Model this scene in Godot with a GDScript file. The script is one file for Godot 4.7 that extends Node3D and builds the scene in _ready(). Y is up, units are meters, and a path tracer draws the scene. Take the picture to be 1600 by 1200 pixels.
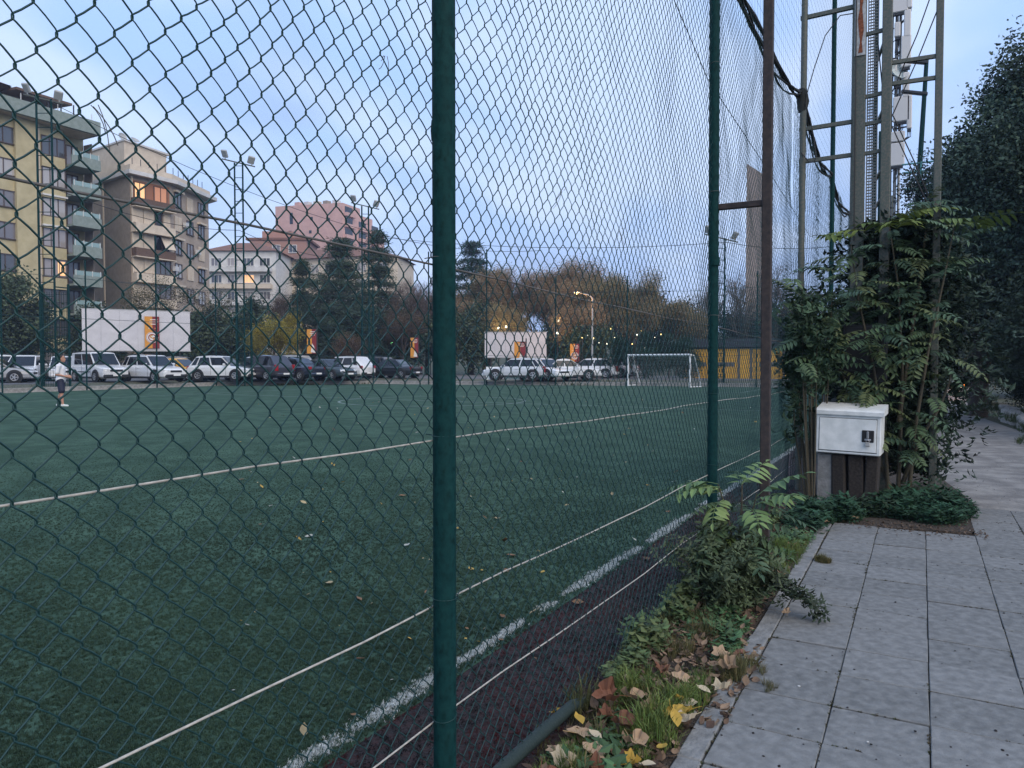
extends Node3D

# A walk beside a caged football pitch at dusk. +x is to the right of the fence, the fence runs along -z.
const EYE := 1.58
const FENCE := -1.35
const KERB_IN := -0.74
var rng := RandomNumberGenerator.new()
var taken := {}
var M := {}
var textures := {}

# ---------------------------------------------------------------- mesh collector
class Shape:
	var v := PackedVector3Array()
	var n := PackedVector3Array()
	var c := PackedColorArray()
	var uv := PackedVector2Array()
	var ix := PackedInt32Array()
	var col := Color(1, 1, 1)

	func tri(a: Vector3, b: Vector3, d: Vector3, hint: Vector3) -> void:
		var nn := (d - a).cross(b - a)
		if nn.length_squared() < 1e-20:
			return
		nn = nn.normalized()
		var k := v.size()
		if nn.dot(hint) < 0.0:
			v.append_array(PackedVector3Array([a, d, b]))
			nn = -nn
		else:
			v.append_array(PackedVector3Array([a, b, d]))
		for q in 3:
			n.append(nn)
			c.append(col)
			uv.append(Vector2(0, 0))
			ix.append(k + q)

	func quad(a: Vector3, b: Vector3, d: Vector3, e: Vector3, hint: Vector3) -> void:
		var nn := (d - a).cross(b - a) + (e - a).cross(d - a)
		if nn.length_squared() < 1e-20:
			return
		nn = nn.normalized()
		var k := v.size()
		if nn.dot(hint) < 0.0:
			v.append_array(PackedVector3Array([a, e, d, b]))
			uv.append_array(PackedVector2Array([Vector2(0, 1), Vector2(0, 0), Vector2(1, 0), Vector2(1, 1)]))
			nn = -nn
		else:
			v.append_array(PackedVector3Array([a, b, d, e]))
			uv.append_array(PackedVector2Array([Vector2(0, 1), Vector2(1, 1), Vector2(1, 0), Vector2(0, 0)]))
		for q in 4:
			n.append(nn)
			c.append(col)
		ix.append_array(PackedInt32Array([k, k + 1, k + 2, k, k + 2, k + 3]))

	func box(at: Vector3, s: Vector3, b := Basis()) -> void:
		var x := b.x * s.x * 0.5
		var y := b.y * s.y * 0.5
		var z := b.z * s.z * 0.5
		quad(at + x - y - z, at + x + y - z, at + x + y + z, at + x - y + z, x)
		quad(at - x - y - z, at - x + y - z, at - x + y + z, at - x - y + z, -x)
		quad(at + y - x - z, at + y + x - z, at + y + x + z, at + y - x + z, y)
		quad(at - y - x - z, at - y + x - z, at - y + x + z, at - y - x + z, -y)
		quad(at + z - x - y, at + z + x - y, at + z + x + y, at + z - x + y, z)
		quad(at - z - x - y, at - z + x - y, at - z + x + y, at - z - x + y, -z)

	# a box with every edge chamfered by r
	func soft(at: Vector3, s: Vector3, r: float, b := Basis()) -> void:
		var h := s * 0.5
		var q := Vector3(h.x - r, h.y - r, h.z - r)
		for ax in 3:
			var a1 := (ax + 1) % 3
			var a2 := (ax + 2) % 3
			for sg in [-1.0, 1.0]:
				var pts := []
				for k in [[-1, -1], [1, -1], [1, 1], [-1, 1]]:
					var p := Vector3()
					p[ax] = sg * h[ax]
					p[a1] = k[0] * q[a1]
					p[a2] = k[1] * q[a2]
					pts.append(at + b * p)
				var hn := Vector3()
				hn[ax] = sg
				quad(pts[0], pts[1], pts[2], pts[3], b * hn)
				for s2 in [-1.0, 1.0]:
					var e0 := Vector3()
					e0[ax] = sg * h[ax]
					e0[a1] = s2 * q[a1]
					e0[a2] = -q[a2]
					var e1 := e0
					e1[a2] = q[a2]
					var f0 := Vector3()
					f0[ax] = sg * q[ax]
					f0[a1] = s2 * h[a1]
					f0[a2] = -q[a2]
					var f1 := f0
					f1[a2] = q[a2]
					var h2 := Vector3()
					h2[ax] = sg
					h2[a1] = s2
					quad(at + b * e0, at + b * e1, at + b * f1, at + b * f0, b * h2)
		for sx in [-1.0, 1.0]:
			for sy in [-1.0, 1.0]:
				for sz in [-1.0, 1.0]:
					tri(at + b * Vector3(sx * h.x, sy * q.y, sz * q.z), at + b * Vector3(sx * q.x, sy * h.y, sz * q.z), at + b * Vector3(sx * q.x, sy * q.y, sz * h.z), b * Vector3(sx, sy, sz))

	func tube(p: PackedVector3Array, r: Variant, sides := 6, caps := true) -> void:
		var m := p.size()
		if m < 2:
			return
		var t := (p[1] - p[0]).normalized()
		var up := Vector3.UP if absf(t.y) < 0.9 else Vector3.RIGHT
		var s := t.cross(up).normalized()
		var k := v.size()
		var one: bool = r is float
		for i in m:
			var d: Vector3
			if i == 0:
				d = p[1] - p[0]
			elif i == m - 1:
				d = p[i] - p[i - 1]
			else:
				d = p[i + 1] - p[i - 1]
			if d.length_squared() > 1e-16:
				t = d.normalized()
			s = (s - t * s.dot(t)).normalized()
			var w := t.cross(s)
			var rr: float = r if one else r[i]
			for j in sides:
				var a := TAU * j / sides
				var o := s * cos(a) + w * sin(a)
				v.append(p[i] + o * rr)
				n.append(o)
				c.append(col)
				uv.append(Vector2(float(j) / sides, float(i)))
		for i in m - 1:
			for j in sides:
				var a := k + i * sides + j
				var b := k + i * sides + (j + 1) % sides
				ix.append_array(PackedInt32Array([a, a + sides, b, b, a + sides, b + sides]))
		if caps:
			for e in [0, m - 1]:
				var dir: Vector3 = (p[0] - p[1]) if e == 0 else (p[m - 1] - p[m - 2])
				var base: int = k + e * sides
				for j in range(1, sides - 1):
					tri(v[base], v[base + j], v[base + j + 1], dir)

	func pipe(a: Vector3, b: Vector3, r: float, sides := 8) -> void:
		tube(PackedVector3Array([a, b]), r, sides)

	# a square bar from a to b
	func bar(a: Vector3, b: Vector3, w: float, d := -1.0) -> void:
		var y := b - a
		var l := y.length()
		y /= l
		var x := Vector3.RIGHT if absf(y.x) < 0.9 else Vector3.UP
		var z := x.cross(y).normalized()
		x = y.cross(z).normalized()
		box((a + b) * 0.5, Vector3(w, l, w if d < 0.0 else d), Basis(x, y, z))

	# turn a profile (radius, height) round the axis y of the frame
	func lathe(prof: PackedVector2Array, f: Transform3D, sides := 16) -> void:
		for i in prof.size() - 1:
			for j in sides:
				var a0 := TAU * j / sides
				var a1 := TAU * (j + 1) / sides
				var p0 := prof[i]
				var p1 := prof[i + 1]
				var am := (a0 + a1) * 0.5
				var out := Vector2(p1.y - p0.y, -(p1.x - p0.x))
				var hint := f.basis * Vector3(cos(am) * out.x, out.y, sin(am) * out.x)
				quad(f * Vector3(cos(a0) * p0.x, p0.y, sin(a0) * p0.x), f * Vector3(cos(a1) * p0.x, p0.y, sin(a1) * p0.x), f * Vector3(cos(a1) * p1.x, p1.y, sin(a1) * p1.x), f * Vector3(cos(a0) * p1.x, p1.y, sin(a0) * p1.x), hint)

	# an upright prism over a polygon of (x, z)
	func prism(poly: PackedVector2Array, y0: float, y1: float) -> void:
		var mid := Vector2()
		for q in poly:
			mid += q
		mid /= poly.size()
		for i in poly.size():
			var a := poly[i]
			var b := poly[(i + 1) % poly.size()]
			var e := (b - a).orthogonal()
			if e.dot((a + b) * 0.5 - mid) < 0.0:
				e = -e
			quad(Vector3(a.x, y0, a.y), Vector3(b.x, y0, b.y), Vector3(b.x, y1, b.y), Vector3(a.x, y1, a.y), Vector3(e.x, 0, e.y))
		var t := Geometry2D.triangulate_polygon(poly)
		for i in range(0, t.size(), 3):
			var a := poly[t[i]]
			var b := poly[t[i + 1]]
			var d := poly[t[i + 2]]
			tri(Vector3(a.x, y1, a.y), Vector3(b.x, y1, b.y), Vector3(d.x, y1, d.y), Vector3.UP)
			tri(Vector3(a.x, y0, a.y), Vector3(b.x, y0, b.y), Vector3(d.x, y0, d.y), Vector3.DOWN)

	func mesh() -> ArrayMesh:
		var a := []
		a.resize(Mesh.ARRAY_MAX)
		a[Mesh.ARRAY_VERTEX] = v
		a[Mesh.ARRAY_NORMAL] = n
		a[Mesh.ARRAY_COLOR] = c
		a[Mesh.ARRAY_TEX_UV] = uv
		a[Mesh.ARRAY_INDEX] = ix
		var m := ArrayMesh.new()
		if v.size() > 0:
			m.add_surface_from_arrays(Mesh.PRIMITIVE_TRIANGLES, a)
		return m

# ---------------------------------------------------------------- naming and parenting
func numbered(called: String) -> String:
	if not taken.has(called):
		taken[called] = 0
		return called
	taken[called] += 1
	return "%s_%03d" % [called, taken[called]]

func thing(called: String, label: String, category: String, at := Vector3.ZERO, turn := 0.0, group := "") -> Node3D:
	var o := Node3D.new()
	o.name = numbered(called)
	add_child(o)
	o.position = at
	o.rotation.y = turn
	tag(o, label, category, group)
	return o

func tag(o: Node, label: String, category: String, group := "") -> void:
	o.set_meta("label", label)
	o.set_meta("category", category)
	if group != "":
		o.set_meta("group", group)

func put(parent: Node, called: String, m: Mesh, material: Material, at := Vector3.ZERO, basis := Basis()) -> MeshInstance3D:
	var o := MeshInstance3D.new()
	o.name = called if parent != self else numbered(called)
	o.mesh = m
	o.material_override = material
	o.transform = Transform3D(basis, at)
	parent.add_child(o, true)
	return o

func solo(called: String, m: Mesh, material: Material, label: String, category: String, group := "", at := Vector3.ZERO, basis := Basis()) -> MeshInstance3D:
	var o := put(self, called, m, material, at, basis)
	tag(o, label, category, group)
	return o

func struct(called: String, m: Mesh, material: Material) -> MeshInstance3D:
	var o := put(self, called, m, material)
	o.set_meta("kind", "structure")
	return o

func scatter(parent: Node, called: String, m: Mesh, material: Material, where: Array[Transform3D], tints := PackedColorArray()) -> MultiMeshInstance3D:
	var mm := MultiMesh.new()
	mm.transform_format = MultiMesh.TRANSFORM_3D
	mm.use_colors = tints.size() > 0
	mm.mesh = m
	mm.instance_count = where.size()
	for i in where.size():
		mm.set_instance_transform(i, where[i])
	if tints.size() > 0:
		for i in where.size():
			mm.set_instance_color(i, tints[i])
	var o := MultiMeshInstance3D.new()
	o.name = called if parent != self else numbered(called)
	o.multimesh = mm
	o.material_override = material
	parent.add_child(o, true)
	return o

func stuff(o: Node) -> void:
	o.set_meta("kind", "stuff")

func rot(x: float, y: float, z: float) -> Basis:
	return Basis.from_euler(Vector3(x, y, z))

func rnd(a: float, b: float) -> float:
	return rng.randf_range(a, b)

# ---------------------------------------------------------------- materials
func lin(r: float, g: float, b: float) -> Color:
	return Color(r, g, b).linear_to_srgb()

func noise_map(key: String, freq: float, octaves: int, stops: Array, size := 512, cell := false, seamless := true) -> NoiseTexture2D:
	if textures.has(key):
		return textures[key]
	var f := FastNoiseLite.new()
	f.seed = textures.size() * 7 + 11
	f.noise_type = FastNoiseLite.TYPE_CELLULAR if cell else FastNoiseLite.TYPE_SIMPLEX_SMOOTH
	f.frequency = freq
	f.fractal_octaves = octaves
	f.fractal_gain = 0.55
	var g := Gradient.new()
	var offs := PackedFloat32Array()
	var cols := PackedColorArray()
	for s in stops:
		offs.append(s[0])
		cols.append(s[1])
	g.offsets = offs
	g.colors = cols
	var t := NoiseTexture2D.new()
	t.width = size
	t.height = size
	t.seamless = seamless
	t.noise = f
	t.color_ramp = g
	textures[key] = t
	return t

func grey(a: float) -> Color:
	return Color(a, a, a)

# plain material
func flat(r: float, g: float, b: float, rough := 0.7, metal := 0.0) -> StandardMaterial3D:
	var m := StandardMaterial3D.new()
	m.albedo_color = lin(r, g, b)
	m.roughness = rough
	m.metallic = metal
	return m

# material whose colour wanders between two linear colours, in world space, `scale` repeats a metre
func mottled(key: String, a: Color, b: Color, scale: float, rough := 0.8, freq := 0.02, octaves := 5, relief := 0.0, in_world := true) -> StandardMaterial3D:
	var m := StandardMaterial3D.new()
	m.albedo_texture = noise_map(key, freq, octaves, [[0.15, a.linear_to_srgb()], [0.85, b.linear_to_srgb()]])
	m.roughness = rough
	m.uv1_triplanar = true
	m.uv1_world_triplanar = in_world
	m.uv1_scale = Vector3.ONE * scale
	if relief > 0.0:
		m.heightmap_enabled = true
		m.heightmap_texture = noise_map("relief_fine", 0.06, 5, [[0.1, grey(0)], [0.9, grey(1)]])
		m.heightmap_scale = relief
	return m

func foliage(r: float, g: float, b: float, through := 0.25, rough := 0.6) -> StandardMaterial3D:
	var m := StandardMaterial3D.new()
	m.albedo_color = lin(r, g, b)
	m.vertex_color_use_as_albedo = true
	m.roughness = rough
	m.metallic_specular = 0.3
	m.cull_mode = BaseMaterial3D.CULL_DISABLED
	m.backlight_enabled = true
	m.backlight = Color(through, through, through)
	return m

func glow(r: float, g: float, b: float, e: float) -> StandardMaterial3D:
	var m := flat(r * 0.5, g * 0.5, b * 0.5, 0.5)
	m.emission_enabled = true
	m.emission = lin(r, g, b)
	m.emission_energy_multiplier = e
	return m

func make_materials() -> void:
	M.slab = []
	for k in 4:
		var t: float = [0.0, -0.012, 0.012, -0.022][k]
		var m := mottled("slab%d" % k, Color(0.150 + t * 0.8, 0.154 + t * 0.8, 0.152 + t * 0.8), Color(0.238 + t * 0.8, 0.243 + t * 0.8, 0.240 + t * 0.8), 0.5, 0.85, 0.05, 6, 0.3)
		m.detail_enabled = true
		m.detail_blend_mode = BaseMaterial3D.BLEND_MODE_MUL
		m.detail_albedo = noise_map("slab_grain", 0.16, 4, [[0.12, grey(0.5)], [0.3, grey(0.82)], [0.5, grey(0.97)], [0.8, grey(1.0)]], 1024)
		m.uv2_triplanar = true
		m.uv2_world_triplanar = true
		m.detail_uv_layer = BaseMaterial3D.DETAIL_UV_2
		m.uv2_scale = Vector3.ONE * 1.6
		M.slab.append(m)
	M.kerb = mottled("kerb", Color(0.15, 0.154, 0.152), Color(0.24, 0.243, 0.24), 1.3, 0.9, 0.015, 6, 0.3)
	M.joint = mottled("joint", Color(0.025, 0.022, 0.02), Color(0.06, 0.055, 0.05), 3.0, 0.95)
	M.soil = mottled("soil", Color(0.03, 0.022, 0.017), Color(0.10, 0.08, 0.06), 2.5, 0.95, 0.03, 6, 1.0)
	M.dust = mottled("dust", Color(0.13, 0.125, 0.12), Color(0.25, 0.24, 0.225), 0.35, 0.95, 0.01, 7, 0.8)
	M.turf = mottled("turf", Color(0.036, 0.070, 0.050), Color(0.062, 0.112, 0.080), 0.25, 0.95, 0.008, 8, 0.6)
	M.turf.metallic_specular = 0.15
	M.rubber = mottled("rubber", Color(0.008, 0.0065, 0.0068), Color(0.032, 0.010, 0.010), 1.1, 0.9, 0.02, 7, 0.6)
	M.line = mottled("line", Color(0.10, 0.15, 0.13), Color(0.2, 0.25, 0.23), 2.0, 0.8, 0.04, 5)
	M.earth = mottled("earth", Color(0.03, 0.04, 0.02), Color(0.09, 0.09, 0.05), 0.3, 0.95, 0.02, 6, 1.0)
	M.asphalt = mottled("asphalt", Color(0.075, 0.077, 0.08), Color(0.14, 0.14, 0.145), 0.4, 0.9, 0.015, 6, 0.3)
	M.concrete = mottled("concrete", Color(0.22, 0.215, 0.2), Color(0.4, 0.39, 0.37), 0.6, 0.9, 0.012, 6, 0.3)
	M.green_post = mottled("green_post", Color(0.004, 0.032, 0.034), Color(0.008, 0.046, 0.046), 2.2, 0.7, 0.02, 6, 0.06)
	M.green_post.metallic_specular = 0.22
	M.green_post.detail_enabled = true
	M.green_post.detail_blend_mode = BaseMaterial3D.BLEND_MODE_MUL
	M.green_post.detail_albedo = noise_map("post_chips", 0.03, 5, [[0.1, grey(0.7)], [0.3, grey(0.86)], [0.5, grey(1.0)], [0.9, grey(1.0)]])
	M.green_post.uv2_triplanar = true
	M.green_post.uv2_world_triplanar = true
	M.green_post.uv2_scale = Vector3(3.0, 1.3, 3.0)
	M.green_post.detail_uv_layer = BaseMaterial3D.DETAIL_UV_2
	M.old_rail = mottled("old_rail", Color(0.006, 0.018, 0.017), Color(0.03, 0.045, 0.04), 5.0, 0.75, 0.03, 6)
	M.old_post = mottled("old_post", Color(0.05, 0.075, 0.066), Color(0.125, 0.115, 0.095), 1.7, 0.6, 0.03, 6, 0.08)
	M.rust_post = mottled("rust_post", Color(0.018, 0.016, 0.018), Color(0.05, 0.036, 0.033), 1.5, 0.8, 0.02, 6, 0.1)
	M.wire = flat(0.010, 0.045, 0.046, 0.5)
	M.wire.metallic_specular = 0.4
	M.net = flat(0.02, 0.045, 0.055, 0.7)
	M.rope = mottled("rope", Color(0.006, 0.008, 0.009), Color(0.02, 0.024, 0.025), 6.0, 0.85)
	M.tension = mottled("tension", Color(0.30, 0.28, 0.24), Color(0.55, 0.52, 0.46), 3.0, 0.55)
	M.old_tension = flat(0.13, 0.12, 0.11, 0.6, 0.3)
	M.white_box = mottled("white_box", Color(0.60, 0.63, 0.62), Color(0.75, 0.77, 0.76), 1.2, 0.45, 0.01, 5)
	M.black = flat(0.01, 0.01, 0.011, 0.5)
	M.dark_metal = flat(0.03, 0.032, 0.035, 0.5, 0.3)
	M.steel = flat(0.45, 0.45, 0.46, 0.35, 0.9)
	M.galv = mottled("galv", Color(0.28, 0.29, 0.29), Color(0.45, 0.46, 0.46), 2.0, 0.5, 0.02, 5)
	M.tray = mottled("tray", Color(0.24, 0.23, 0.21), Color(0.38, 0.36, 0.33), 2.0, 0.55)
	M.bark = mottled("bark", Color(0.03, 0.024, 0.02), Color(0.10, 0.08, 0.065), 2.0, 0.95, 0.03, 6, 1.5)
	M.stem = mottled("stem", Color(0.045, 0.04, 0.025), Color(0.10, 0.085, 0.055), 4.0, 0.8)
	M.dark_wood = mottled("dark_wood", Color(0.012, 0.010, 0.009), Color(0.04, 0.033, 0.028), 3.0, 0.95)
	M.twig = flat(0.14, 0.108, 0.092, 0.9)
	M.pale_twig = flat(0.20, 0.165, 0.14, 0.9)
	M.leaf = foliage(1, 1, 1)
	M.needle = foliage(1, 1, 1, 0.08, 0.8)
	M.dry = foliage(1, 1, 1, 0.15, 0.75)
	M.pane = flat(0.07, 0.075, 0.085, 0.08)
	M.pane.metallic_specular = 0.9
	M.panes = [M.pane, M.pane]
	for e in [[0.30, 0.27, 0.26], [0.16, 0.15, 0.16], [0.38, 0.36, 0.35], [0.11, 0.115, 0.13]]:
		var q := flat(e[0], e[1], e[2], 0.1)
		q.metallic_specular = 0.8
		M.panes.append(q)
	M.car_pane = flat(0.012, 0.014, 0.017, 0.06)
	M.tyre = flat(0.012, 0.012, 0.013, 0.9)
	M.alloy = flat(0.42, 0.43, 0.45, 0.35, 0.7)
	M.trim = flat(0.015, 0.016, 0.018, 0.6)
	M.headlamp = flat(0.7, 0.72, 0.75, 0.12)
	M.tail = flat(0.28, 0.01, 0.012, 0.2)
	M.amber = flat(0.6, 0.2, 0.02, 0.25)
	M.plate = flat(0.75, 0.75, 0.74, 0.5)
	M.white_paint = flat(0.78, 0.79, 0.79, 0.5)
	M.lit = glow(1.0, 0.55, 0.26, 0.62)
	M.lamp_white = glow(1.0, 0.93, 0.72, 2.2)
	M.lamp_warm = glow(1.0, 0.72, 0.25, 3.0)
	M.lamp_green = glow(0.25, 1.0, 0.35, 4.0)
	M.lamp_red = glow(1.0, 0.12, 0.08, 2.5)

func paint(r: float, g: float, b: float) -> StandardMaterial3D:
	var m := flat(r, g, b, 0.35)
	m.clearcoat_enabled = true
	m.clearcoat = 0.8
	m.clearcoat_roughness = 0.08
	return m

# ---------------------------------------------------------------- the place
func _ready() -> void:
	rng.seed = 20
	var cam := Camera3D.new()
	cam.name = "camera"
	cam.fov = 54.54
	cam.near = 0.05
	cam.far = 2000.0
	cam.position = Vector3(0, EYE, 0)
	cam.rotation = Vector3(deg_to_rad(-1.72), deg_to_rad(28.8), 0)
	add_child(cam)
	cam.current = true

	var env := Environment.new()
	env.background_mode = Environment.BG_SKY
	env.sky = Sky.new()
	env.sky.sky_material = make_sky()
	env.background_energy_multiplier = 0.82
	env.tonemap_mode = Environment.TONE_MAPPER_LINEAR
	env.tonemap_exposure = 1.62
	env.sdfgi_enabled = true
	env.ssao_enabled = true
	env.ssil_enabled = true
	env.fog_enabled = true
	env.fog_light_color = Color(0.72, 0.80, 0.95)
	env.fog_density = 0.0006
	var we := WorldEnvironment.new()
	we.name = "environment"
	we.environment = env
	add_child(we)

	var sun := DirectionalLight3D.new()
	sun.name = "afterglow"
	sun.light_energy = 0.5
	sun.light_color = Color(1.0, 0.93, 0.83)
	sun.light_angular_distance = 60.0
	sun.shadow_enabled = true
	sun.basis = Basis.looking_at(Vector3(-0.66, -0.58, -0.38))
	add_child(sun)

	make_materials()
	make_meshes()
	build_ground()
	build_pavement()
	build_far_ground()
	build_buildings()
	build_trees()
	build_fence()
	build_tower()
	build_far_side()
	build_cars()
	build_boards_and_lamps()
	build_goal()
	build_person()
	build_cabinet()
	build_mast()
	build_plants()
	build_litter()

func make_sky() -> PanoramaSkyMaterial:
	var w := 1024
	var h := 512
	var im := Image.create(w, h, false, Image.FORMAT_RGBF)
	var f := FastNoiseLite.new()
	f.seed = 5
	f.noise_type = FastNoiseLite.TYPE_SIMPLEX_SMOOTH
	f.frequency = 1.0
	f.fractal_octaves = 5
	f.fractal_gain = 0.5
	for j in h:
		var el := PI * (0.5 - (j + 0.5) / h)
		var y := sin(el)
		for i in w:
			var az := TAU * (i + 0.5) / w
			var d := Vector3(cos(el) * cos(az), y, cos(el) * sin(az))
			var t := clampf(y, 0.0, 1.0)
			var base := Color(0.41, 0.545, 0.84).lerp(Color(0.36, 0.545, 0.90), smoothstep(0.0, 0.4, t))
			base = base.lerp(Color(0.33, 0.52, 0.90), smoothstep(0.4, 1.0, t))
			# thin layered cloud, flattened towards the horizon
			var q := Vector3(d.x, 0, d.z) / (t + 0.22)
			var a := f.get_noise_3d(q.x * 0.55 + q.z * 0.25, q.z * 0.9, 3.0)
			var b := f.get_noise_3d(q.x * 1.6, q.z * 2.6, 9.0)
			var m := smoothstep(-0.2, 0.35, a + 0.4 * b)
			var cl := Color(0.60, 0.72, 0.94)
			var dk := Color(0.33, 0.44, 0.68)
			base = base.lerp(cl, 0.7 * m)
			base = base.lerp(dk, 0.65 * smoothstep(0.05, 0.6, -a + 0.3 * b))
			if y < 0.0:
				base = Color(0.10, 0.11, 0.12)
			im.set_pixel(i, j, base)
	var s := PanoramaSkyMaterial.new()
	s.panorama = ImageTexture.create_from_image(im)
	return s

# ---------------------------------------------------------------- shared leaf shapes
func leaf_face(s: Shape, at: Vector3, along: Vector3, side: Vector3, l: float, w: float, fold := 0.25) -> void:
	var nn := along.cross(side).normalized()
	var m0 := at + along * l * 0.45
	var tip := at + along * l
	var a := m0 + side * w * 0.5 + nn * w * fold
	var b := m0 - side * w * 0.5 + nn * w * fold
	s.tri(at, a, m0, nn)
	s.tri(a, tip, m0, nn)
	s.tri(at, m0, b, nn)
	s.tri(b, m0, tip, nn)

func clump(seed_: int, count: int, radius: float, l: float, w: float, flatness := 1.0) -> ArrayMesh:
	var r := RandomNumberGenerator.new()
	r.seed = seed_
	var s := Shape.new()
	for k in count:
		var d := Vector3(r.randfn(), r.randfn() * flatness, r.randfn()) * radius * 0.5
		var along := (Vector3(r.randfn(), r.randfn() * 0.6 - 0.2, r.randfn()) + d.normalized() * 0.8).normalized()
		var side := along.cross(Vector3(r.randfn(), r.randfn(), r.randfn())).normalized()
		var v := r.randf_range(0.75, 1.2)
		s.col = Color(v, v, v)
		var ll := l * r.randf_range(0.7, 1.2)
		var nn := along.cross(side)
		var a := d + along * ll * 0.5 + side * w * 0.5
		var b := d + along * ll * 0.5 - side * w * 0.5
		s.quad(d, a, d + along * ll, b, nn)
	return s.mesh()

# a feather leaf: a drooping midrib with paired leaflets and one at the tip
func frond(seed_: int, l: float, pairs: int, leaflet: float, droop: float, tint: Color, cup := 0.0) -> ArrayMesh:
	var r := RandomNumberGenerator.new()
	r.seed = seed_
	var s := Shape.new()
	var pts := PackedVector3Array()
	var rad := []
	var bend := r.randf_range(-0.12, 0.12)
	for k in 9:
		var t := k / 8.0
		pts.append(Vector3(bend * l * t * t, 0.10 * l * t - droop * l * t * t, l * t))
		rad.append(lerpf(0.0035, 0.0012, t))
	s.col = Color(tint.r * 1.2, tint.g * 1.0, tint.b)
	s.tube(pts, rad, 4, false)
	for k in pairs + 1:
		var t := lerpf(0.2, 1.0, float(k) / pairs)
		var f := t * 8.0
		var i0 := mini(int(f), 7)
		var p := pts[i0].lerp(pts[i0 + 1], f - i0)
		var dir := (pts[i0 + 1] - pts[i0]).normalized()
		var right := dir.cross(Vector3.UP).normalized()
		var up := right.cross(dir)
		var size := leaflet * (0.6 + 0.55 * sin(PI * clampf(0.12 + t * 0.8, 0, 1))) * r.randf_range(0.85, 1.12)
		for sg in [-1.0, 1.0]:
			if k == pairs and sg > 0:
				continue
			var along: Vector3 = (right * sg * 0.9 + dir * r.randf_range(0.35, 0.6) - up * r.randf_range(0.05, 0.45) + up * cup).normalized()
			if k == pairs:
				along = dir
			var side := along.cross(up.rotated(dir, r.randf_range(-0.3, 0.3))).normalized()
			var v := r.randf_range(0.8, 1.2)
			s.col = Color(tint.r * v, tint.g * v, tint.b * v)
			# leaflet of two bent halves, three stations long
			var w := size * r.randf_range(0.32, 0.44)
			var nn := side.cross(along).normalized()
			if nn.y < 0:
				nn = -nn
			var prev_a := p
			var prev_b := p
			var prev_m := p
			for q in [[0.3, 0.85, 0.0], [0.62, 0.8, -0.05], [1.0, 0.0, -0.16]]:
				var m: Vector3 = p + along * size * q[0] + nn * size * q[2]
				var a: Vector3 = m + side * w * 0.5 * q[1] + nn * w * 0.18 * q[1]
				var b: Vector3 = m - side * w * 0.5 * q[1] + nn * w * 0.18 * q[1]
				s.quad(prev_m, prev_a, a, m, nn)
				s.quad(prev_m, m, b, prev_b, nn)
				prev_a = a
				prev_b = b
				prev_m = m
	return s.mesh()

func blade_tuft(seed_: int, count: int, h: float, w: float, spread: float) -> ArrayMesh:
	var r := RandomNumberGenerator.new()
	r.seed = seed_
	var s := Shape.new()
	for k in count:
		var a := r.randf() * TAU
		var o := Vector3(cos(a), 0, sin(a))
		var base := o * spread * r.randf() * 0.6
		var side := Vector3(-o.z, 0, o.x).rotated(Vector3.UP, r.randf_range(-0.6, 0.6))
		var hh := h * r.randf_range(0.55, 1.15)
		var lean := r.randf_range(0.1, 0.9)
		var m := base + Vector3.UP * hh * 0.6 + o * hh * lean * 0.25
		var tip := base + Vector3.UP * hh * (1.0 - lean * 0.25) + o * hh * lean * 0.8
		var v := r.randf_range(0.7, 1.25)
		s.col = Color(v, v, v * 0.9)
		s.quad(base - side * w * 0.5, m - side * w * 0.4, m + side * w * 0.4, base + side * w * 0.5, o + Vector3.UP)
		s.tri(m - side * w * 0.4, tip, m + side * w * 0.4, o + Vector3.UP)
	return s.mesh()

# a small weed: a rosette of broad leaves
func rosette(seed_: int, count: int, l: float, w: float, h: float) -> ArrayMesh:
	var r := RandomNumberGenerator.new()
	r.seed = seed_
	var s := Shape.new()
	for k in count:
		var a := r.randf() * TAU
		var o := Vector3(cos(a), r.randf_range(-0.3, 0.5), sin(a)).normalized()
		var side := o.cross(Vector3.UP).normalized()
		var at := Vector3(r.randfn() * l * 0.35, r.randf() * h, r.randfn() * l * 0.35)
		var v := r.randf_range(0.65, 1.3)
		s.col = Color(v, v, v)
		leaf_face(s, at, o, side, l * r.randf_range(0.6, 1.15), w * r.randf_range(0.7, 1.1), 0.2)
	return s.mesh()

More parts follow.
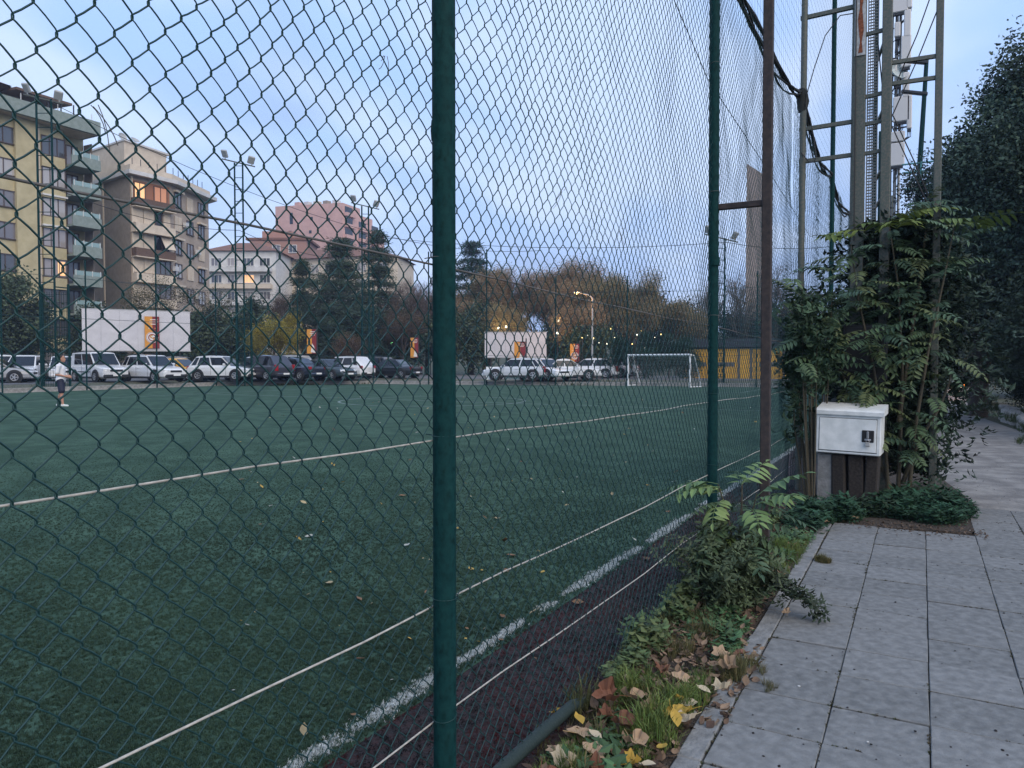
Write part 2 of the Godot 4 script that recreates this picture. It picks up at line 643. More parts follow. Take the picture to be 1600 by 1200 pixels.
# a lobed fallen leaf, curled
func lobed_leaf(seed_: int, size: float, curl: float) -> ArrayMesh:
	var r := RandomNumberGenerator.new()
	r.seed = seed_
	var s := Shape.new()
	var rim := PackedVector3Array()
	var mid := PackedVector3Array()
	var lobes := [0.35, 0.55, 0.5, 0.62, 0.82, 0.66, 0.58, 0.74, 0.95, 0.78, 0.66, 0.84, 1.08, 0.84, 0.66, 0.78, 0.95, 0.74, 0.58, 0.66, 0.82, 0.62, 0.5, 0.55, 0.35]
	var wave := r.randf() * TAU
	for k in lobes.size():
		var a := lerpf(-0.45 * TAU, 0.45 * TAU, float(k) / (lobes.size() - 1))
		var d: float = lobes[k] * size * 0.52 * r.randf_range(0.94, 1.06)
		var up := curl * size * (0.30 + 0.22 * sin(2.0 * a + wave) + 0.1 * sin(5.0 * a + wave * 2.0))
		rim.append(Vector3(sin(a) * d * (1.0 - 0.25 * curl), up * 0.75, cos(a) * d * (1.0 - 0.15 * curl)))
		mid.append(Vector3(sin(a) * d * 0.5, up * 0.16, cos(a) * d * 0.5))
	for k in rim.size() - 1:
		var v := r.randf_range(0.85, 1.12)
		s.col = Color(v, v, v)
		s.tri(Vector3.ZERO, mid[k], mid[k + 1], Vector3.UP)
		s.quad(mid[k], rim[k], rim[k + 1], mid[k + 1], Vector3.UP)
	s.col = Color(1.1, 1.0, 0.8)
	s.tube(PackedVector3Array([Vector3.ZERO, Vector3(0, 0.01, -size * 0.3), Vector3(0.01, 0.015, -size * 0.55)]), size * 0.012, 4, false)
	return s.mesh()

func make_meshes() -> void:
	M.clump_leaf = []
	M.clump_fine = []
	M.clump_needle = []
	for k in 4:
		M.clump_leaf.append(clump(10 + k, 16, 0.42, 0.2, 0.13))
		M.clump_fine.append(clump(20 + k, 20, 0.34, 0.11, 0.065))
		M.clump_needle.append(clump(30 + k, 22, 0.45, 0.26, 0.05, 0.35))

# ---------------------------------------------------------------- ground
func ground_height(x: float, z: float) -> float:
	var y := -0.06
	# the walk runs gently downhill beyond the tower
	if x > -1.0:
		y -= 0.029 * maxf(0.0, -z - 20.0) * smoothstep(-1.0, 0.5, x) * (1.0 - smoothstep(70.0, 110.0, -z))
	# the car park lies higher than the pitch, the town climbs behind it
	var beyond := maxf(-x - 62.0, (-z - 66.0) * 0.7)
	if x < -4.0:
		y += clampf(beyond * 0.09, 0.0, 13.0)
	return y

func build_ground() -> void:
	var s := Shape.new()
	var xs := [-900.0, -500, -300, -220, -160, -120, -95, -80, -70, -62, -55, -45, -30, -20, -12, -6, -4, -2, -1, -0.5, 0, 0.5, 1.5, 3, 6, 12, 25, 60, 150, 400, 900]
	var zs := [300.0, 60, 20, 8, 2, -2, -6, -10, -15, -20, -25, -30, -36, -42, -50, -58, -66, -76, -90, -110, -140, -180, -240, -400, -900]
	for i in xs.size() - 1:
		for j in zs.size() - 1:
			var p := func(a: int, b: int) -> Vector3: return Vector3(xs[a], ground_height(xs[a], zs[b]), zs[b])
			s.quad(p.bind(i, j).call(), p.bind(i + 1, j).call(), p.bind(i + 1, j + 1).call(), p.bind(i, j + 1).call(), Vector3.UP)
	struct("ground", s.mesh(), M.earth)

	# artificial turf with its rubber margin along the fence
	s = Shape.new()
	var pitch := PackedVector2Array([Vector2(-2.02, 14), Vector2(-2.02, -48.3), Vector2(-9, -47.6), Vector2(-17, -46.4), Vector2(-26, -43.4), Vector2(-34, -41.6), Vector2(-40.4, -34), Vector2(-40.0, 14)])
	s.prism(pitch, -0.03, 0.0)
	struct("artificial_turf", s.mesh(), M.turf)
	s = Shape.new()
	s.box(Vector3(-1.66, -0.017, -17), Vector3(0.72, 0.03, 62))
	struct("rubber_margin", s.mesh(), M.rubber)

	# short fibres of the turf where they can be made out
	var tuft := []
	for k in 3:
		tuft.append(blade_tuft(50 + k, 12, 0.016, 0.0028, 0.034))
	var where: Array[Transform3D] = []
	var tint := PackedColorArray()
	var mead := FastNoiseLite.new()
	mead.seed = 3
	mead.frequency = 0.5
	mead.fractal_octaves = 4
	for k in 210000:
		# thinning out with distance from where the camera stands
		var d := 2.2 + 22.0 * pow(rng.randf(), 1.7)
		var az := deg_to_rad(rnd(6.0, 66.0))
		var x := -sin(az) * d
		var z := -cos(az) * d
		if x > -2.03:
			continue
		var v := 0.95 + 0.62 * mead.get_noise_2d(x * 0.7, z * 1.3) + rnd(-0.1, 0.1)
		v = maxf(v, 0.4)
		where.append(Transform3D(rot(rnd(-0.5, 0.5), rnd(0, TAU), rnd(-0.5, 0.5)).scaled(Vector3.ONE * rnd(0.7, 1.3) * clampf(1.25 - d / 20.0, 0.15, 1.0)), Vector3(x, 0.0, z)))
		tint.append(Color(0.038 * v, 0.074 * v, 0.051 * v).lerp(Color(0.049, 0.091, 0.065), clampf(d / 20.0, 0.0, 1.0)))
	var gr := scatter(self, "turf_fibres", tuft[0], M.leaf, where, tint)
	stuff(gr)
	tag(gr, "short dark green fibres of the artificial pitch nearest the fence", "turf")

	# the worn touchline: whitened fibres and what is left of the paint between them
	where = []
	tint = PackedColorArray()
	for k in 46000:
		var z := 1.0 - 26.0 * pow(rng.randf(), 1.4)
		var wear := mead.get_noise_2d(z * 1.7, 40.0)
		var x := -2.13 - z * 0.008 + rng.randfn() * (0.020 + 0.012 * wear)
		if mead.get_noise_2d(x * 9.0, z * 3.2) + 0.45 * wear < -0.32 + rng.randf() * 0.6:
			continue
		var v := rnd(0.7, 1.15)
		where.append(Transform3D(rot(rnd(-0.6, 0.6), rnd(0, TAU), rnd(-0.6, 0.6)).scaled(Vector3.ONE * rnd(0.5, 0.95)), Vector3(x, 0.002, z)))
		tint.append(Color(0.62 * v, 0.67 * v, 0.74 * v))
	var wl := scatter(self, "worn_touchline", tuft[1], M.leaf, where, tint)
	wl.set_meta("kind", "structure")
	# red and black crumbs on the margin
	where = []
	tint = PackedColorArray()
	for k in 16000:
		var z := -1.0 - 9.0 * pow(rng.randf(), 1.3)
		var x := rnd(-2.03, -1.33)
		var red := mead.get_noise_2d(x * 3.0 + 9.0, z * 1.5) > 0.0 and rng.randf() < 0.75
		var v := rnd(0.5, 1.3)
		where.append(Transform3D(rot(rnd(-0.8, 0.8), rnd(0, TAU), rnd(-0.8, 0.8)).scaled(Vector3.ONE * rnd(0.3, 0.75)), Vector3(x, 0.0, z)))
		tint.append(Color(0.075 * v, 0.014 * v, 0.017 * v) if red else Color(0.008 * v, 0.008 * v, 0.011 * v))
	var cr := scatter(self, "rubber_crumb", tuft[2], M.leaf, where, tint)
	stuff(cr)
	tag(cr, "dark red and black rubber crumb beside the worn white line", "rubber crumb")

	# pitch markings
	s = Shape.new()
	var strip := func(a: Vector2, b: Vector2) -> void:
		var d := (b - a).normalized().orthogonal() * 0.05
		s.quad(Vector3(a.x + d.x, 0.006, a.y + d.y), Vector3(b.x + d.x, 0.006, b.y + d.y), Vector3(b.x - d.x, 0.006, b.y - d.y), Vector3(a.x - d.x, 0.006, a.y - d.y), Vector3.UP)
	for e in [[Vector2(-2.3, -24.7), Vector2(-31, -24.7)], [Vector2(-31, -41.2), Vector2(-31, 9)], [Vector2(-20.5, -44.6), Vector2(-20.5, -38.4)], [Vector2(-20.5, -38.4), Vector2(-8.0, -38.4)], [Vector2(-8.0, -38.4), Vector2(-8.0, -44.6)], [Vector2(-31, -41.2), Vector2(-2.4, -45.2)]]:
		strip.bind(e[0], e[1]).call()
	for k in 48:
		var a := TAU * k / 48.0
		var b := TAU * (k + 1) / 48.0
		strip.bind(Vector2(-17.2 + 3.7 * cos(a), -24.7 + 3.7 * sin(a)), Vector2(-17.2 + 3.7 * cos(b), -24.7 + 3.7 * sin(b))).call()
	struct("pitch_markings", s.mesh(), M.line)

func build_pavement() -> void:
	var bed := Shape.new()
	bed.prism(PackedVector2Array([Vector2(-1.30, 6), Vector2(-0.845, 6), Vector2(-0.845, -7.85), Vector2(0.42, -8.05), Vector2(0.62, -8.8), Vector2(0.45, -10.4), Vector2(0.2, -12.0), Vector2(0.1, -34.0), Vector2(-1.30, -48.0)]), -0.3, -0.005)
	var soil := struct("planting_bed_soil", bed.mesh(), M.soil)
	# the walk: a sunken base, slabs laid on it with open joints, a kerb along the bed
	var base := Shape.new()
	base.prism(PackedVector2Array([Vector2(-0.84, 6), Vector2(6.5, 6), Vector2(6.5, -9.6), Vector2(0.62, -9.6), Vector2(0.6, -8.8), Vector2(0.42, -8.05), Vector2(-0.84, -7.8)]), -0.2, -0.022)
	var walk := struct("pavement", base.mesh(), M.joint)
	var px := 0.395
	var pz := 0.385
	var variants := []
	for k in 5:
		var t := Shape.new()
		t.soft(Vector3(0, -0.03, 0), Vector3(px - 0.0045, 0.06, pz - 0.0075), 0.0035)
		variants.append(t.mesh())
	var rest := Shape.new()
	for j in range(-24, 26):
		for i in 18:
			var x := KERB_IN + 0.004 + px * (i + 0.5)
			var z := -3.285 - pz * (j + 0.5)
			var keep := z > -9.4 and (z > -7.95 or x > 0.62)
			if not keep:
				continue
			var tilt := rot(rng.randfn() * 0.005, rng.randfn() * 0.005, rng.randfn() * 0.005)
			var y := rng.randfn() * 0.0022
			if z < -2.2 and x < 2.4:
				put(walk, "paving_slab", variants[rng.randi() % 5], M.slab[rng.randi() % 4], Vector3(x, y, z), tilt)
			else:
				rest.box(Vector3(x, y - 0.03, z), Vector3(px - 0.006, 0.06, pz - 0.007), tilt)
	stuff(put(walk, "paving_slabs", rest.mesh(), M.slab[0]))
	var moss: Array[Transform3D] = []
	var moss_tint := PackedColorArray()
	var creep := FastNoiseLite.new()
	creep.seed = 12
	creep.frequency = 0.8
	var fleck := blade_tuft(56, 7, 0.012, 0.006, 0.016)
	for k in 6500:
		var along := rng.randf() < 0.5
		var x := KERB_IN + 0.002 + px * (rng.randi() % 7) if along else rnd(-0.74, 2.0)
		var z := rnd(-9.2, -2.3) if along else -3.285 - pz * (rng.randi_range(-3, 15))
		if z < -7.9 and x < 0.62:
			continue
		if creep.get_noise_2d(x * 1.7, z * 1.7) < -0.02 + rng.randf() * 0.22 - (0.3 if x < -0.7 else 0.0):
			continue
		var v := rnd(0.4, 1.2)
		moss.append(Transform3D(rot(rnd(-0.3, 0.3), rnd(0, TAU), 0).scaled(Vector3.ONE * rnd(0.35, 0.95)), Vector3(x + rng.randfn() * 0.004, -0.006, z + rng.randfn() * 0.004)))
		moss_tint.append(Color(0.10 * v, 0.085 * v, 0.06 * v) if rng.randf() < 0.6 else Color(0.075 * v, 0.085 * v, 0.045 * v))
	stuff(scatter(walk, "joint_moss", fleck, M.dry, moss, moss_tint))
	var kl := 0.5
	var ks := Shape.new()
	ks.soft(Vector3.ZERO, Vector3(0.1, 0.12, kl - 0.008), 0.006)
	var km := ks.mesh()
	for j in range(-14, 10):
		put(walk, "kerb_stone", km, M.kerb, Vector3(KERB_IN - 0.052 + rng.randfn() * 0.003, -0.056 + rng.randfn() * 0.003, -3.4 - kl * (j + 0.5)), rot(0, rng.randfn() * 0.006, rng.randfn() * 0.01))
	# the dusty track beyond the slabs
	var s := Shape.new()
	var left := [[-9.25, 0.6], [-10.0, 0.44], [-12.0, 0.25], [-16, 0.15], [-22, 0.25], [-30, 0.45], [-42, 0.7], [-60, 1.0], [-75, 1.2]]
	var right := [[-9.25, 6.5], [-10.0, 6.2], [-12.0, 5.5], [-16, 2.6], [-22, 2.0], [-30, 1.75], [-42, 1.9], [-60, 3.2], [-75, 4.6]]
	for k in left.size() - 1:
		for q in 4:
			var f0 := q / 4.0
			var f1 := (q + 1) / 4.0
			var pt := func(row: int, t: float) -> Vector3:
				var x := lerpf(left[row][1], right[row][1], t)
				return Vector3(x, minf(ground_height(x, left[row][0]) + 0.042, -0.014), left[row][0])
			s.quad(pt.bind(k, f0).call(), pt.bind(k, f1).call(), pt.bind(k + 1, f1).call(), pt.bind(k + 1, f0).call(), Vector3.UP)
	struct("dusty_path", s.mesh(), M.dust)

func build_far_ground() -> void:
	# the concrete edging round the far side of the pitch, the verge behind it and the car park
	var line := [Vector2(-40.5, 14), Vector2(-40.9, -34), Vector2(-34.2, -42.0), Vector2(-26, -43.9), Vector2(-17, -46.9), Vector2(-9, -48.1), Vector2(-1.9, -48.8)]
	var kerb := Shape.new()
	var verge := Shape.new()
	var out := []
	for k in line.size():
		var d: Vector2 = (line[mini(k + 1, line.size() - 1)] - line[maxi(k - 1, 0)]).normalized()
		out.append(Vector2(d.y, -d.x) if Vector2(d.y, -d.x).dot(Vector2(-1, -0.6)) > 0 else Vector2(-d.y, d.x))
	for k in line.size() - 1:
		var a: Vector2 = line[k]
		var b: Vector2 = line[k + 1]
		kerb.bar(Vector3(a.x, 0.05, a.y), Vector3(b.x, 0.05, b.y), 0.34, 0.34)
		var a1: Vector2 = a + out[k] * 2.6
		var b1: Vector2 = b + out[k + 1] * 2.6
		verge.quad(Vector3(a.x, 0.12, a.y), Vector3(b.x, 0.12, b.y), Vector3(b1.x, 0.33, b1.y), Vector3(a1.x, 0.33, a1.y), Vector3.UP)
	struct("pitch_edging", kerb.mesh(), M.concrete)
	struct("verge", verge.mesh(), mottled("verge", Color(0.05, 0.06, 0.035), Color(0.17, 0.16, 0.12), 0.5, 0.95, 0.02, 6, 1.0))
	var lot := Shape.new()
	lot.prism(PackedVector2Array([Vector2(-43.0, 14), Vector2(-43.4, -35), Vector2(-36.4, -43.9), Vector2(-27, -46.4), Vector2(-17.5, -49.4), Vector2(-9, -50.6), Vector2(-2, -51.2), Vector2(-2, -62), Vector2(-30, -64), Vector2(-46, -56), Vector2(-62, -44), Vector2(-62, 14)]), -0.1, 0.34)
	struct("car_park", lot.mesh(), M.asphalt)

# ---------------------------------------------------------------- the chain-link fence
const CELL := 0.0368     # half a mesh wide
const ROW := 0.0412      # half a mesh tall
const ROWS := 111

func build_fence() -> void:
	var f := thing("chain_link_fence", "tall green chain-link fence between the pavement and the pitch, with round green posts", "fence", Vector3(FENCE, 0, -2.0))
	var z0 := 2.0
	var warp := FastNoiseLite.new()
	warp.seed = 8
	warp.frequency = 0.9
	warp.fractal_octaves = 3
	# where wire crossing (c, j) lies: a slightly slack mesh
	var node := func(c: int, j: int) -> Vector3:
		var z := -c * CELL
		var y := 0.06 + j * ROW
		return Vector3(warp.get_noise_2d(z * 0.8, y * 0.8) * 0.03, y + warp.get_noise_2d(z + 40.0, y) * 0.016 + warp.get_noise_2d(z * 9.0, y * 9.0 + 7.0) * 0.0025, z + warp.get_noise_2d(z - 30.0, y + 20.0) * 0.018 + warp.get_noise_2d(z * 9.0 + 3.0, y * 9.0) * 0.0025)
	var first := -16
	var near := 92
	var last := 250
	for k in range(first, last):
		var s := Shape.new()
		var p := PackedVector3Array()
		var fine := k < near
		for j in ROWS:
			var a_right := (k + j) % 2 != 0
			var a: Vector3 = node.bind(k + 1 if a_right else k, j).call()
			var b: Vector3 = node.bind(k if a_right else k + 1, j + 1).call()
			# the far end of the mesh is +k, which is -z
			var sg := 1.0 if a_right else -1.0
			var front := 0.0032 * sg
			var over := 0.0016
			var p0 := a + Vector3(0, 0.0028, -sg * over)
			var p3 := b + Vector3(0, -0.0028, sg * over)
			if fine:
				var bow := Vector3(0, 0.0022 * sg, 0.0012)
				p.append(p0)
				p.append(p0.lerp(p3, 0.13) + Vector3(front, 0.0006, 0))
				p.append(p0.lerp(p3, 0.5) + Vector3(front, 0, 0) + bow)
				p.append(p0.lerp(p3, 0.87) + Vector3(front, -0.0006, 0))
				p.append(p3)
			else:
				p.append(p0 + Vector3(front * 0.5, 0, 0))
				p.append(p3 + Vector3(front * 0.5, 0, 0))
		s.tube(p, 0.0019, 4, false)
		put(f, "mesh_wire", s.mesh(), M.wire, Vector3(0, 0, z0))
	# beyond about nine metres the wires are copies of a few
	var protos := []
	for q in 4:
		var s := Shape.new()
		var p := PackedVector3Array()
		for j in ROWS:
			var odd := (q + j) % 2
			var x := sin(j * 0.7 + q * 2.0) * 0.004
			p.append(Vector3(x, 0.06 + j * ROW, -odd * CELL))
		s.tube(p, 0.0019, 3, false)
		protos.append(s.mesh())
	for q in 4:
		var where: Array[Transform3D] = []
		for k in range(last, 1270):
			if k % 4 == q:
				where.append(Transform3D(rot(rng.randfn() * 0.002, 0, 0), Vector3(0.012 * sin(k * 0.13), rng.randfn() * 0.004, z0 - k * CELL + rng.randfn() * 0.003)))
		stuff(scatter(f, "mesh_wires", protos[q], M.wire, where))
	# posts
	var heights := [0.45, 0.83, 1.35, 1.91, 2.8, 3.7]
	var kz := 0
	for z in [1.5, -1.955, -5.43, -9.75, -13.26, -16.9, -20.5, -24.1, -27.7, -31.3, -35.0, -38.6, -42.2, -45.8]:
		var s := Shape.new()
		var lean: float = [0.0, 0.002, -0.004, 0.003][kz % 4]
		var top := Vector3(lean * 8.0, 9.2, lean * 6.0)
		s.tube(PackedVector3Array([Vector3(0, -0.2, 0), top]), 0.0365, 18)
		var o := put(f, "post", s.mesh(), M.green_post if z > -6.0 or kz % 2 == 0 else M.old_post, Vector3(0.03, 0, z + 2.0))
		if z > -11.0:
			for y in heights:
				# a tie of thin wire round the post, its twisted ends at the mesh
				var r := Shape.new()
				var ring := PackedVector3Array()
				var tilt := rnd(-0.35, 0.35)
				for a in 15:
					var t := TAU * (a / 14.0) * 0.93 + PI
					ring.append(Vector3(cos(t) * 0.0385, y + sin(t) * 0.0385 * tilt, sin(t) * 0.0385))
				ring.append(ring[14] + Vector3(-0.02, rnd(-0.02, 0.02), rnd(0.0, 0.02)))
				r.tube(ring, 0.0016, 4)
				put(o, "tie_wire", r.mesh(), M.old_tension if y > 1.4 else M.wire)
			var w := Shape.new()
			w.tube(PackedVector3Array([Vector3(0, 2.27, 0), Vector3(0.0002, 2.30, 0), Vector3(0, 2.33, 0)]), [0.0372, 0.0395, 0.0372], 18, false)
			put(o, "weld_collar", w.mesh(), M.green_post)
		kz += 1
	# four straining wires, slack and slightly falling
	for e in [[1.90, 0.0031, 0], [1.345, 0.0027, 1], [0.815, 0.003, 1], [0.44, 0.0028, 1]]:
		var s := Shape.new()
		var p := PackedVector3Array()
		for k in 120:
			var z := 2.0 - k * 0.4
			var hang := sin(PI * fposmod(z + 2.0, 3.6) / 3.6)
			p.append(Vector3(0.006 * sin(z * 3.0) - 0.004, e[0] + 0.0125 * z + 0.012 - 0.012 * hang + 0.003 * sin(z * 5.1 + e[0]), z + 2.0))
		s.tube(p, e[1], 6, false)
		put(f, "straining_wire", s.mesh(), M.tension if e[2] == 1 else M.old_tension)
	# the bottom rail
	var rail := Shape.new()
	var rp := PackedVector3Array()
	for k in 200:
		var z := 2.0 - k * 0.25
		rp.append(Vector3(0.012 * sin(z * 1.3), lerpf(-0.05, 0.052, smoothstep(-3.35, -2.95, z)) + 0.008 * sin(z * 2.1), z + 2.0))
	rail.tube(rp, 0.027, 10)
	put(f, "bottom_rail", rail.mesh(), M.old_rail)
	# the gathered black rope and netting along the top of the mesh
	var tops := [[4.0, 4.7], [-2.0, 4.78], [-5.46, 4.72], [-9.75, 4.84], [-13.26, 4.62], [-16.9, 4.66], [-20.5, 4.6], [-24.1, 4.62], [-27.7, 4.6], [-31.3, 4.6], [-38.6, 4.6], [-45.8, 4.6]]
	for q in 4:
		var s := Shape.new()
		var p := PackedVector3Array()
		var rad := []
		for k in tops.size() - 1:
			for t in 12:
				var g := t / 12.0
				var z := lerpf(tops[k][0], tops[k + 1][0], g)
				var y := lerpf(tops[k][1], tops[k + 1][1], g) - (0.16 + 0.05 * q) * 4.0 * g * (1.0 - g)
				p.append(Vector3(0.025 * sin(z * 2.3 + q * 1.9), y + 0.02 * cos(z * 1.9 + q * 2.4), z + 2.0))
				rad.append((0.019 if q < 2 else 0.010) * (1.0 + 0.35 * sin(z * 7.0 + q)))
		s.tube(p, rad, 7)
		put(f, "top_rope", s.mesh(), M.rope)
	var kn := Shape.new()
	kn.tube(PackedVector3Array([Vector3(0.03, 4.62, -7.75), Vector3(0.035, 4.75, -7.75), Vector3(0.03, 4.9, -7.75)]), [0.05, 0.075, 0.05], 10)
	put(f, "rope_knot", kn.mesh(), M.rope)
	# the fine ball net above: thin cords
	var net := Shape.new()
	for k in 300:
		var z := 2.0 - k * 0.13
		net.tube(PackedVector3Array([Vector3(0.0, 4.5, z + 2.0), Vector3(0.02 * sin(z), 6.5, z + 2.05), Vector3(0, 9.0, z + 2.0)]), 0.0011, 3, false)
	for k in 32:
		var y := 4.7 + k * 0.135
		net.tube(PackedVector3Array([Vector3(0, y, 4.0), Vector3(0.01, y - 0.02, -16.0), Vector3(0, y, -36.0)]), 0.0011, 3, false)
	stuff(put(f, "ball_net", net.mesh(), M.net))
	# a slack line sloping down across the second bay
	var st := Shape.new()
	st.tube(PackedVector3Array([Vector3(-0.02, 4.5, -0.9), Vector3(-0.02, 3.95, -2.0), Vector3(-0.02, 3.6, -3.4), Vector3(-0.02, 3.5, -5.5), Vector3(-0.02, 3.3, -9.0)]), 0.003, 5, false)
	put(f, "slack_line", st.mesh(), M.rope)
	# odd ends of wire caught in the mesh
	for e in [[-1.62, 2.72], [-1.72, 2.45], [-0.85, 2.05], [-2.9, 2.3], [-3.6, 2.25]]:
		var s := Shape.new()
		for q in 3:
			var p := PackedVector3Array()
			var at := Vector3(rnd(-0.01, 0.01), e[1], e[0] + 2.0)
			var d := Vector3(rnd(-0.02, 0.02), rnd(-0.05, 0.03), rnd(-0.03, 0.03))
			for t in 6:
				p.append(at + d * t * 0.3 + Vector3(0, 0.006 * sin(t * 0.8 + q), 0.006 * cos(t * 0.7 + q)))
			s.tube(p, 0.0011, 4, false)
		put(f, "loose_tie", s.mesh(), M.old_tension)

	# the rusty square leg braced to the second post
	var leg := thing("fence_brace", "dark rusty square steel leg braced to the second green fence post", "fence brace", Vector3(-0.965, 0, -5.45))
	var s1 := Shape.new()
	s1.soft(Vector3(0, 4.5, 0), Vector3(0.066, 9.2, 0.066), 0.006, rot(0, 0.05, 0.002))
	put(leg, "upright", s1.mesh(), M.rust_post)
	for y in [2.69, 5.4]:
		var s2 := Shape.new()
		s2.soft(Vector3(-0.18, y, 0), Vector3(0.32, 0.042, 0.042), 0.004, rot(0, 0, rnd(-0.01, 0.01)))
		put(leg, "strut", s2.mesh(), M.rust_post)

# ---------------------------------------------------------------- the floodlight tower
func build_tower() -> void:
	var t := thing("floodlight_tower", "grey green steel floodlight tower of square legs and rungs, overgrown at its foot", "floodlight tower", Vector3(-0.4, 0, -9.75))
	var leg := func(x: float, z: float, w: float, m: Material) -> void:
		var s := Shape.new()
		s.soft(Vector3(0, 6.9, 0), Vector3(w, 14.2, w), 0.008)
		put(t, "leg", s.mesh(), m, Vector3(x, 0, z))
	leg.bind(-0.29, 0.0, 0.135, M.old_post).call()
	leg.bind(0.0, 0.05, 0.105, M.old_post).call()
	leg.bind(0.525, 0.0, 0.078, M.old_post).call()
	leg.bind(-0.17, -1.0, 0.05, M.green_post).call()
	var rung := func(a: Vector3, b: Vector3, w: float) -> void:
		var s := Shape.new()
		s.bar(a, b, w)
		put(t, "rung", s.mesh(), M.old_post)
	for y in [2.37, 4.02, 4.41, 5.75, 7.6, 9.4, 11.2, 13.0]:
		rung.bind(Vector3(-0.95, y, 0.0), Vector3(-0.35, y + 0.01, 0.0), 0.045).call()
	for y in [0.12, 4.78, 5.02, 7.0, 9.0, 11.0, 13.0]:
		rung.bind(Vector3(0.05, y, 0.03), Vector3(0.49, y, 0.0), 0.042).call()
	for y in [4.02, 4.36, 4.68, 5.4, 6.5, 8.0, 10.0, 12.0]:
		rung.bind(Vector3(-0.225, y, 0.02), Vector3(-0.05, y + 0.01, 0.03), 0.04).call()
	for y in [3.2, 3.55, 3.9, 4.6, 5.4, 6.2, 7.0]:
		rung.bind(Vector3(-0.17, y, -1.0), Vector3(0.0, y, -0.03), 0.03).call()
	# a rusted cover plate high on the thick leg
	var c := Shape.new()
	c.soft(Vector3(0, 7.1, 0), Vector3(0.12, 3.9, 0.012), 0.003)
	put(t, "cover_plate", c.mesh(), M.galv, Vector3(-0.285, 0, 0.0745)).set_meta("label", "peeling white cover plate streaked with rust")
	var r := Shape.new()
	var pts := PackedVector2Array()
	for k in 30:
		pts.append(Vector2(-0.018 + 0.014 * sin(k * 1.7) + 0.008 * sin(k * 0.6), 5.18 + k * 0.13))
	for k in 30:
		pts.append(Vector2(0.03 + 0.012 * sin(k * 2.1 + 2.0), 5.18 + (29 - k) * 0.13))
	var ti := Geometry2D.triangulate_polygon(pts)
	for k in range(0, ti.size(), 3):
		r.tri(Vector3(pts[ti[k]].x, pts[ti[k]].y, 0), Vector3(pts[ti[k + 1]].x, pts[ti[k + 1]].y, 0), Vector3(pts[ti[k + 2]].x, pts[ti[k + 2]].y, 0), Vector3(0, 0, 1))
	put(t, "rust_streak", r.mesh(), mottled("rust", Color(0.10, 0.03, 0.015), Color(0.30, 0.10, 0.045), 3.0, 0.95), Vector3(-0.285, 0, 0.083))
	# perforated cable tray between the two thick legs
	var tr := Shape.new()
	for k in 5:
		tr.bar(Vector3(-0.05 + k * 0.025, 0.6, 0), Vector3(-0.05 + k * 0.025, 13.5, 0), 0.008, 0.004)
	for k in 370:
		tr.box(Vector3(0, 0.6 + k * 0.035, 0.0025), Vector3(0.108, 0.016, 0.004))
	for sg in [-1.0, 1.0]:
		tr.box(Vector3(sg * 0.056, 7.05, -0.02), Vector3(0.004, 12.9, 0.05))
	put(t, "cable_tray", tr.mesh(), M.tray, Vector3(-0.155, 0, -0.09))
	# hanging cable
	var cb := Shape.new()
	cb.tube(PackedVector3Array([Vector3(-0.36, 5.66, 0.06), Vector3(-0.5, 5.65, 0.1), Vector3(-0.66, 5.45, 0.1), Vector3(-0.78, 5.1, 0.08), Vector3(-0.86, 4.82, 0.06), Vector3(-0.875, 4.7, 0.06), Vector3(-0.82, 4.5, 0.06), Vector3(-0.78, 4.3, 0.06), Vector3(-0.75, 4.05, 0.06), Vector3(-0.77, 3.98, 0.07), Vector3(-0.83, 3.99, 0.08), Vector3(-0.92, 4.12, 0.05)]), 0.0065, 6)
	put(t, "hanging_cable", cb.mesh(), M.black)
	for e in [[Vector3(-0.10, 5.3, 0.0), Vector3(-0.02, 4.5, 0.05), Vector3(0.02, 4.3, 0.08)], [Vector3(0.06, 4.3, 0.0), Vector3(0.28, 3.75, 0.0), Vector3(0.46, 3.3, 0.0)], [Vector3(0.07, 4.42, 0.0), Vector3(0.3, 3.85, 0.0), Vector3(0.48, 3.35, 0.0)], [Vector3(0.06, 4.7, 0.0), Vector3(0.3, 5.3, 0.0), Vector3(0.62, 6.3, 0.0)], [Vector3(0.05, 4.4, 0.0), Vector3(0.32, 5.05, 0.0), Vector3(0.78, 6.3, 0.0)], [Vector3(-0.32, 3.0, 0.09), Vector3(-0.325, 5.0, 0.09), Vector3(-0.33, 7.0, 0.09)]]:
		var s := Shape.new()
		s.tube(PackedVector3Array(e), 0.007, 5)
		put(t, "cable", s.mesh(), M.black)
	# lamps, above the frame
	var bar := Shape.new()
	bar.bar(Vector3(-0.9, 13.9, 0), Vector3(0.9, 13.9, 0), 0.08)
	put(t, "lamp_bar", bar.mesh(), M.old_post)
	for x in [-0.75, -0.25, 0.25, 0.75]:
		var s := Shape.new()
		s.soft(Vector3(x, 14.15, -0.05), Vector3(0.36, 0.34, 0.18), 0.03, rot(0.5, 0, 0))
		put(t, "floodlight", s.mesh(), M.galv)
	# switch panel on the thick leg
	var p := thing("switch_panel", "dark metal switch panel half hidden in leaves on the tower leg", "switch panel", Vector3(-0.62, 1.35, -9.45))
	var b := Shape.new()
	b.soft(Vector3(0.05, 0.32, 0), Vector3(0.46, 0.66, 0.18), 0.01)
	put(p, "housing", b.mesh(), M.dark_metal)
	var d := Shape.new()
	d.soft(Vector3(0.05, 0.32, 0.094), Vector3(0.41, 0.6, 0.01), 0.003)
	put(p, "door", d.mesh(), M.trim)
	# louvred grey cabinet behind the leaves
	var lc := thing("louvred_cabinet", "pale grey louvred cabinet showing through the leaves beside the fence", "cabinet", Vector3(-0.85, 0, -10.3))
	var q := Shape.new()
	q.soft(Vector3(0, 1.05, 0), Vector3(0.5, 2.1, 0.3), 0.01)
	put(lc, "housing", q.mesh(), M.galv)
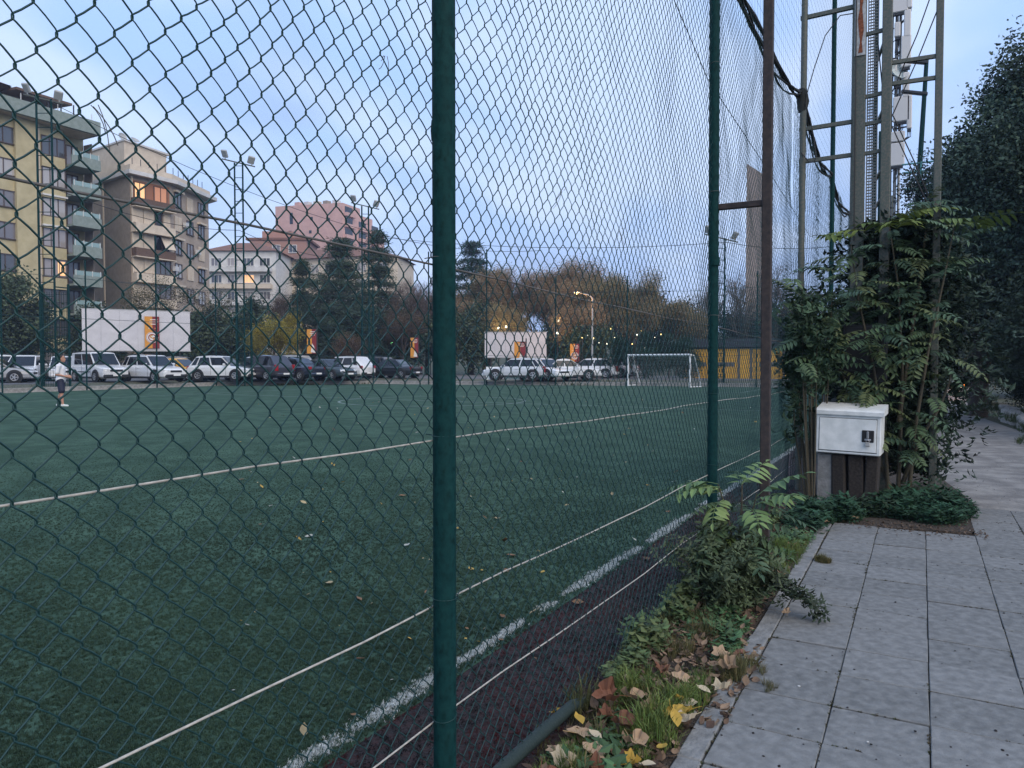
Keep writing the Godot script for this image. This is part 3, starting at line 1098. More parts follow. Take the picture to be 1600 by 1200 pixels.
	for k in 9:
		var s := Shape.new()
		s.box(Vector3(0, 1.2 + k * 0.09, 0.158), Vector3(0.42, 0.045, 0.02), rot(0.5, 0, 0))
		put(lc, "slat", s.mesh(), M.concrete)
	for k in 9:
		var s := Shape.new()
		s.box(Vector3(0, 1.155 + k * 0.09, 0.1515), Vector3(0.42, 0.02, 0.003))
		put(lc, "slot", s.mesh(), M.black)

# ---------------------------------------------------------------- buildings
# a window standing in a wall: frame, sill and pane; `u` runs along the wall, `o` out of it
func window(b: Node3D, at: Vector3, u: Vector3, o: Vector3, w: float, h: float, frame: Material, pane: Material, bars := 1) -> void:
	var bs := Basis(u, Vector3.UP, o)
	var s := Shape.new()
	var t := 0.09
	s.box(at + Vector3.UP * (h * 0.5) + o * 0.03, Vector3(w + t, t, 0.12), bs)
	s.box(at - Vector3.UP * (h * 0.5) + o * 0.05, Vector3(w + 0.25, t, 0.2), bs)
	for k in bars + 2:
		s.box(at + u * (w * (float(k) / (bars + 1) - 0.5)) + o * 0.028, Vector3(t * (1.0 if k == 0 or k == bars + 1 else 0.7), h - t, 0.11), bs)
	var f := put(b, "window", s.mesh(), frame)
	var p := Shape.new()
	p.box(at + o * 0.008, Vector3(w, h, 0.03), bs)
	put(f, "pane", p.mesh(), M.panes[rng.randi() % M.panes.size()] if pane == M.pane else pane)

func shutters(b: Node3D, at: Vector3, u: Vector3, o: Vector3, w: float, h: float, m: Material, n: int) -> void:
	var bs := Basis(u, Vector3.UP, o)
	for k in n:
		var s := Shape.new()
		s.soft(at + u * (w * ((k + 0.5) / n - 0.5)) + o * 0.05, Vector3(w / n - 0.06, h, 0.05), 0.01, bs)
		for q in 6:
			s.box(at + u * (w * ((k + 0.5) / n - 0.5) + (q - 2.5) * w / n / 7.0) + o * 0.079, Vector3(0.025, h - 0.1, 0.01), bs)
		put(b, "shutter", s.mesh(), m)

func block(b: Node3D, called: String, poly: PackedVector2Array, y0: float, y1: float, m: Material) -> MeshInstance3D:
	var s := Shape.new()
	s.prism(poly, y0, y1)
	return put(b, called, s.mesh(), m)

func slab(b: Node3D, called: String, at: Vector3, size: Vector3, m: Material, basis := Basis()) -> MeshInstance3D:
	var s := Shape.new()
	s.box(at, size, basis)
	return put(b, called, s.mesh(), m)

func build_buildings() -> void:
	var yellow := mottled("yellow_wall", Color(0.40, 0.345, 0.205), Color(0.49, 0.425, 0.26), 0.15, 0.9, 0.01, 6)
	var sage := mottled("sage_wall", Color(0.19, 0.235, 0.21), Color(0.25, 0.295, 0.27), 0.2, 0.85)
	var taupe := mottled("taupe_wall", Color(0.25, 0.21, 0.17), Color(0.32, 0.27, 0.22), 0.15, 0.9)
	var beige := mottled("beige_wall", Color(0.32, 0.255, 0.20), Color(0.42, 0.34, 0.27), 0.15, 0.9, 0.01, 6)
	var cream := mottled("cream_wall", Color(0.52, 0.44, 0.345), Color(0.62, 0.53, 0.42), 0.1, 0.9)
	var white := mottled("white_wall", Color(0.5, 0.49, 0.47), Color(0.62, 0.61, 0.6), 0.1, 0.9)
	var pink := mottled("pink_wall", Color(0.50, 0.305, 0.265), Color(0.60, 0.375, 0.325), 0.06, 0.9, 0.015, 6)
	var tile := mottled("roof_tile", Color(0.13, 0.07, 0.05), Color(0.24, 0.12, 0.08), 0.8, 0.9)
	var brown := mottled("brown_wood", Color(0.09, 0.055, 0.04), Color(0.16, 0.10, 0.07), 0.6, 0.8)
	var railing := flat(0.05, 0.05, 0.055, 0.5, 0.4)
	var white_trim := flat(0.62, 0.61, 0.58, 0.6)
	var dark_trim := flat(0.07, 0.05, 0.045, 0.6)
	var glass_rail := flat(0.25, 0.36, 0.36, 0.12)

	# the yellow block at the left
	var b := thing("yellow_apartment_block", "yellow apartment block with green balconies and a set back roof terrace, at the left edge", "building", Vector3(-71, 0, -40))
	block(b, "wall", PackedVector2Array([Vector2(0, 26), Vector2(0, -1.6), Vector2(-1.6, -1.6), Vector2(-1.6, -4.5), Vector2(-14, -4.5), Vector2(-14, 26)]), -1, 23.4, yellow)
	block(b, "stair_pier", PackedVector2Array([Vector2(0.35, 2.8), Vector2(0.35, 0.9), Vector2(-0.1, 0.9), Vector2(-0.1, 2.8)]), -1, 23.3, yellow)
	block(b, "downpipe", PackedVector2Array([Vector2(0.14, 0.74), Vector2(0.14, 0.62), Vector2(0.02, 0.62), Vector2(0.02, 0.74)]), 0, 23.2, cream)
	slab(b, "terrace_parapet", Vector3(-4.9, 23.95, 10.9), Vector3(12.6, 1.25, 30.6), sage)
	slab(b, "terrace_floor", Vector3(-5.5, 23.37, 11.0), Vector3(13.0, 0.1, 30.2), cream)
	var X := Vector3(1, 0, 0)
	var Z := Vector3(0, 0, 1)
	for k in 8:
		var y := 21.6 - 2.8 * k
		for z in [4.2, 9.4, 14.6, 19.8]:
			window(b, Vector3(0.005, y - 0.05, z), -Z, X, 3.0, 1.45, dark_trim, M.pane, 2)
		# bay windows beside the balconies, with a yellow breast below each
		window(b, Vector3(0.01, y - 0.1, -0.65), -Z, X, 2.1, 1.7, dark_trim, M.pane, 2)
		if k == 4:
			slab(b, "lit_window", Vector3(0.06, y - 0.1, -1.2), Vector3(0.03, 1.3, 0.65), M.lit)
		slab(b, "window_breast", Vector3(0.12, y - 1.55, -0.55), Vector3(0.28, 1.05, 2.1), yellow)
		if k == 2 or k == 3:
			slab(b, "awning_box", Vector3(0.2, y + 0.95, -0.6), Vector3(0.35, 0.16, 2.3), white_trim)
		# balcony: slab, green front, glass rail with white posts, door behind
		slab(b, "balcony_floor", Vector3(-0.2, y - 1.55, -3.1), Vector3(2.7, 0.2, 2.6), sage)
		slab(b, "balcony_front", Vector3(1.1, y - 1.15, -3.1), Vector3(0.14, 1.0, 2.8), sage)
		slab(b, "balcony_side", Vector3(0.2, y - 1.15, -4.45), Vector3(1.7, 1.0, 0.12), sage)
		var gl := slab(b, "balcony_glass", Vector3(1.12, y - 0.42, -3.1), Vector3(0.03, 0.42, 2.6), glass_rail)
		for q in 4:
			slab(gl, "rail_post", Vector3(1.15, y - 0.4, -1.9 - q * 0.8), Vector3(0.05, 0.55, 0.05), white_trim)
		window(b, Vector3(-1.59, y - 0.25, -3.3), -Z, X, 1.1, 2.2, brown, M.pane, 1)
		slab(b, "balcony_wall_recess", Vector3(-0.9, y - 0.1, -4.52), Vector3(1.3, 2.6, 0.06), taupe)
	var pent := block(b, "penthouse", PackedVector2Array([Vector2(-3, 25), Vector2(-3, 0.5), Vector2(-12, 0.5), Vector2(-12, 25)]), 23.4, 26.6, taupe)
	for q in 6:
		slab(pent, "penthouse_window", Vector3(-2.97, 25.5, 22 - q * 3.6), Vector3(0.06, 1.7, 2.4), M.pane)
	var rf := Shape.new()
	rf.quad(Vector3(-1.2, 26.4, 26), Vector3(-1.2, 26.4, 2.2), Vector3(-6, 28.2, 2.2), Vector3(-6, 28.2, 26), Vector3(1, 1, 0))
	rf.quad(Vector3(-1.2, 26.3, 26), Vector3(-1.2, 26.3, 2.2), Vector3(-12, 26.3, 2.2), Vector3(-12, 26.3, 26), Vector3(0, -1, 0))
	rf.quad(Vector3(-12, 26.4, 26), Vector3(-12, 26.4, 2.2), Vector3(-6, 28.2, 2.2), Vector3(-6, 28.2, 26), Vector3(-1, 1, 0))
	rf.tri(Vector3(-1.2, 26.4, 2.2), Vector3(-12, 26.4, 2.2), Vector3(-6, 28.2, 2.2), Vector3(0, 0, -1))
	put(b, "roof", rf.mesh(), brown)
	var perg := slab(b, "pergola_roof", Vector3(-2.6, 26.2, -0.2), Vector3(4.6, 0.22, 5.0), brown, rot(0, 0, -0.06))
	for q in 5:
		slab(perg, "pergola_post", Vector3(-0.6, 25.0, 1.8 - q * 1.2), Vector3(0.09, 2.3, 0.09), railing)
	for q in 9:
		slab(b, "rail_post", Vector3(1.3, 24.85, 22.0 - q * 3.2), Vector3(0.05, 0.6, 0.05), white_trim)

	# the beige corner block
	b = thing("beige_corner_block", "beige corner apartment block with a rounded front and cream roof flat, beside the yellow block", "building", Vector3(-71, 0, -48.3))
	block(b, "wall", PackedVector2Array([Vector2(0, -0.02), Vector2(0, -4.7), Vector2(-3.4, -12.3), Vector2(-14, -15), Vector2(-14, -2.2), Vector2(-6.4, -1.1)]), -1, 20.6, beige)
	block(b, "side_wall", PackedVector2Array([Vector2(0.0, 0.02), Vector2(-6.4, -1.06), Vector2(-6.4, -1.2), Vector2(-0.1, -0.15)]), -1, 20.5, taupe)
	block(b, "eave", PackedVector2Array([Vector2(0.8, 0.6), Vector2(0.8, -5.0), Vector2(-2.6, -12.9), Vector2(-14, -15.6), Vector2(-14, -1.6), Vector2(-7, -0.6)]), 20.6, 21.0, white)
	block(b, "roof_parapet", PackedVector2Array([Vector2(0.2, 0.1), Vector2(0.2, -4.8), Vector2(-3.2, -12.4), Vector2(-14, -15.2), Vector2(-14, -2.0), Vector2(-6.6, -1.0)]), 21.0, 21.7, cream)
	block(b, "roof_flat", PackedVector2Array([Vector2(-2.2, -0.9), Vector2(-3.2, -6.6), Vector2(-12, -7.8), Vector2(-12, -2.2)]), 21.6, 24.6, cream)
	block(b, "roof_flat_eave", PackedVector2Array([Vector2(-2.0, -0.8), Vector2(-3.0, -6.9), Vector2(-12, -8.0), Vector2(-12, -2.0)]), 24.6, 24.78, white)
	for q in 12:
		slab(b, "rail_post", Vector3(0.1 - maxf(0.0, q - 5) * 0.42, 22.05, -0.2 - q * 0.95), Vector3(0.05, 0.7, 0.05), railing)
	for q in 2:
		var dish := Shape.new()
		dish.lathe(PackedVector2Array([Vector2(0, 0), Vector2(0.3, 0.06), Vector2(0.48, 0.18)]), Transform3D(rot(0, 0, -1.2 + q * 0.5), Vector3(-4.5, 25.6, -2.2 - q * 1.5)), 12)
		dish.pipe(Vector3(-4.5, 24.7, -2.2 - q * 1.5), Vector3(-4.5, 25.6, -2.2 - q * 1.5), 0.04, 6)
		put(b, "satellite_dish", dish.mesh(), M.galv)
	for k in 8:
		var y := 19.1 - 2.55 * k
		# front bay: loggia at the top, closed with shutters below
		if k == 0:
			slab(b, "loggia_back", Vector3(0.02, y, -2.35), Vector3(0.05, 2.2, 4.3), flat(0.30, 0.13, 0.07, 0.8))
			window(b, Vector3(0.06, y + 0.1, -1.0), -Z, X, 1.2, 1.6, brown, M.lit, 1)
			window(b, Vector3(0.06, y + 0.1, -3.4), -Z, X, 1.5, 1.6, brown, glow(0.8, 0.36, 0.2, 0.22), 1)
		else:
			shutters(b, Vector3(0.06, y + 0.15, -1.35), -Z, X, 2.5, 1.6, cream, 2)
			if k == 2:
				slab(b, "open_shutter", Vector3(0.6, y + 0.1, -3.9), Vector3(0.05, 1.6, 1.2), cream, rot(0, 0, 0.55))
				window(b, Vector3(0.03, y + 0.1, -3.5), -Z, X, 1.6, 1.6, dark_trim, M.car_pane, 1)
			elif k == 1:
				shutters(b, Vector3(0.06, y + 0.15, -4.1), -Z, X, 0.9, 1.7, cream, 1)
				window(b, Vector3(0.03, y + 0.1, -3.15), -Z, X, 0.7, 1.5, dark_trim, M.car_pane, 0)
			else:
				window(b, Vector3(0.03, y + 0.1, -3.6), -Z, X, 1.8, 1.5, dark_trim, M.pane, 2)
		slab(b, "bay_parapet", Vector3(0.4, y - 1.2, -2.35), Vector3(0.8, 0.85, 4.6), [brown, cream, brown, cream, cream, beige, cream, cream][k])
		slab(b, "bay_ledge", Vector3(0.42, y - 1.66, -2.35), Vector3(0.9, 0.1, 4.7), cream)
		# the receding wing
		var u := Vector3(-3.4, 0, -7.6).normalized()
		var o := Vector3(-u.z, 0, u.x)
		if o.x < 0:
			o = -o
		var corner := Vector3(0, 0, -4.7)
		for q in 3:
			var at := corner + u * (1.35 + 2.55 * q) + Vector3(0, y + 0.05, 0)
			if (k + q) % 3 == 1:
				shutters(b, at + o * 0.01, u, o, 1.5, 1.6, cream, 2)
			else:
				window(b, at + o * 0.005, u, o, 1.35, 1.5, dark_trim, M.pane, 1)
			if (k * 2 + q) % 4 == 0:
				slab(b, "awning_box", at + o * 0.2 + Vector3(0, 0.92, 0), Vector3(1.7, 0.22, 0.4), cream, Basis(u, Vector3.UP, o))
	var wing := Vector3(-3.4, 0, -7.6).normalized()
	for e in [[2.6, 17.6], [5.2, 15.0], [0.3, 12.5], [5.2, 9.9]]:
		slab(b, "air_conditioner", Vector3(0, e[1] - 0.9, -4.7) + wing * e[0] + Vector3(0.3, 0, -0.1), Vector3(0.75, 0.5, 0.32), white, Basis(wing, Vector3.UP, Vector3(-wing.z, 0, wing.x)))
	slab(b, "downpipe", Vector3(-5.6, 10, -0.7), Vector3(0.14, 21, 0.14), cream)
	slab(b, "downpipe", Vector3(0.12, 10, -0.12), Vector3(0.12, 21, 0.12), cream)

	# the white houses further off
	b = thing("white_apartment_block", "low white apartment block with brown tiled roof behind the floodlight mast", "building", Vector3(-101, 0, -82))
	var yw := rot(0, 0.51, 0)
	block(b, "wall", PackedVector2Array([Vector2(0, 0), Vector2(9.6, -5.3), Vector2(4.0, -15), Vector2(-6, -9.6)]), -1, 19.4, white)
	var r2 := Shape.new()
	var e0 := Vector3(-0.5, 19.4, 0.8)
	var e1 := Vector3(10.4, 19.4, -5.2)
	var e2 := Vector3(4.2, 19.4, -15.8)
	var e3 := Vector3(-6.8, 19.4, -9.6)
	var t0 := Vector3(0.6, 21.4, -5.6)
	var t1 := Vector3(3.5, 21.4, -7.2)
	r2.quad(e0, e1, t1, t0, Vector3(1, 1, 1))
	r2.tri(e1, e2, t1, Vector3(1, 1, -1))
	r2.quad(e2, e3, t0, t1, Vector3(-1, 1, -1))
	r2.tri(e3, e0, t0, Vector3(-1, 1, 1))
	r2.quad(e0, e1, e2, e3, Vector3(0, -1, 0))
	put(b, "roof", r2.mesh(), tile)
	var u3 := Vector3(9.6, 0, -5.3).normalized()
	var o3 := Vector3(-u3.z, 0, u3.x)
	for k in 4:
		for q in 4:
			var at := u3 * (1.4 + q * 2.6) + Vector3(0, 17.6 - 2.7 * k, 0)
			window(b, at + o3 * 0.006, u3, o3, 1.7, 1.3, white_trim, M.lit if (k == 1 and q == 2) else M.pane, 2)
		slab(b, "balcony", u3 * 5.2 + o3 * 0.5 + Vector3(0, 16.35 - 2.7 * k, 0), Vector3(10.4, 0.7, 1.0), white if k % 2 == 0 else cream, Basis(u3, Vector3.UP, o3))
	b = thing("terracotta_house", "terracotta roofed upper storey between the white block and the pink tower", "building", Vector3(-107, 0, -96))
	block(b, "wall", PackedVector2Array([Vector2(0, 0), Vector2(9.0, -5), Vector2(4.0, -13), Vector2(-5, -8)]), -1, 23.6, flat(0.33, 0.19, 0.15, 0.9))
	block(b, "roof", PackedVector2Array([Vector2(-0.5, 0.5), Vector2(9.6, -5), Vector2(4.2, -13.6), Vector2(-5.6, -8)]), 23.6, 24.0, tile)
	block(b, "roof_room", PackedVector2Array([Vector2(1, -2), Vector2(6, -5), Vector2(3, -10), Vector2(-2, -7)]), 24.0, 25.4, flat(0.36, 0.2, 0.155, 0.9))
	for q in 3:
		window(b, Vector3(1.6 + 2.6 * q, 22.0, -0.88 - 1.45 * q), Vector3(9, 0, -5).normalized(), Vector3(5, 0, 9).normalized(), 1.4, 1.4, white_trim, M.pane, 1)

	# the pink block on the hill
	b = thing("pink_tower_block", "large salmon pink block with dark stepped balconies on the hill", "building", Vector3(-133.5, 0, -150.7))
	block(b, "wall", PackedVector2Array([Vector2(0, 0), Vector2(-3, -21), Vector2(-21, -17), Vector2(-19.2, 4.9)]), 0, 38.5, pink)
	block(b, "upper_wall", PackedVector2Array([Vector2(-0.05, -0.02), Vector2(-1.2, -8.4), Vector2(-20, -4.5), Vector2(-19.2, 4.87)]), 38.5, 43.2, pink)
	block(b, "middle_wall", PackedVector2Array([Vector2(-1.2, -8.4), Vector2(-2.1, -14.7), Vector2(-20, -11), Vector2(-20, -4.5)]), 38.5, 41.4, pink)
	for q in 5:
		slab(b, "roof_shed", Vector3(-14.0 + q * 2.7, 43.7, 1.5 - q * 0.7), Vector3(1.5, 1.2, 1.6), [pink, white, cream, taupe, white][q])
	var ub := Vector3(-3, 0, -21).normalized()
	var ob := Vector3(21, 0, -3).normalized()
	for k in 12:
		var y := 41.6 - 2.9 * k
		for q in 3:
			if (q == 2 and k < 1):
				continue
			var at := ub * (2.9 + 6.6 * q) + Vector3(0, y, 0)
			if k == 0 and q == 1:
				continue
			slab(b, "loggia", at + ob * 0.02, Vector3(3.6, 1.9, 0.06), M.car_pane, Basis(ub, Vector3.UP, ob))
			slab(b, "loggia_parapet", at + ob * 0.45 + Vector3(0, -1.2, 0), Vector3(4.4, 0.9, 0.9), pink, Basis(ub, Vector3.UP, ob))
	var ua := Vector3(-19.2, 0, 4.9).normalized()
	var oa := Vector3(4.9, 0, 19.2).normalized()
	for e in [[15.0, 39.8], [15.4, 35.0], [15.4, 30.0], [4.0, 39.0], [9.0, 39.5], [9.4, 36.0]]:
		slab(b, "small_window", ua * e[0] + Vector3(0, e[1], 0) + oa * 0.02, Vector3(0.9 if e[0] > 14 else 0.7, 3.0 if e[0] > 14 else 0.8, 0.08), M.car_pane, Basis(ua, Vector3.UP, oa))
	b = thing("beige_long_block", "long pale beige block with red roof half hidden by the conifers", "building", Vector3(-84.5, 0, -97))
	block(b, "wall", PackedVector2Array([Vector2(0, 0), Vector2(7.2, -3.8), Vector2(3, -14), Vector2(-14, -12), Vector2(-13.6, 1.9)]), 0, 19.2, cream)
	var r4 := Shape.new()
	r4.quad(Vector3(-14.2, 19.2, 2.6), Vector3(0.2, 19.2, 0.7), Vector3(-1.5, 21.7, -5), Vector3(-11, 21.7, -4), Vector3(0, 1, 1))
	r4.quad(Vector3(0.2, 19.2, 0.7), Vector3(7.9, 19.2, -3.8), Vector3(1, 21.0, -7), Vector3(-1.5, 21.7, -5), Vector3(1, 1, 1))
	r4.quad(Vector3(7.9, 19.2, -3.8), Vector3(3.4, 19.2, -14.4), Vector3(-1.5, 21.0, -9), Vector3(1, 21.0, -7), Vector3(1, 1, -1))
	r4.quad(Vector3(-14.2, 19.2, 2.6), Vector3(-14.6, 19.2, -12.6), Vector3(-11, 21.7, -8), Vector3(-11, 21.7, -4), Vector3(-1, 1, 0))
	r4.quad(Vector3(-14.6, 19.2, -12.6), Vector3(3.4, 19.2, -14.4), Vector3(-1.5, 21.0, -9), Vector3(-11, 21.7, -8), Vector3(0, 1, -1))
	put(b, "roof", r4.mesh(), tile)
	for k in 5:
		for q in 5:
			var uu := Vector3(13.6, 0, -1.9).normalized()
			var oo := Vector3(1.9, 0, 13.6).normalized()
			window(b, Vector3(-13.6, 17.4 - 2.7 * k, 1.9) + uu * (1.5 + 2.7 * q) + oo * 0.006, uu, oo, 1.4, 1.4, white_trim, M.pane, 1)
		for q in 2:
			var uu := Vector3(7.2, 0, -3.8).normalized()
			var oo := Vector3(3.8, 0, 7.2).normalized()
			window(b, Vector3(0, 17.4 - 2.7 * k, 0) + uu * (2.0 + 3.6 * q) + oo * 0.006, uu, oo, 1.5, 1.4, white_trim, M.pane, 1)
	# the slim brown tower beyond the far end of the pitch
	b = thing("slim_tower_block", "slim brown tower block with a sloping roof seen between the fence posts", "building", Vector3(-25.1, 0, -124))
	var s := Shape.new()
	var w2 := Vector3(1.9, 0, -5.0)
	var dp := Vector3(-2.4, 0, -12)
	s.quad(Vector3.ZERO, w2, w2 + Vector3(0, 32.4, 0), Vector3(0, 33.4, 0), Vector3(8, 0, 2))
	s.quad(Vector3.ZERO, dp, dp + Vector3(0, 33.4, 0), Vector3(0, 33.4, 0), Vector3(0, 0, 1))
	s.quad(w2, w2 + dp, w2 + dp + Vector3(0, 32.4, 0), w2 + Vector3(0, 32.4, 0), Vector3(0, 0, -1))
	s.quad(dp, dp + w2, dp + w2 + Vector3(0, 32.4, 0), dp + Vector3(0, 33.4, 0), Vector3(-1, 0, 0))
	s.quad(Vector3(0, 33.4, 0), w2 + Vector3(0, 32.4, 0), dp + w2 + Vector3(0, 32.4, 0), dp + Vector3(0, 33.4, 0), Vector3.UP)
	put(b, "wall", s.mesh(), mottled("slim_wall", Color(0.17, 0.14, 0.125), Color(0.25, 0.21, 0.19), 0.1, 0.9))
	# the long yellow pavilion beyond the far goal
	b = thing("yellow_pavilion", "long low yellow pavilion with dark flat roof and grey bands beyond the far goal", "building", Vector3(-16.0, 0.3, -56))
	var yb := mottled("pavilion_yellow", Color(0.62, 0.34, 0.04), Color(0.72, 0.41, 0.07), 0.3, 0.8)
	var grey_band := flat(0.13, 0.135, 0.14, 0.6)
	slab(b, "wall", Vector3(6.5, 1.0, -3), Vector3(13, 2.6, 6), flat(0.16, 0.155, 0.15, 0.9))
	slab(b, "roof", Vector3(6.5, 2.65, -3.0), Vector3(14, 0.62, 6.5), flat(0.035, 0.04, 0.055, 0.7))
	slab(b, "plinth", Vector3(6.5, -0.2, 0.06), Vector3(13.2, 0.4, 0.1), M.concrete)
	var x := 0.0
	for wv in [2.1, 2.0, 0.8, 2.2, 2.4, 2.2]:
		var panel := slab(b, "yellow_panel", Vector3(x + wv * 0.5, 1.12, 0.03), Vector3(wv - 0.12, 2.2, 0.06), yb)
		if wv > 1.0:
			slab(panel, "grey_band", Vector3(x + wv * 0.5 + 0.15, 1.08, 0.07), Vector3(wv * 0.62, 0.3, 0.03), grey_band)
			for q in 6:
				slab(panel, "rib", Vector3(x + 0.2 + q * (wv - 0.4) / 5.0, 1.12, 0.075), Vector3(0.03, 2.15, 0.02), yb)
		x += wv + 0.08

# ---------------------------------------------------------------- trees
func limb(s: Shape, a: Vector3, d: Vector3, l: float, r: float, bend: float, sides: int) -> PackedVector3Array:
	var p := PackedVector3Array([a])
	var rad := [r]
	var dir := d.normalized()
	var n := 4 if sides > 3 else 2
	for k in n:
		dir = (dir + Vector3(rng.randfn(), rng.randfn() * 0.6 + 0.15, rng.randfn()) * bend).normalized()
		p.append(p[p.size() - 1] + dir * l / n)
		rad.append(r * (1.0 - 0.62 * (k + 1) / n))
	s.tube(p, rad, sides, false)
	return p

# leafy crown: lumps of leaf sprays round the ends of the limbs
func leafy_tree(called: String, label: String, category: String, group: String, at: Vector3, h: float, rx: float, ry: float, lumps: int, per: int, size: float, tone: Color, vary: float, clumps: Array, trunk_r := 0.16, tone2 := Color(-1, 0, 0), lump_r := 0.34) -> Node3D:
	var t := thing(called, label, category, at, 0, group)
	var s := Shape.new()
	var mid := Vector3(0, h - ry, 0)
	s.tube(PackedVector3Array([Vector3(0, -0.4, 0), Vector3(rnd(-0.1, 0.1), (h - ry) * 0.4, rnd(-0.1, 0.1)), mid, mid + Vector3(rnd(-0.3, 0.3), ry * 0.5, rnd(-0.3, 0.3))]), [trunk_r * 1.3, trunk_r, trunk_r * 0.7, trunk_r * 0.25], 8, false)
	var where: Array[Transform3D] = []
	var tint := PackedColorArray()
	var by := [[], [], [], []]
	var tints := [PackedColorArray(), PackedColorArray(), PackedColorArray(), PackedColorArray()]
	for k in lumps:
		var d := Vector3(rng.randfn(), rng.randfn(), rng.randfn()).normalized()
		var far := pow(rng.randf(), 0.45)
		var c := mid + Vector3(d.x * rx * far, d.y * ry * far, d.z * rx * far) * 0.82
		s.tube(PackedVector3Array([Vector3(0, mid.y - ry * 0.5 * rng.randf(), 0), mid.lerp(c, 0.5) + Vector3(0, -0.1 * ry, 0), c]), [trunk_r * 0.35, trunk_r * 0.2, trunk_r * 0.07], 4, false)
		var lr := rx * lump_r * rnd(0.6, 1.25)
		var lt := rnd(1.0 - vary, 1.0 + vary)
		var base := tone
		if tone2.r >= 0.0:
			base = tone.lerp(tone2, clampf(rng.randfn() * 0.35 + 0.5, 0, 1))
		for q in per:
			var e := Vector3(rng.randfn(), rng.randfn() * 0.75, rng.randfn()).normalized() * lr * pow(rng.randf(), 0.4)
			var v := lt * rnd(0.86, 1.14)
			var which := rng.randi() % 4
			by[which].append(Transform3D(rot(rnd(-0.6, 0.6), rnd(0, TAU), rnd(-0.6, 0.6)).scaled(Vector3.ONE * size * rnd(0.7, 1.3)), c + e))
			tints[which].append(Color(base.r * v, base.g * v, base.b * v))
	put(t, "trunk", s.mesh(), M.bark)
	for q in 4:
		where = []
		where.assign(by[q])
		stuff(scatter(t, "crown", clumps[q], M.leaf, where, tints[q]))
	return t

# bare winter tree with fine twigs and perhaps some last leaves
func bare_tree(called: String, label: String, group: String, at: Vector3, h: float, spread: float, depth: int, leaves: int, tone: Color, twig: Material, leaf_size := 0.8, bole := 0.36) -> void:
	var t := thing(called, label, "tree", at, 0, group)
	var s := Shape.new()
	var fine := Shape.new()
	var ends := PackedVector3Array()
	var todo := [[Vector3(0, -0.3, 0), Vector3.UP, h * bole, h * 0.018, 0]]
	while todo.size() > 0:
		var e = todo.pop_back()
		var lvl: int = e[4]
		var p := limb(s if lvl < 3 else fine, e[0], e[1], e[2], e[3], 0.06 + 0.05 * lvl, 7 if lvl == 0 else (5 if lvl < 3 else 3))
		if lvl >= depth:
			ends.append(p[p.size() - 1])
			ends.append(p[1])
			continue
		var kids := 5 if lvl == 0 else 4
		for k in kids:
			var f := rnd(0.45, 1.0) if lvl > 0 else rnd(0.55, 1.0)
			var i := clampi(int(f * (p.size() - 1)), 1, p.size() - 1)
			var ax := Vector3(rng.randfn(), 0.2, rng.randfn()).normalized()
			var d: Vector3 = (e[1] * 0.75 + ax * spread * rnd(0.5, 1.1) + Vector3.UP * 0.22).normalized()
			todo.append([p[i], d, e[2] * rnd(0.55, 0.78), e[3] * 0.48, lvl + 1])
	put(t, "trunk", s.mesh(), M.bark)
	var tw := put(t, "twigs", fine.mesh(), twig)
	stuff(tw)
	if leaves > 0:
		var where: Array[Transform3D] = []
		var tint := PackedColorArray()
		for k in leaves:
			var c := ends[rng.randi() % ends.size()]
			var v := rnd(0.6, 1.35)
			where.append(Transform3D(rot(rnd(-0.6, 0.6), rnd(0, TAU), rnd(-0.6, 0.6)).scaled(Vector3.ONE * leaf_size * rnd(0.5, 1.2)), c + Vector3(rng.randfn(), rng.randfn(), rng.randfn()) * 0.3))
			tint.append(Color(tone.r * v * rnd(0.9, 1.15), tone.g * v, tone.b * v))
		stuff(scatter(t, "crown", M.clump_fine[0], M.dry, where, tint))

# layered conifer
func conifer(called: String, label: String, group: String, at: Vector3, h: float, r: float, low: float, layers: int, tone: Color, droop: float, size := 1.0, topw := 0.12) -> void:
	var t := thing(called, label, "tree", at, 0, group)
	var s := Shape.new()
	s.tube(PackedVector3Array([Vector3(0, -0.3, 0), Vector3(0.1, h * 0.5, 0), Vector3(0, h, 0)]), [h * 0.02, h * 0.013, 0.02], 7, false)
	var by := [[], [], [], []]
	var tints := [PackedColorArray(), PackedColorArray(), PackedColorArray(), PackedColorArray()]
	for k in layers:
		var f := (k + rnd(-0.3, 0.3)) / (layers - 1.0)
		var y := lerpf(low, h * 0.985, clampf(f, 0, 1))
		var reach := r * lerpf(1.0, topw, pow(clampf(f, 0, 1), 0.9)) * rnd(0.6, 1.25)
		var n := 6
		var a0 := rnd(0, TAU)
		for b in n:
			var a := a0 + TAU * b / n + rnd(-0.25, 0.25)
			var o := Vector3(cos(a), 0, sin(a))
			var rr := reach * rnd(0.65, 1.1)
			var tip := Vector3(0, y, 0) + o * rr + Vector3(0, -droop * rr, 0)
			s.tube(PackedVector3Array([Vector3(0, y, 0), Vector3(0, y + 0.06 * rr, 0) + o * rr * 0.5, tip]), [0.05, 0.03, 0.012], 3, false)
			var m := int(5 + rr * 6.0)
			for q in m:
				var g := pow(rng.randf(), 0.6)
				var p := Vector3(0, y, 0).lerp(tip, g) + Vector3(0, 0.06 * rr * sin(PI * g), 0) + Vector3(-o.z, 0, o.x) * rng.randfn() * rr * 0.17 + Vector3(0, rng.randfn() * 0.07 - 0.08, 0)
				var v := rnd(0.6, 1.35)
				var w := rng.randi() % 4
				by[w].append(Transform3D(Basis(Vector3.UP, rnd(0, TAU)).scaled(Vector3.ONE * size * rnd(0.7, 1.25)), p))
				tints[w].append(Color(tone.r * v, tone.g * v, tone.b * v))
	put(t, "trunk", s.mesh(), M.bark)
	for q in 4:
		var where: Array[Transform3D] = []
		where.assign(by[q])
		stuff(scatter(t, "crown", M.clump_needle[q], M.needle, where, tints[q]))

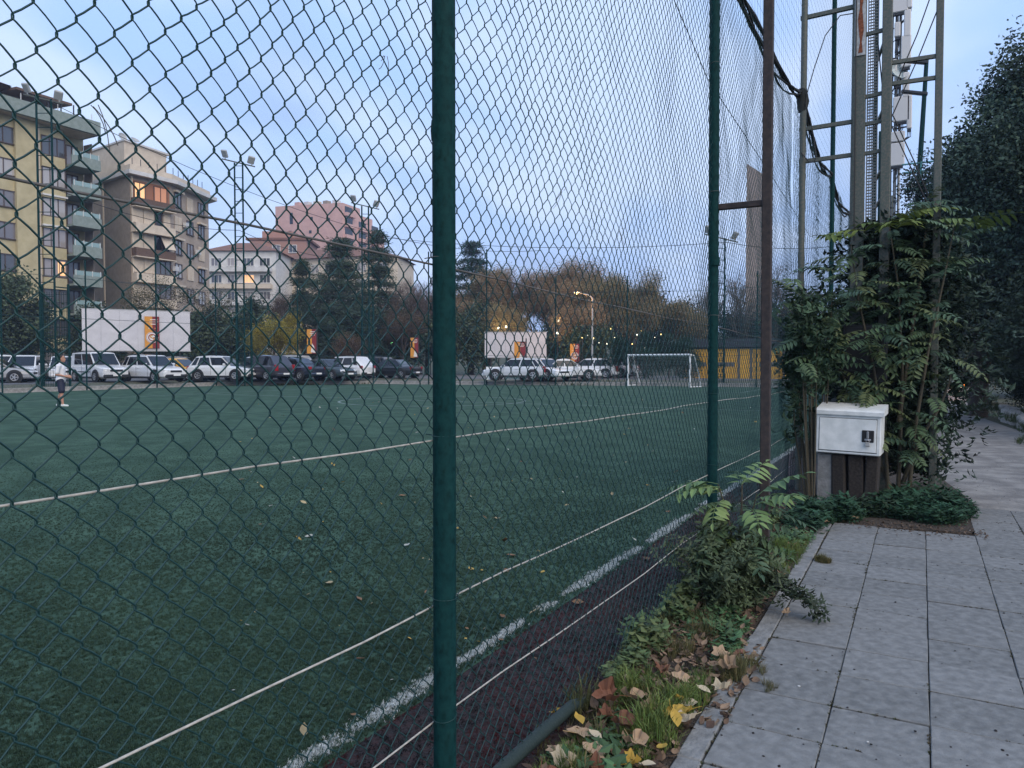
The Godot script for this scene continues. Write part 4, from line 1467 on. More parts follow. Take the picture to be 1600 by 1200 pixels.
func build_trees() -> void:
	var dark := Color(0.052, 0.076, 0.050)
	var mid := Color(0.060, 0.082, 0.044)
	var olive := Color(0.115, 0.095, 0.042)
	var group := "trees behind the car park"
	# evergreen screen behind the cars, from the left edge to the middle: x, z, height, half width
	var row := [
		[-66.0, -28.0, 9.6, 3.6, "dense dark evergreen tree under the yellow block at the left edge"],
		[-65.0, -34.5, 8.9, 3.4, "dense dark evergreen tree under the yellow block, beside the leftmost mast"],
		[-63.5, -40.5, 7.6, 3.2, "rounded dark evergreen tree just left of the white hoarding"],
		[-64.5, -47.0, 6.6, 3.0, "dark evergreen tree rising behind the left part of the white hoarding"],
		[-56.6, -45.0, 6.6, 2.7, "dark evergreen tree rising behind the right end of the white hoarding"],
		[-52.5, -46.6, 7.6, 2.7, "dark evergreen tree between the hoarding and the yellow shrub"],
		[-49.0, -54.5, 8.6, 3.0, "dark round tree behind the yellow shrub"],
		[-44.0, -56.5, 5.6, 2.6, "dark low evergreen behind the white crossover"],
		[-38.6, -57.0, 5.8, 2.6, "dark low evergreen left of the main fence post"],
		[-36.0, -60.0, 6.6, 2.8, "dark green tree to the right of the main fence post"],
		[-30.5, -61.5, 3.9, 2.4, "low dark evergreen behind the small white hoarding"],
		[-26.0, -60.5, 5.0, 2.2, "dark evergreen beside the right end of the small hoarding"],
	]
	for e in row:
		leafy_tree("evergreen_tree", e[4], "tree", group, Vector3(e[0], 0.2, e[1]), e[2], e[3], e[2] * 0.47, 26, 34, 1.25, dark, 0.35, M.clump_leaf, 0.18, mid)
	leafy_tree("olive_tree", "olive brown thinning tree in front of the beige corner block", "tree", group, Vector3(-60.2, 0.2, -43.2), 9.4, 3.3, 4.2, 34, 30, 0.95, olive, 0.3, M.clump_fine, 0.16, Color(0.05, 0.055, 0.03))
	leafy_tree("olive_tree", "second olive brown thinning tree, behind the right end of the white hoarding", "tree", group, Vector3(-57.6, 0.2, -46.6), 8.6, 3.0, 3.9, 30, 28, 0.95, olive, 0.3, M.clump_fine, 0.16, Color(0.05, 0.055, 0.03))
	leafy_tree("yellow_shrub", "yellow green autumn shrub behind the dark cars", "shrub", "", Vector3(-47.2, 0.3, -44.8), 6.0, 2.5, 3.0, 24, 46, 0.95, Color(0.30, 0.24, 0.035), 0.3, M.clump_fine, 0.1, Color(0.19, 0.17, 0.035))
	conifer("cedar_tree", "broad dark cedar in front of the pink block", group, Vector3(-46.3, 0.2, -52.0), 12.6, 6.2, 2.0, 17, Color(0.05, 0.078, 0.054), 0.12, 1.2)
	conifer("cedar_tree", "tall dark cedar to the right of the pink block's corner", group, Vector3(-45.6, 0.2, -56.4), 13.8, 5.2, 2.0, 16, Color(0.048, 0.074, 0.052), 0.16, 1.2)
	conifer("cedar_tree", "narrow dark cedar in front of the beige long block", group, Vector3(-52.0, 0.2, -53.0), 11.2, 2.6, 3.5, 14, Color(0.054, 0.076, 0.048), 0.2, 1.1)
	conifer("deodar_tree", "deodar with open drooping tiers above the brown trees, right of the main post", group, Vector3(-42.5, 0.2, -68.3), 14.2, 3.8, 7.0, 9, Color(0.028, 0.054, 0.045), 0.22, 1.25, 0.25)
	var bare := "bare trees behind the car park"
	bare_tree("bare_tree", "bare grey brown tree just left of the main fence post", bare, Vector3(-42.3, 0.2, -57.0), 14.6, 0.72, 5, 0, olive, M.twig)
	bare_tree("bare_tree", "bare tree with fine grey twigs between the cedars and the main fence post", bare, Vector3(-44.8, 0.2, -59.5), 14.0, 0.75, 5, 0, olive, M.twig)
	bare_tree("bare_tree", "dense grey brown bare tree close behind the black saloon", bare, Vector3(-41.0, 0.2, -54.5), 11.4, 0.85, 5, 900, Color(0.10, 0.075, 0.05), M.twig, 1.0, 0.28)
	bare_tree("bare_tree", "dense brown bare tree filling the gap left of the main fence post", bare, Vector3(-43.6, 0.2, -61.5), 15.6, 0.85, 5, 1200, Color(0.095, 0.07, 0.05), M.twig, 1.0, 0.28)
	bare_tree("bare_tree", "olive brown half bare tree between the yellow shrub and the cedars", bare, Vector3(-50.0, 0.2, -52.0), 9.5, 0.85, 5, 1500, Color(0.13, 0.105, 0.055), M.twig, 1.0, 0.25)
	bare_tree("bare_tree", "brown half bare tree in front of the broad cedar", bare, Vector3(-43.0, 0.2, -49.5), 7.6, 0.85, 5, 900, Color(0.12, 0.085, 0.055), M.twig, 0.9, 0.25)
	bare_tree("bare_tree", "brown leafed bare tree in front of the white apartment block", bare, Vector3(-62.5, 0.2, -59.5), 14.0, 0.62, 5, 900, Color(0.10, 0.065, 0.035), M.twig)
	bare_tree("bare_tree", "low brown bare tree just right of the main fence post", bare, Vector3(-38.2, 0.2, -60.8), 8.6, 0.75, 5, 700, Color(0.085, 0.06, 0.035), M.twig)
	var plane := "brown plane trees beyond the car park"
	var brown := Color(0.25, 0.185, 0.11)
	for e in [
		[-42.5, -63.0, 11.2, "olive brown plane tree nearest the main fence post"],
		[-38.6, -65.0, 15.4, "tall olive brown plane tree above the small white hoarding"],
		[-35.2, -64.8, 14.4, "brown plane tree to the right of the hoarding's tall plane"],
		[-32.6, -67.0, 13.6, "brown plane tree between the two tallest planes"],
		[-29.6, -66.2, 15.8, "tallest brown plane tree, behind the street lamp"],
		[-26.6, -67.0, 14.2, "rusty brown plane tree right of the street lamp"],
		[-33.8, -61.2, 9.5, "lower rust brown plane tree behind the small white hoarding"],
		[-23.4, -66.5, 12.0, "rust brown plane tree at the right end of the row"],
		[-20.6, -70.5, 10.2, "lower brown plane tree to the right of the street lamp's row"],
		[-40.5, -60.5, 9.6, "lower olive brown plane tree next to the main fence post"],
		[-27.0, -60.6, 9.2, "lower orange brown plane tree lit by the street lamp"],
	]:
		bare_tree("plane_tree", e[3], plane, Vector3(e[0], 0.2, e[1]), e[2] * 1.34, 0.72, 5, 3000, brown if rng.randf() < 0.6 else Color(0.225, 0.19, 0.105), M.twig, 1.1, 0.28)
	for e in [
		[-18.8, -75.5, 13.6, "pale bare tree left of the second green post"],
		[-16.9, -82.3, 15.6, "pale bare tree right of the second green post"],
		[-12.5, -78.0, 14.6, "pale bare tree beside the slim brown tower"],
		[-9.0, -70.0, 12.0, "pale bare tree behind the yellow pavilion"],
	]:
		bare_tree("poplar_tree", e[3], "bare trees beyond the pavilion", Vector3(e[0], 0.2, e[1]), e[2], 0.42, 5, 250, Color(0.12, 0.08, 0.05), M.pale_twig)
	for e in [
		[-33.0, -86.0, 9.4, 3.6, "dark distant pine at the left of the dark pine ridge"],
		[-29.0, -87.0, 10.3, 3.4, "dark distant pine in the middle of the pine ridge"],
		[-24.0, -88.0, 8.6, 3.6, "dark distant pine behind the clipped hedge"],
		[-18.5, -90.0, 7.6, 3.8, "dark distant pine behind the yellow pavilion's left end"],
		[-12.0, -88.0, 8.0, 3.8, "dark distant pine behind the yellow pavilion's roof"],
		[-5.0, -86.0, 8.0, 3.8, "dark distant pine behind the fence's far end"],
	]:
		leafy_tree("pine_tree", e[4], "tree", "dark pines beyond the pavilion", Vector3(e[0], 0.2, e[1]), e[2], e[3], e[2] * 0.42, 22, 26, 1.5, Color(0.022, 0.030, 0.020), 0.3, M.clump_leaf, 0.2, Color(0.05, 0.04, 0.03))
	# the clipped dark hedge behind the goal
	for e in [[-19.6, -52.0, 3.3, "left clump of the dark hedge behind the goal"], [-17.8, -52.6, 3.6, "second clump of the dark hedge behind the goal"], [-16.2, -53.2, 3.7, "third clump of the dark hedge behind the goal"], [-14.9, -53.8, 3.6, "right clump of the dark hedge beside the yellow pavilion"]]:
		leafy_tree("hedge_shrub", e[3], "hedge", "dark hedge behind the goal", Vector3(e[0], 0.2, e[1]), e[2], 1.25, e[2] * 0.5, 20, 40, 0.75, Color(0.020, 0.052, 0.032), 0.25, M.clump_fine, 0.06, Color(-1, 0, 0), 0.4)
	# the big dark tree over the path at the right and its neighbours
	leafy_tree("holm_oak", "large dark evergreen oak overhanging the path at the right edge", "tree", "", Vector3(4.7, -0.35, -25.5), 12.4, 4.7, 6.0, 170, 210, 1.0, Color(0.052, 0.086, 0.064), 0.4, M.clump_fine, 0.34, Color(0.078, 0.112, 0.072), 0.26)
	leafy_tree("holm_oak", "dark evergreen oak with trunk at the edge of the path, behind the tower", "tree", "", Vector3(1.75, -0.3, -31.0), 9.4, 3.3, 3.5, 70, 140, 0.9, Color(0.024, 0.042, 0.030), 0.35, M.clump_fine, 0.26, Color(0.02, 0.034, 0.02), 0.32)
	leafy_tree("cypress_tree", "narrow dark evergreen rising behind the big oak", "tree", "", Vector3(4.4, -0.6, -40.0), 12.0, 2.2, 5.8, 50, 120, 1.0, Color(0.026, 0.044, 0.030), 0.3, M.clump_fine, 0.2, Color(0.022, 0.036, 0.022), 0.4)
	leafy_tree("roadside_shrub", "dark bush at the right verge of the path", "shrub", "", Vector3(4.2, -0.3, -19.0), 3.4, 2.0, 1.7, 24, 60, 0.7, Color(0.026, 0.046, 0.028), 0.35, M.clump_fine, 0.06, Color(0.024, 0.04, 0.02), 0.4)
	leafy_tree("roadside_shrub", "low green bush by the low wall beside the path", "shrub", "", Vector3(3.2, -0.4, -28.5), 2.2, 1.1, 1.0, 14, 50, 0.55, Color(0.022, 0.042, 0.02), 0.35, M.clump_fine, 0.05, Color(0.032, 0.055, 0.024), 0.4)
	leafy_tree("roadside_shrub", "bushy growth at the fence side of the far path", "shrub", "", Vector3(-0.55, -0.2, -22.0), 4.6, 1.0, 2.2, 26, 60, 0.6, Color(0.03, 0.052, 0.032), 0.35, M.clump_fine, 0.06, Color(0.03, 0.046, 0.024), 0.45)
	leafy_tree("roadside_shrub", "tall growth along the fence behind the tower", "shrub", "", Vector3(-0.75, -0.2, -15.0), 3.6, 0.8, 1.8, 24, 60, 0.5, Color(0.03, 0.052, 0.032), 0.35, M.clump_fine, 0.05, Color(0.03, 0.046, 0.024), 0.45)
	var far := "trees beyond the end of the path"
	for e in [
		[5.0, -33.0, 6.0, 2.8, "dark shrubby tree behind the low stone wall at the right edge"],
		[7.5, -24.0, 7.0, 3.4, "dark shrubby tree outside the walk, nearest on the right"],
		[6.5, -44.0, 8.0, 3.6, "dark tree on the right of the path, well beyond the low wall"],
		[6.0, -58.0, 7.5, 3.4, "dark tree to the right of the orange stall"],
		[-1.6, -66.0, 8.5, 2.2, "dark tree to the left of the orange stall"],
		[3.6, -74.0, 8.0, 4.0, "dark tree closing the view behind the orange stall"],
		[9.0, -78.0, 9.0, 4.5, "dark tree far right beyond the orange stall"],
		[-4.5, -76.0, 8.0, 4.0, "dark tree behind the far corner of the pitch"],
	]:
		leafy_tree("background_tree", e[4], "tree", far, Vector3(e[0], ground_height(e[0], e[1]), e[1]), e[2], e[3], e[2] * 0.47, 34, 70, 1.1, dark, 0.35, M.clump_leaf, 0.16, mid, 0.38)

# ---------------------------------------------------------------- the far side of the pitch
func build_far_side() -> void:
	# fence there: thin posts, rails and mesh
	var f := thing("far_fence", "thin dark green fence along the far side of the pitch", "fence", Vector3(-40.4, 0, -20))
	var run := [Vector2(0.0, 30), Vector2(-0.3, -13.6), Vector2(6.2, -21.7), Vector2(14.4, -23.7), Vector2(23.4, -26.6), Vector2(31.4, -27.9), Vector2(38.6, -28.6)]
	for k in run.size() - 1:
		var a: Vector2 = run[k]
		var b: Vector2 = run[k + 1]
		var n := maxi(1, int((b - a).length() / 4.2))
		for q in n:
			var p: Vector2 = a.lerp(b, float(q) / n)
			var s := Shape.new()
			s.pipe(Vector3(0, 0, 0), Vector3(0.02, 7.2 if (q + k) % 3 else 9.2, 0), 0.045, 6)
			put(f, "post", s.mesh(), M.green_post, Vector3(p.x, 0, p.y))
		for y in [2.0, 4.0, 6.2]:
			var s := Shape.new()
			s.tube(PackedVector3Array([Vector3(a.x, y, a.y), Vector3((a.x + b.x) * 0.5, y - 0.12, (a.y + b.y) * 0.5), Vector3(b.x, y, b.y)]), 0.012, 4, false)
			put(f, "rail_wire", s.mesh(), M.wire)
	var zig := Shape.new()
	var zp := PackedVector3Array()
	for j in 103:
		zp.append(Vector3(0, 0.1 + j * 0.06, (j % 2) * 0.085))
	zig.tube(zp, 0.0022, 3, false)
	var where: Array[Transform3D] = []
	for k in run.size() - 1:
		var a: Vector2 = run[k]
		var b: Vector2 = run[k + 1]
		var d := (b - a).normalized()
		var l := (b - a).length()
		var bs := Basis(Vector3.UP, atan2(d.x, d.y))
		for q in int(l / 0.085):
			var p: Vector2 = a + d * q * 0.085
			where.append(Transform3D(bs, Vector3(p.x, 0, p.y)))
	stuff(scatter(f, "mesh_wires", zig.mesh(), M.wire, where))
	# floodlight masts over there
	mast("floodlight_mast", "leftmost green floodlight mast with ladder rungs, in front of the yellow block", Vector3(-41.3, 0, -23.2), 15.6, 0.8)
	mast("floodlight_mast", "green floodlight mast with two lamps on a slanting arm, left of the pink block", Vector3(-38.5, 0, -33.7), 14.3, 0.52)
	mast("floodlight_mast", "green floodlight mast with two lamps, in front of the pink block's right side", Vector3(-36.6, 0, -43.8), 13.2, 0.5)
	mast("floodlight_mast", "green floodlight mast before the yellow pavilion", Vector3(-11.4, 0, -48.6), 9.5, 0.5)
	# power and stay lines
	var lines := thing("overhead_lines", "thin dark overhead lines crossing above the far side of the pitch", "cable", Vector3(-38, 9, -30))
	for e in [[Vector3(-3.3, 6.6, 6.8), Vector3(1.4, 2.4, -13.8)], [Vector3(1.4, 2.4, -13.8), Vector3(12, 1.2, -22)], [Vector3(-3.0, 2.0, 7.0), Vector3(-0.5, 1.0, -3.7)], [Vector3(-0.5, 1.0, -3.7), Vector3(1.5, 0.3, -13.8)], [Vector3(1.5, 2.0, -13.8), Vector3(27, 0.2, -18.6)], [Vector3(27, 0.2, -18.6), Vector3(36.5, 0.0, -19)]]:
		var s := Shape.new()
		var p := PackedVector3Array()
		for k in 9:
			var t := k / 8.0
			p.append(e[0].lerp(e[1], t) - Vector3(0, 0.6 * 4.0 * t * (1.0 - t), 0))
		s.tube(p, 0.017, 4, false)
		put(lines, "line", s.mesh(), M.black)

func mast(called: String, label: String, at: Vector3, h: float, w: float) -> void:
	var t := thing(called, label, "floodlight mast", at, 0.5, "floodlight masts across the pitch")
	for x in [-w * 0.5, w * 0.5]:
		var s := Shape.new()
		s.pipe(Vector3(x, 0, 0), Vector3(x, h, 0), 0.055, 8)
		put(t, "leg", s.mesh(), M.green_post)
	for x in [-w * 0.9, w * 0.9]:
		var s := Shape.new()
		s.pipe(Vector3(x, 0, -0.7), Vector3(x, 5.8, -0.7), 0.07, 8)
		s.bar(Vector3(x, 5.6, -0.7), Vector3(x * 0.6, 5.6, 0), 0.06)
		s.bar(Vector3(x, 2.6, -0.7), Vector3(x * 0.6, 2.6, 0), 0.06)
		put(t, "brace", s.mesh(), M.green_post)
	for k in int(h / 0.75):
		var s := Shape.new()
		s.pipe(Vector3(-w * 0.5, 0.6 + k * 0.75, 0), Vector3(w * 0.5, 0.6 + k * 0.75, 0), 0.022, 5)
		put(t, "rung", s.mesh(), M.green_post)
	# the caged lower part
	var c := Shape.new()
	for k in 12:
		c.pipe(Vector3(-w * 0.9 + k * w * 0.164, 0.1, -0.7), Vector3(-w * 0.9 + k * w * 0.164, 5.4, -0.7), 0.012, 4)
	for k in 12:
		c.pipe(Vector3(-w * 0.9, 0.3 + k * 0.45, -0.7), Vector3(w * 0.9, 0.3 + k * 0.45, -0.7), 0.012, 4)
	put(t, "cage", c.mesh(), M.green_post)
	var a := Shape.new()
	a.bar(Vector3(-1.05, h + 0.25, 0), Vector3(1.05, h - 0.25, 0), 0.07)
	put(t, "lamp_arm", a.mesh(), M.old_post)
	for x in [-0.85, 0.85]:
		var s := Shape.new()
		s.soft(Vector3(x, h + 0.35 - x * 0.24, 0.1), Vector3(0.42, 0.5, 0.16), 0.04, rot(0.6, x * 0.5, -0.2))
		s.bar(Vector3(x, h - x * 0.24, 0), Vector3(x, h + 0.25 - x * 0.24, 0.05), 0.05)
		put(t, "floodlight", s.mesh(), M.galv)

# ---------------------------------------------------------------- cars
# kind: "van", "suv", "hatch", "saloon", "truck"; x forward
func car(called: String, label: String, kind: String, body_paint: Material, at: Vector3, turn: float, l := 4.4, w := 1.8, h := 1.5, category := "car") -> void:
	var t := thing(called, label, category, at, turn, "cars in the car park")
	var hl := l * 0.5
	var hw := w * 0.5
	# body outline: [x, underside, shoulder, half width share]
	var belt := h * 0.60
	var hood := h * 0.55
	var st := []
	var cab := []   # windscreen foot x, roof front x, roof rear x, tail foot x, boot height
	match kind:
		"van":
			hood = h * 0.53
			belt = h * 0.56
			cab = [hl - 1.05, hl - 1.75, -hl + 0.16, -hl + 0.03]
		"suv":
			cab = [hl - 1.15, hl - 1.95, -hl + 0.62, -hl + 0.16]
		"hatch":
			cab = [hl - 1.05, hl - 1.9, -hl + 0.7, -hl + 0.14]
		"saloon":
			hood = h * 0.58
			belt = h * 0.62
			cab = [hl - 1.25, hl - 2.05, -hl + 1.45, -hl + 0.75]
		_:
			cab = [hl - 0.75, hl - 1.3, -hl + 2.1, -hl + 1.9]
	var tail_h := belt if kind != "saloon" else h * 0.62
	st = [[-hl, 0.42, tail_h - 0.16, 0.84], [-hl + 0.06, 0.27, tail_h - 0.03, 0.95], [-hl + 0.5, 0.22, tail_h, 1.0], [cab[3] + 0.2, 0.2, belt, 1.0], [0.0, 0.2, belt, 1.0], [cab[0] - 0.25, 0.2, belt - 0.01, 1.0], [cab[0] + 0.1, 0.2, hood + 0.035, 0.99], [hl - 0.5, 0.22, hood - 0.03, 0.96], [hl - 0.12, 0.24, hood - 0.11, 0.89], [hl, 0.34, hood - 0.24, 0.78]]
	var s := Shape.new()
	var rings := []
	for e in st:
		var wd: float = hw * e[3]
		var y0: float = e[1]
		var y1: float = e[2]
		var ring := PackedVector3Array()
		for sg in [1.0, -1.0]:
			var side := [[0.82, y0], [0.97, lerpf(y0, y1, 0.16)], [1.0, lerpf(y0, y1, 0.55)], [0.975, lerpf(y0, y1, 0.86)], [0.90, y1 - 0.015], [0.72, y1 + 0.01]]
			if sg < 0:
				side.reverse()
			for q in side:
				ring.append(Vector3(e[0], q[1], sg * wd * q[0]))
		rings.append(ring)
	for k in rings.size() - 1:
		for q in 12:
			var a: Vector3 = rings[k][q]
			var b: Vector3 = rings[k][(q + 1) % 12]
			var c: Vector3 = rings[k + 1][(q + 1) % 12]
			var d: Vector3 = rings[k + 1][q]
			var mid := (a + b + c + d) * 0.25
			s.quad(a, b, c, d, Vector3(0, mid.y - 0.55, mid.z) if q != 11 else Vector3.DOWN)
	for e in [0, rings.size() - 1]:
		for q in range(1, 11):
			s.tri(rings[e][0], rings[e][q], rings[e][q + 1], Vector3(-1 if e == 0 else 1, 0, 0))
	put(t, "body", s.mesh(), body_paint)
	# cabin
	var yb := belt - 0.02
	var wb := hw * 0.9
	var wt := hw * (0.83 if kind == "van" else 0.73)
	var rear_y := yb
	var A := [Vector3(cab[0], hood + 0.0, wb), Vector3(cab[1], h - 0.05, wt), Vector3((cab[1] + cab[2]) * 0.5, h, wt), Vector3(cab[2], h - 0.06, wt * 0.98), Vector3(cab[3], rear_y, wb * 0.97)]
	var c2 := Shape.new()
	var mir := func(p: Vector3) -> Vector3: return Vector3(p.x, p.y, -p.z)
	var foot := func(i: int) -> Vector3: return Vector3(A[i].x, yb, wb)
	for sg in [1.0, -1.0]:
		var P := []
		for p in A:
			P.append(Vector3(p.x, p.y, p.z * sg))
		var f1 := Vector3(A[1].x, yb, wb * sg)
		var f2 := Vector3(A[2].x, yb, wb * sg)
		var f3 := Vector3(A[3].x, yb, wb * sg)
		c2.tri(P[0], P[1], f1, Vector3(0, 0, sg))
		c2.quad(f1, P[1], P[2], f2, Vector3(0, 0, sg))
		c2.quad(f2, P[2], P[3], f3, Vector3(0, 0, sg))
		c2.tri(f3, P[3], P[4], Vector3(0, 0, sg))
		# the curve of the roof edge
		for k in range(0, 4):
			var hint := Vector3(0.3 if k == 0 else 0, 1, 0)
			if k == 3:
				hint = Vector3(-1, 0.3, 0)
			elif k == 0:
				hint = Vector3(1, 0.8, 0)
			var m0 := Vector3(P[k].x, P[k].y + (0.03 if k > 0 else 0.0), P[k].z * 0.72)
			var m1 := Vector3(P[k + 1].x, P[k + 1].y + (0.03 if k < 3 else 0.0), P[k + 1].z * 0.72)
			c2.quad(P[k], P[k + 1], m1, m0, hint)
			c2.quad(m0, m1, Vector3(m1.x, m1.y, 0), Vector3(m0.x, m0.y, 0), hint)
	put(t, "cabin", c2.mesh(), body_paint)
	# glass
	var pane := func(called2: String, p: Array, hint: Vector3, lift: float) -> void:
		var g := Shape.new()
		var n := hint.normalized() * lift
		g.quad(p[0] + n, p[1] + n, p[2] + n, p[3] + n, hint)
		put(t, called2, g.mesh(), M.car_pane)
	var wsn: Vector3 = Vector3(A[1].y - A[0].y, A[0].x - A[1].x, 0)
	var q0: Vector3 = A[0].lerp(A[1], 0.08)
	var q1: Vector3 = A[0].lerp(A[1], 0.93)
	pane.bind("windscreen", [Vector3(q0.x, q0.y, q0.z * 0.9), Vector3(q1.x, q1.y, q1.z * 0.92), Vector3(q1.x, q1.y, -q1.z * 0.92), Vector3(q0.x, q0.y, -q0.z * 0.9)], wsn, 0.034).call()
	var r0: Vector3 = A[4].lerp(A[3], 0.2)
	var r1: Vector3 = A[4].lerp(A[3], 0.9)
	pane.bind("rear_window", [Vector3(r0.x, r0.y, r0.z * 0.88), Vector3(r1.x, r1.y, r1.z * 0.9), Vector3(r1.x, r1.y, -r1.z * 0.9), Vector3(r0.x, r0.y, -r0.z * 0.88)], Vector3(A[4].y - A[3].y, A[4].x - A[3].x, 0) * -1.0 if A[4].x < A[3].x else Vector3(-1, 0.1, 0), 0.034).call()
	for sg in [1.0, -1.0]:
		var sn := Vector3(0, (wb - wt) / (h - yb), sg)
		var yl := yb + 0.06
		var yh := h - 0.115
		var zl := lerpf(wb, wt, (yl - yb) / (h - yb))
		var zh := lerpf(wb, wt, (yh - yb) / (h - yb))
		var xf_l := lerpf(cab[0], cab[1], 0.22)
		var xf_h := lerpf(cab[0], cab[1], 0.93)
		var xr_l := lerpf(cab[3], cab[2], 0.25)
		var xr_h := lerpf(cab[3], cab[2], 0.92)
		var cuts := [0.0, 0.46, 0.84, 1.0] if kind != "saloon" else [0.0, 0.52, 1.0]
		if kind == "truck":
			cuts = [0.0, 1.0]
		for k in cuts.size() - 1:
			if kind == "van" and k == 2:
				continue
			var e0: float = cuts[k] + (0.02 if k > 0 else 0.0)
			var e1: float = cuts[k + 1] - 0.02
			pane.bind("side_window", [Vector3(lerpf(xf_l, xr_l, e0), yl, zl * sg), Vector3(lerpf(xf_h, xr_h, e0), yh, zh * sg), Vector3(lerpf(xf_h, xr_h, e1), yh, zh * sg), Vector3(lerpf(xf_l, xr_l, e1), yl, zl * sg)], sn, 0.012).call()
		# sill, door lines, handles, mirror
		var tr := Shape.new()
		tr.box(Vector3(0, 0.27, sg * (hw - 0.012)), Vector3(l * 0.5, 0.12, 0.03))
		put(t, "sill", tr.mesh(), M.trim)
		if kind == "van":
			var rub := Shape.new()
			rub.box(Vector3(-0.1, 0.62, sg * (hw + 0.004)), Vector3(1.6, 0.05, 0.02))
			put(t, "side_moulding", rub.mesh(), M.trim)
		for xx in [cab[0] - 0.35, lerpf(cab[0], cab[3], 0.47), lerpf(cab[0], cab[3], 0.82)]:
			var dl := Shape.new()
			dl.box(Vector3(xx, lerpf(0.3, belt, 0.5), sg * (hw - 0.002)), Vector3(0.014, belt - 0.42, 0.006))
			put(t, "door_gap", dl.mesh(), M.black)
		for xx in [lerpf(cab[0], cab[3], 0.41), lerpf(cab[0], cab[3], 0.77)]:
			var dh := Shape.new()
			dh.soft(Vector3(xx, belt - 0.15, sg * (hw - 0.004)), Vector3(0.17, 0.035, 0.05), 0.008)
			put(t, "door_handle", dh.mesh(), body_paint)
		var mr := Shape.new()
		mr.soft(Vector3(cab[0] - 0.42, yb + 0.1, sg * (hw + 0.08)), Vector3(0.12, 0.14, 0.2), 0.03)
		put(t, "mirror", mr.mesh(), body_paint if kind != "van" else M.trim)
		# wheels
		var wr := 0.335 if kind != "saloon" else 0.315
		for xx in [hl - 0.86, -hl + 0.82]:
			var arch := Shape.new()
			arch.lathe(PackedVector2Array([Vector2(0, 0.01), Vector2(wr + 0.075, 0.01), Vector2(wr + 0.085, -0.03)]), Transform3D(rot(PI * 0.5 * sg, 0, 0), Vector3(xx, wr + 0.02, sg * (hw + 0.002))), 18)
			put(t, "wheel_arch", arch.mesh(), M.trim)
			var wh := Shape.new()
			wh.lathe(PackedVector2Array([Vector2(wr * 0.62, 0.035), Vector2(wr * 0.7, 0.055), Vector2(wr * 0.93, 0.05), Vector2(wr, 0.02), Vector2(wr, -0.16)]), Transform3D(rot(PI * 0.5 * sg, 0, 0), Vector3(xx, wr, sg * (hw - 0.005))), 20)
			var wheel := put(t, "wheel", wh.mesh(), M.tyre)
			var rm := Shape.new()
			var wf := Transform3D(rot(PI * 0.5 * sg, 0, 0), Vector3(xx, wr, sg * (hw - 0.005)))
			rm.lathe(PackedVector2Array([Vector2(0, 0.05), Vector2(0.06, 0.05), Vector2(0.07, 0.035)]), wf, 10)
			rm.lathe(PackedVector2Array([Vector2(wr * 0.52, 0.028), Vector2(wr * 0.58, 0.045), Vector2(wr * 0.64, 0.042)]), wf, 20)
			for q in 5:
				var a := TAU * q / 5.0
				var bs := wf.basis * Basis(Vector3.UP, a)
				rm.box(wf.origin + bs * Vector3(wr * 0.3, 0.034, 0), Vector3(wr * 0.56, 0.02, wr * 0.17), bs)
			put(wheel, "rim", rm.mesh(), M.alloy)
		# lamps
		var hd := Shape.new()
		hd.soft(Vector3(hl - 0.12, hood - 0.2, sg * hw * 0.68), Vector3(0.2, 0.15, 0.36), 0.035, rot(0, -sg * 0.35, -0.25))
		put(t, "headlight", hd.mesh(), M.headlamp)
		var tl := Shape.new()
		var tall := 0.42 if kind in ["van", "hatch"] else 0.2
		tl.soft(Vector3(-hl + 0.06, tail_h - 0.08 - tall * 0.2, sg * hw * 0.8), Vector3(0.16, tall, 0.24), 0.03, rot(0, sg * 0.3, 0))
		put(t, "tail_light", tl.mesh(), M.tail)
	var gr := Shape.new()
	gr.soft(Vector3(hl - 0.02, hood - 0.27, 0), Vector3(0.09, 0.13, w * 0.44), 0.02)
	for q in 6:
		gr.box(Vector3(hl + 0.028, hood - 0.27, (q - 2.5) * w * 0.07), Vector3(0.012, 0.11, 0.018))
	put(t, "grille", gr.mesh(), M.trim)
	for e in [[hl - 0.03, 0.36], [-hl + 0.03, 0.38]]:
		var bm := Shape.new()
		bm.soft(Vector3(e[0], e[1], 0), Vector3(0.22, 0.2, w * (0.8 if kind != "van" else 0.86)), 0.05)
		put(t, "bumper", bm.mesh(), M.trim if kind in ["van", "suv", "truck"] else body_paint)
		var pl := Shape.new()
		pl.soft(Vector3(e[0] + signf(e[0]) * 0.115, e[1] + 0.06, 0), Vector3(0.012, 0.11, 0.5), 0.003)
		put(t, "number_plate", pl.mesh(), M.plate)
	if kind in ["suv", "van"]:
		for sg in [1.0, -1.0]:
			var rr := Shape.new()
			rr.bar(Vector3(cab[1] - 0.2, h + 0.05, sg * wt * 0.86), Vector3(cab[2] + 0.15, h + 0.04, sg * wt * 0.86), 0.035)
			put(t, "roof_rail", rr.mesh(), M.trim)

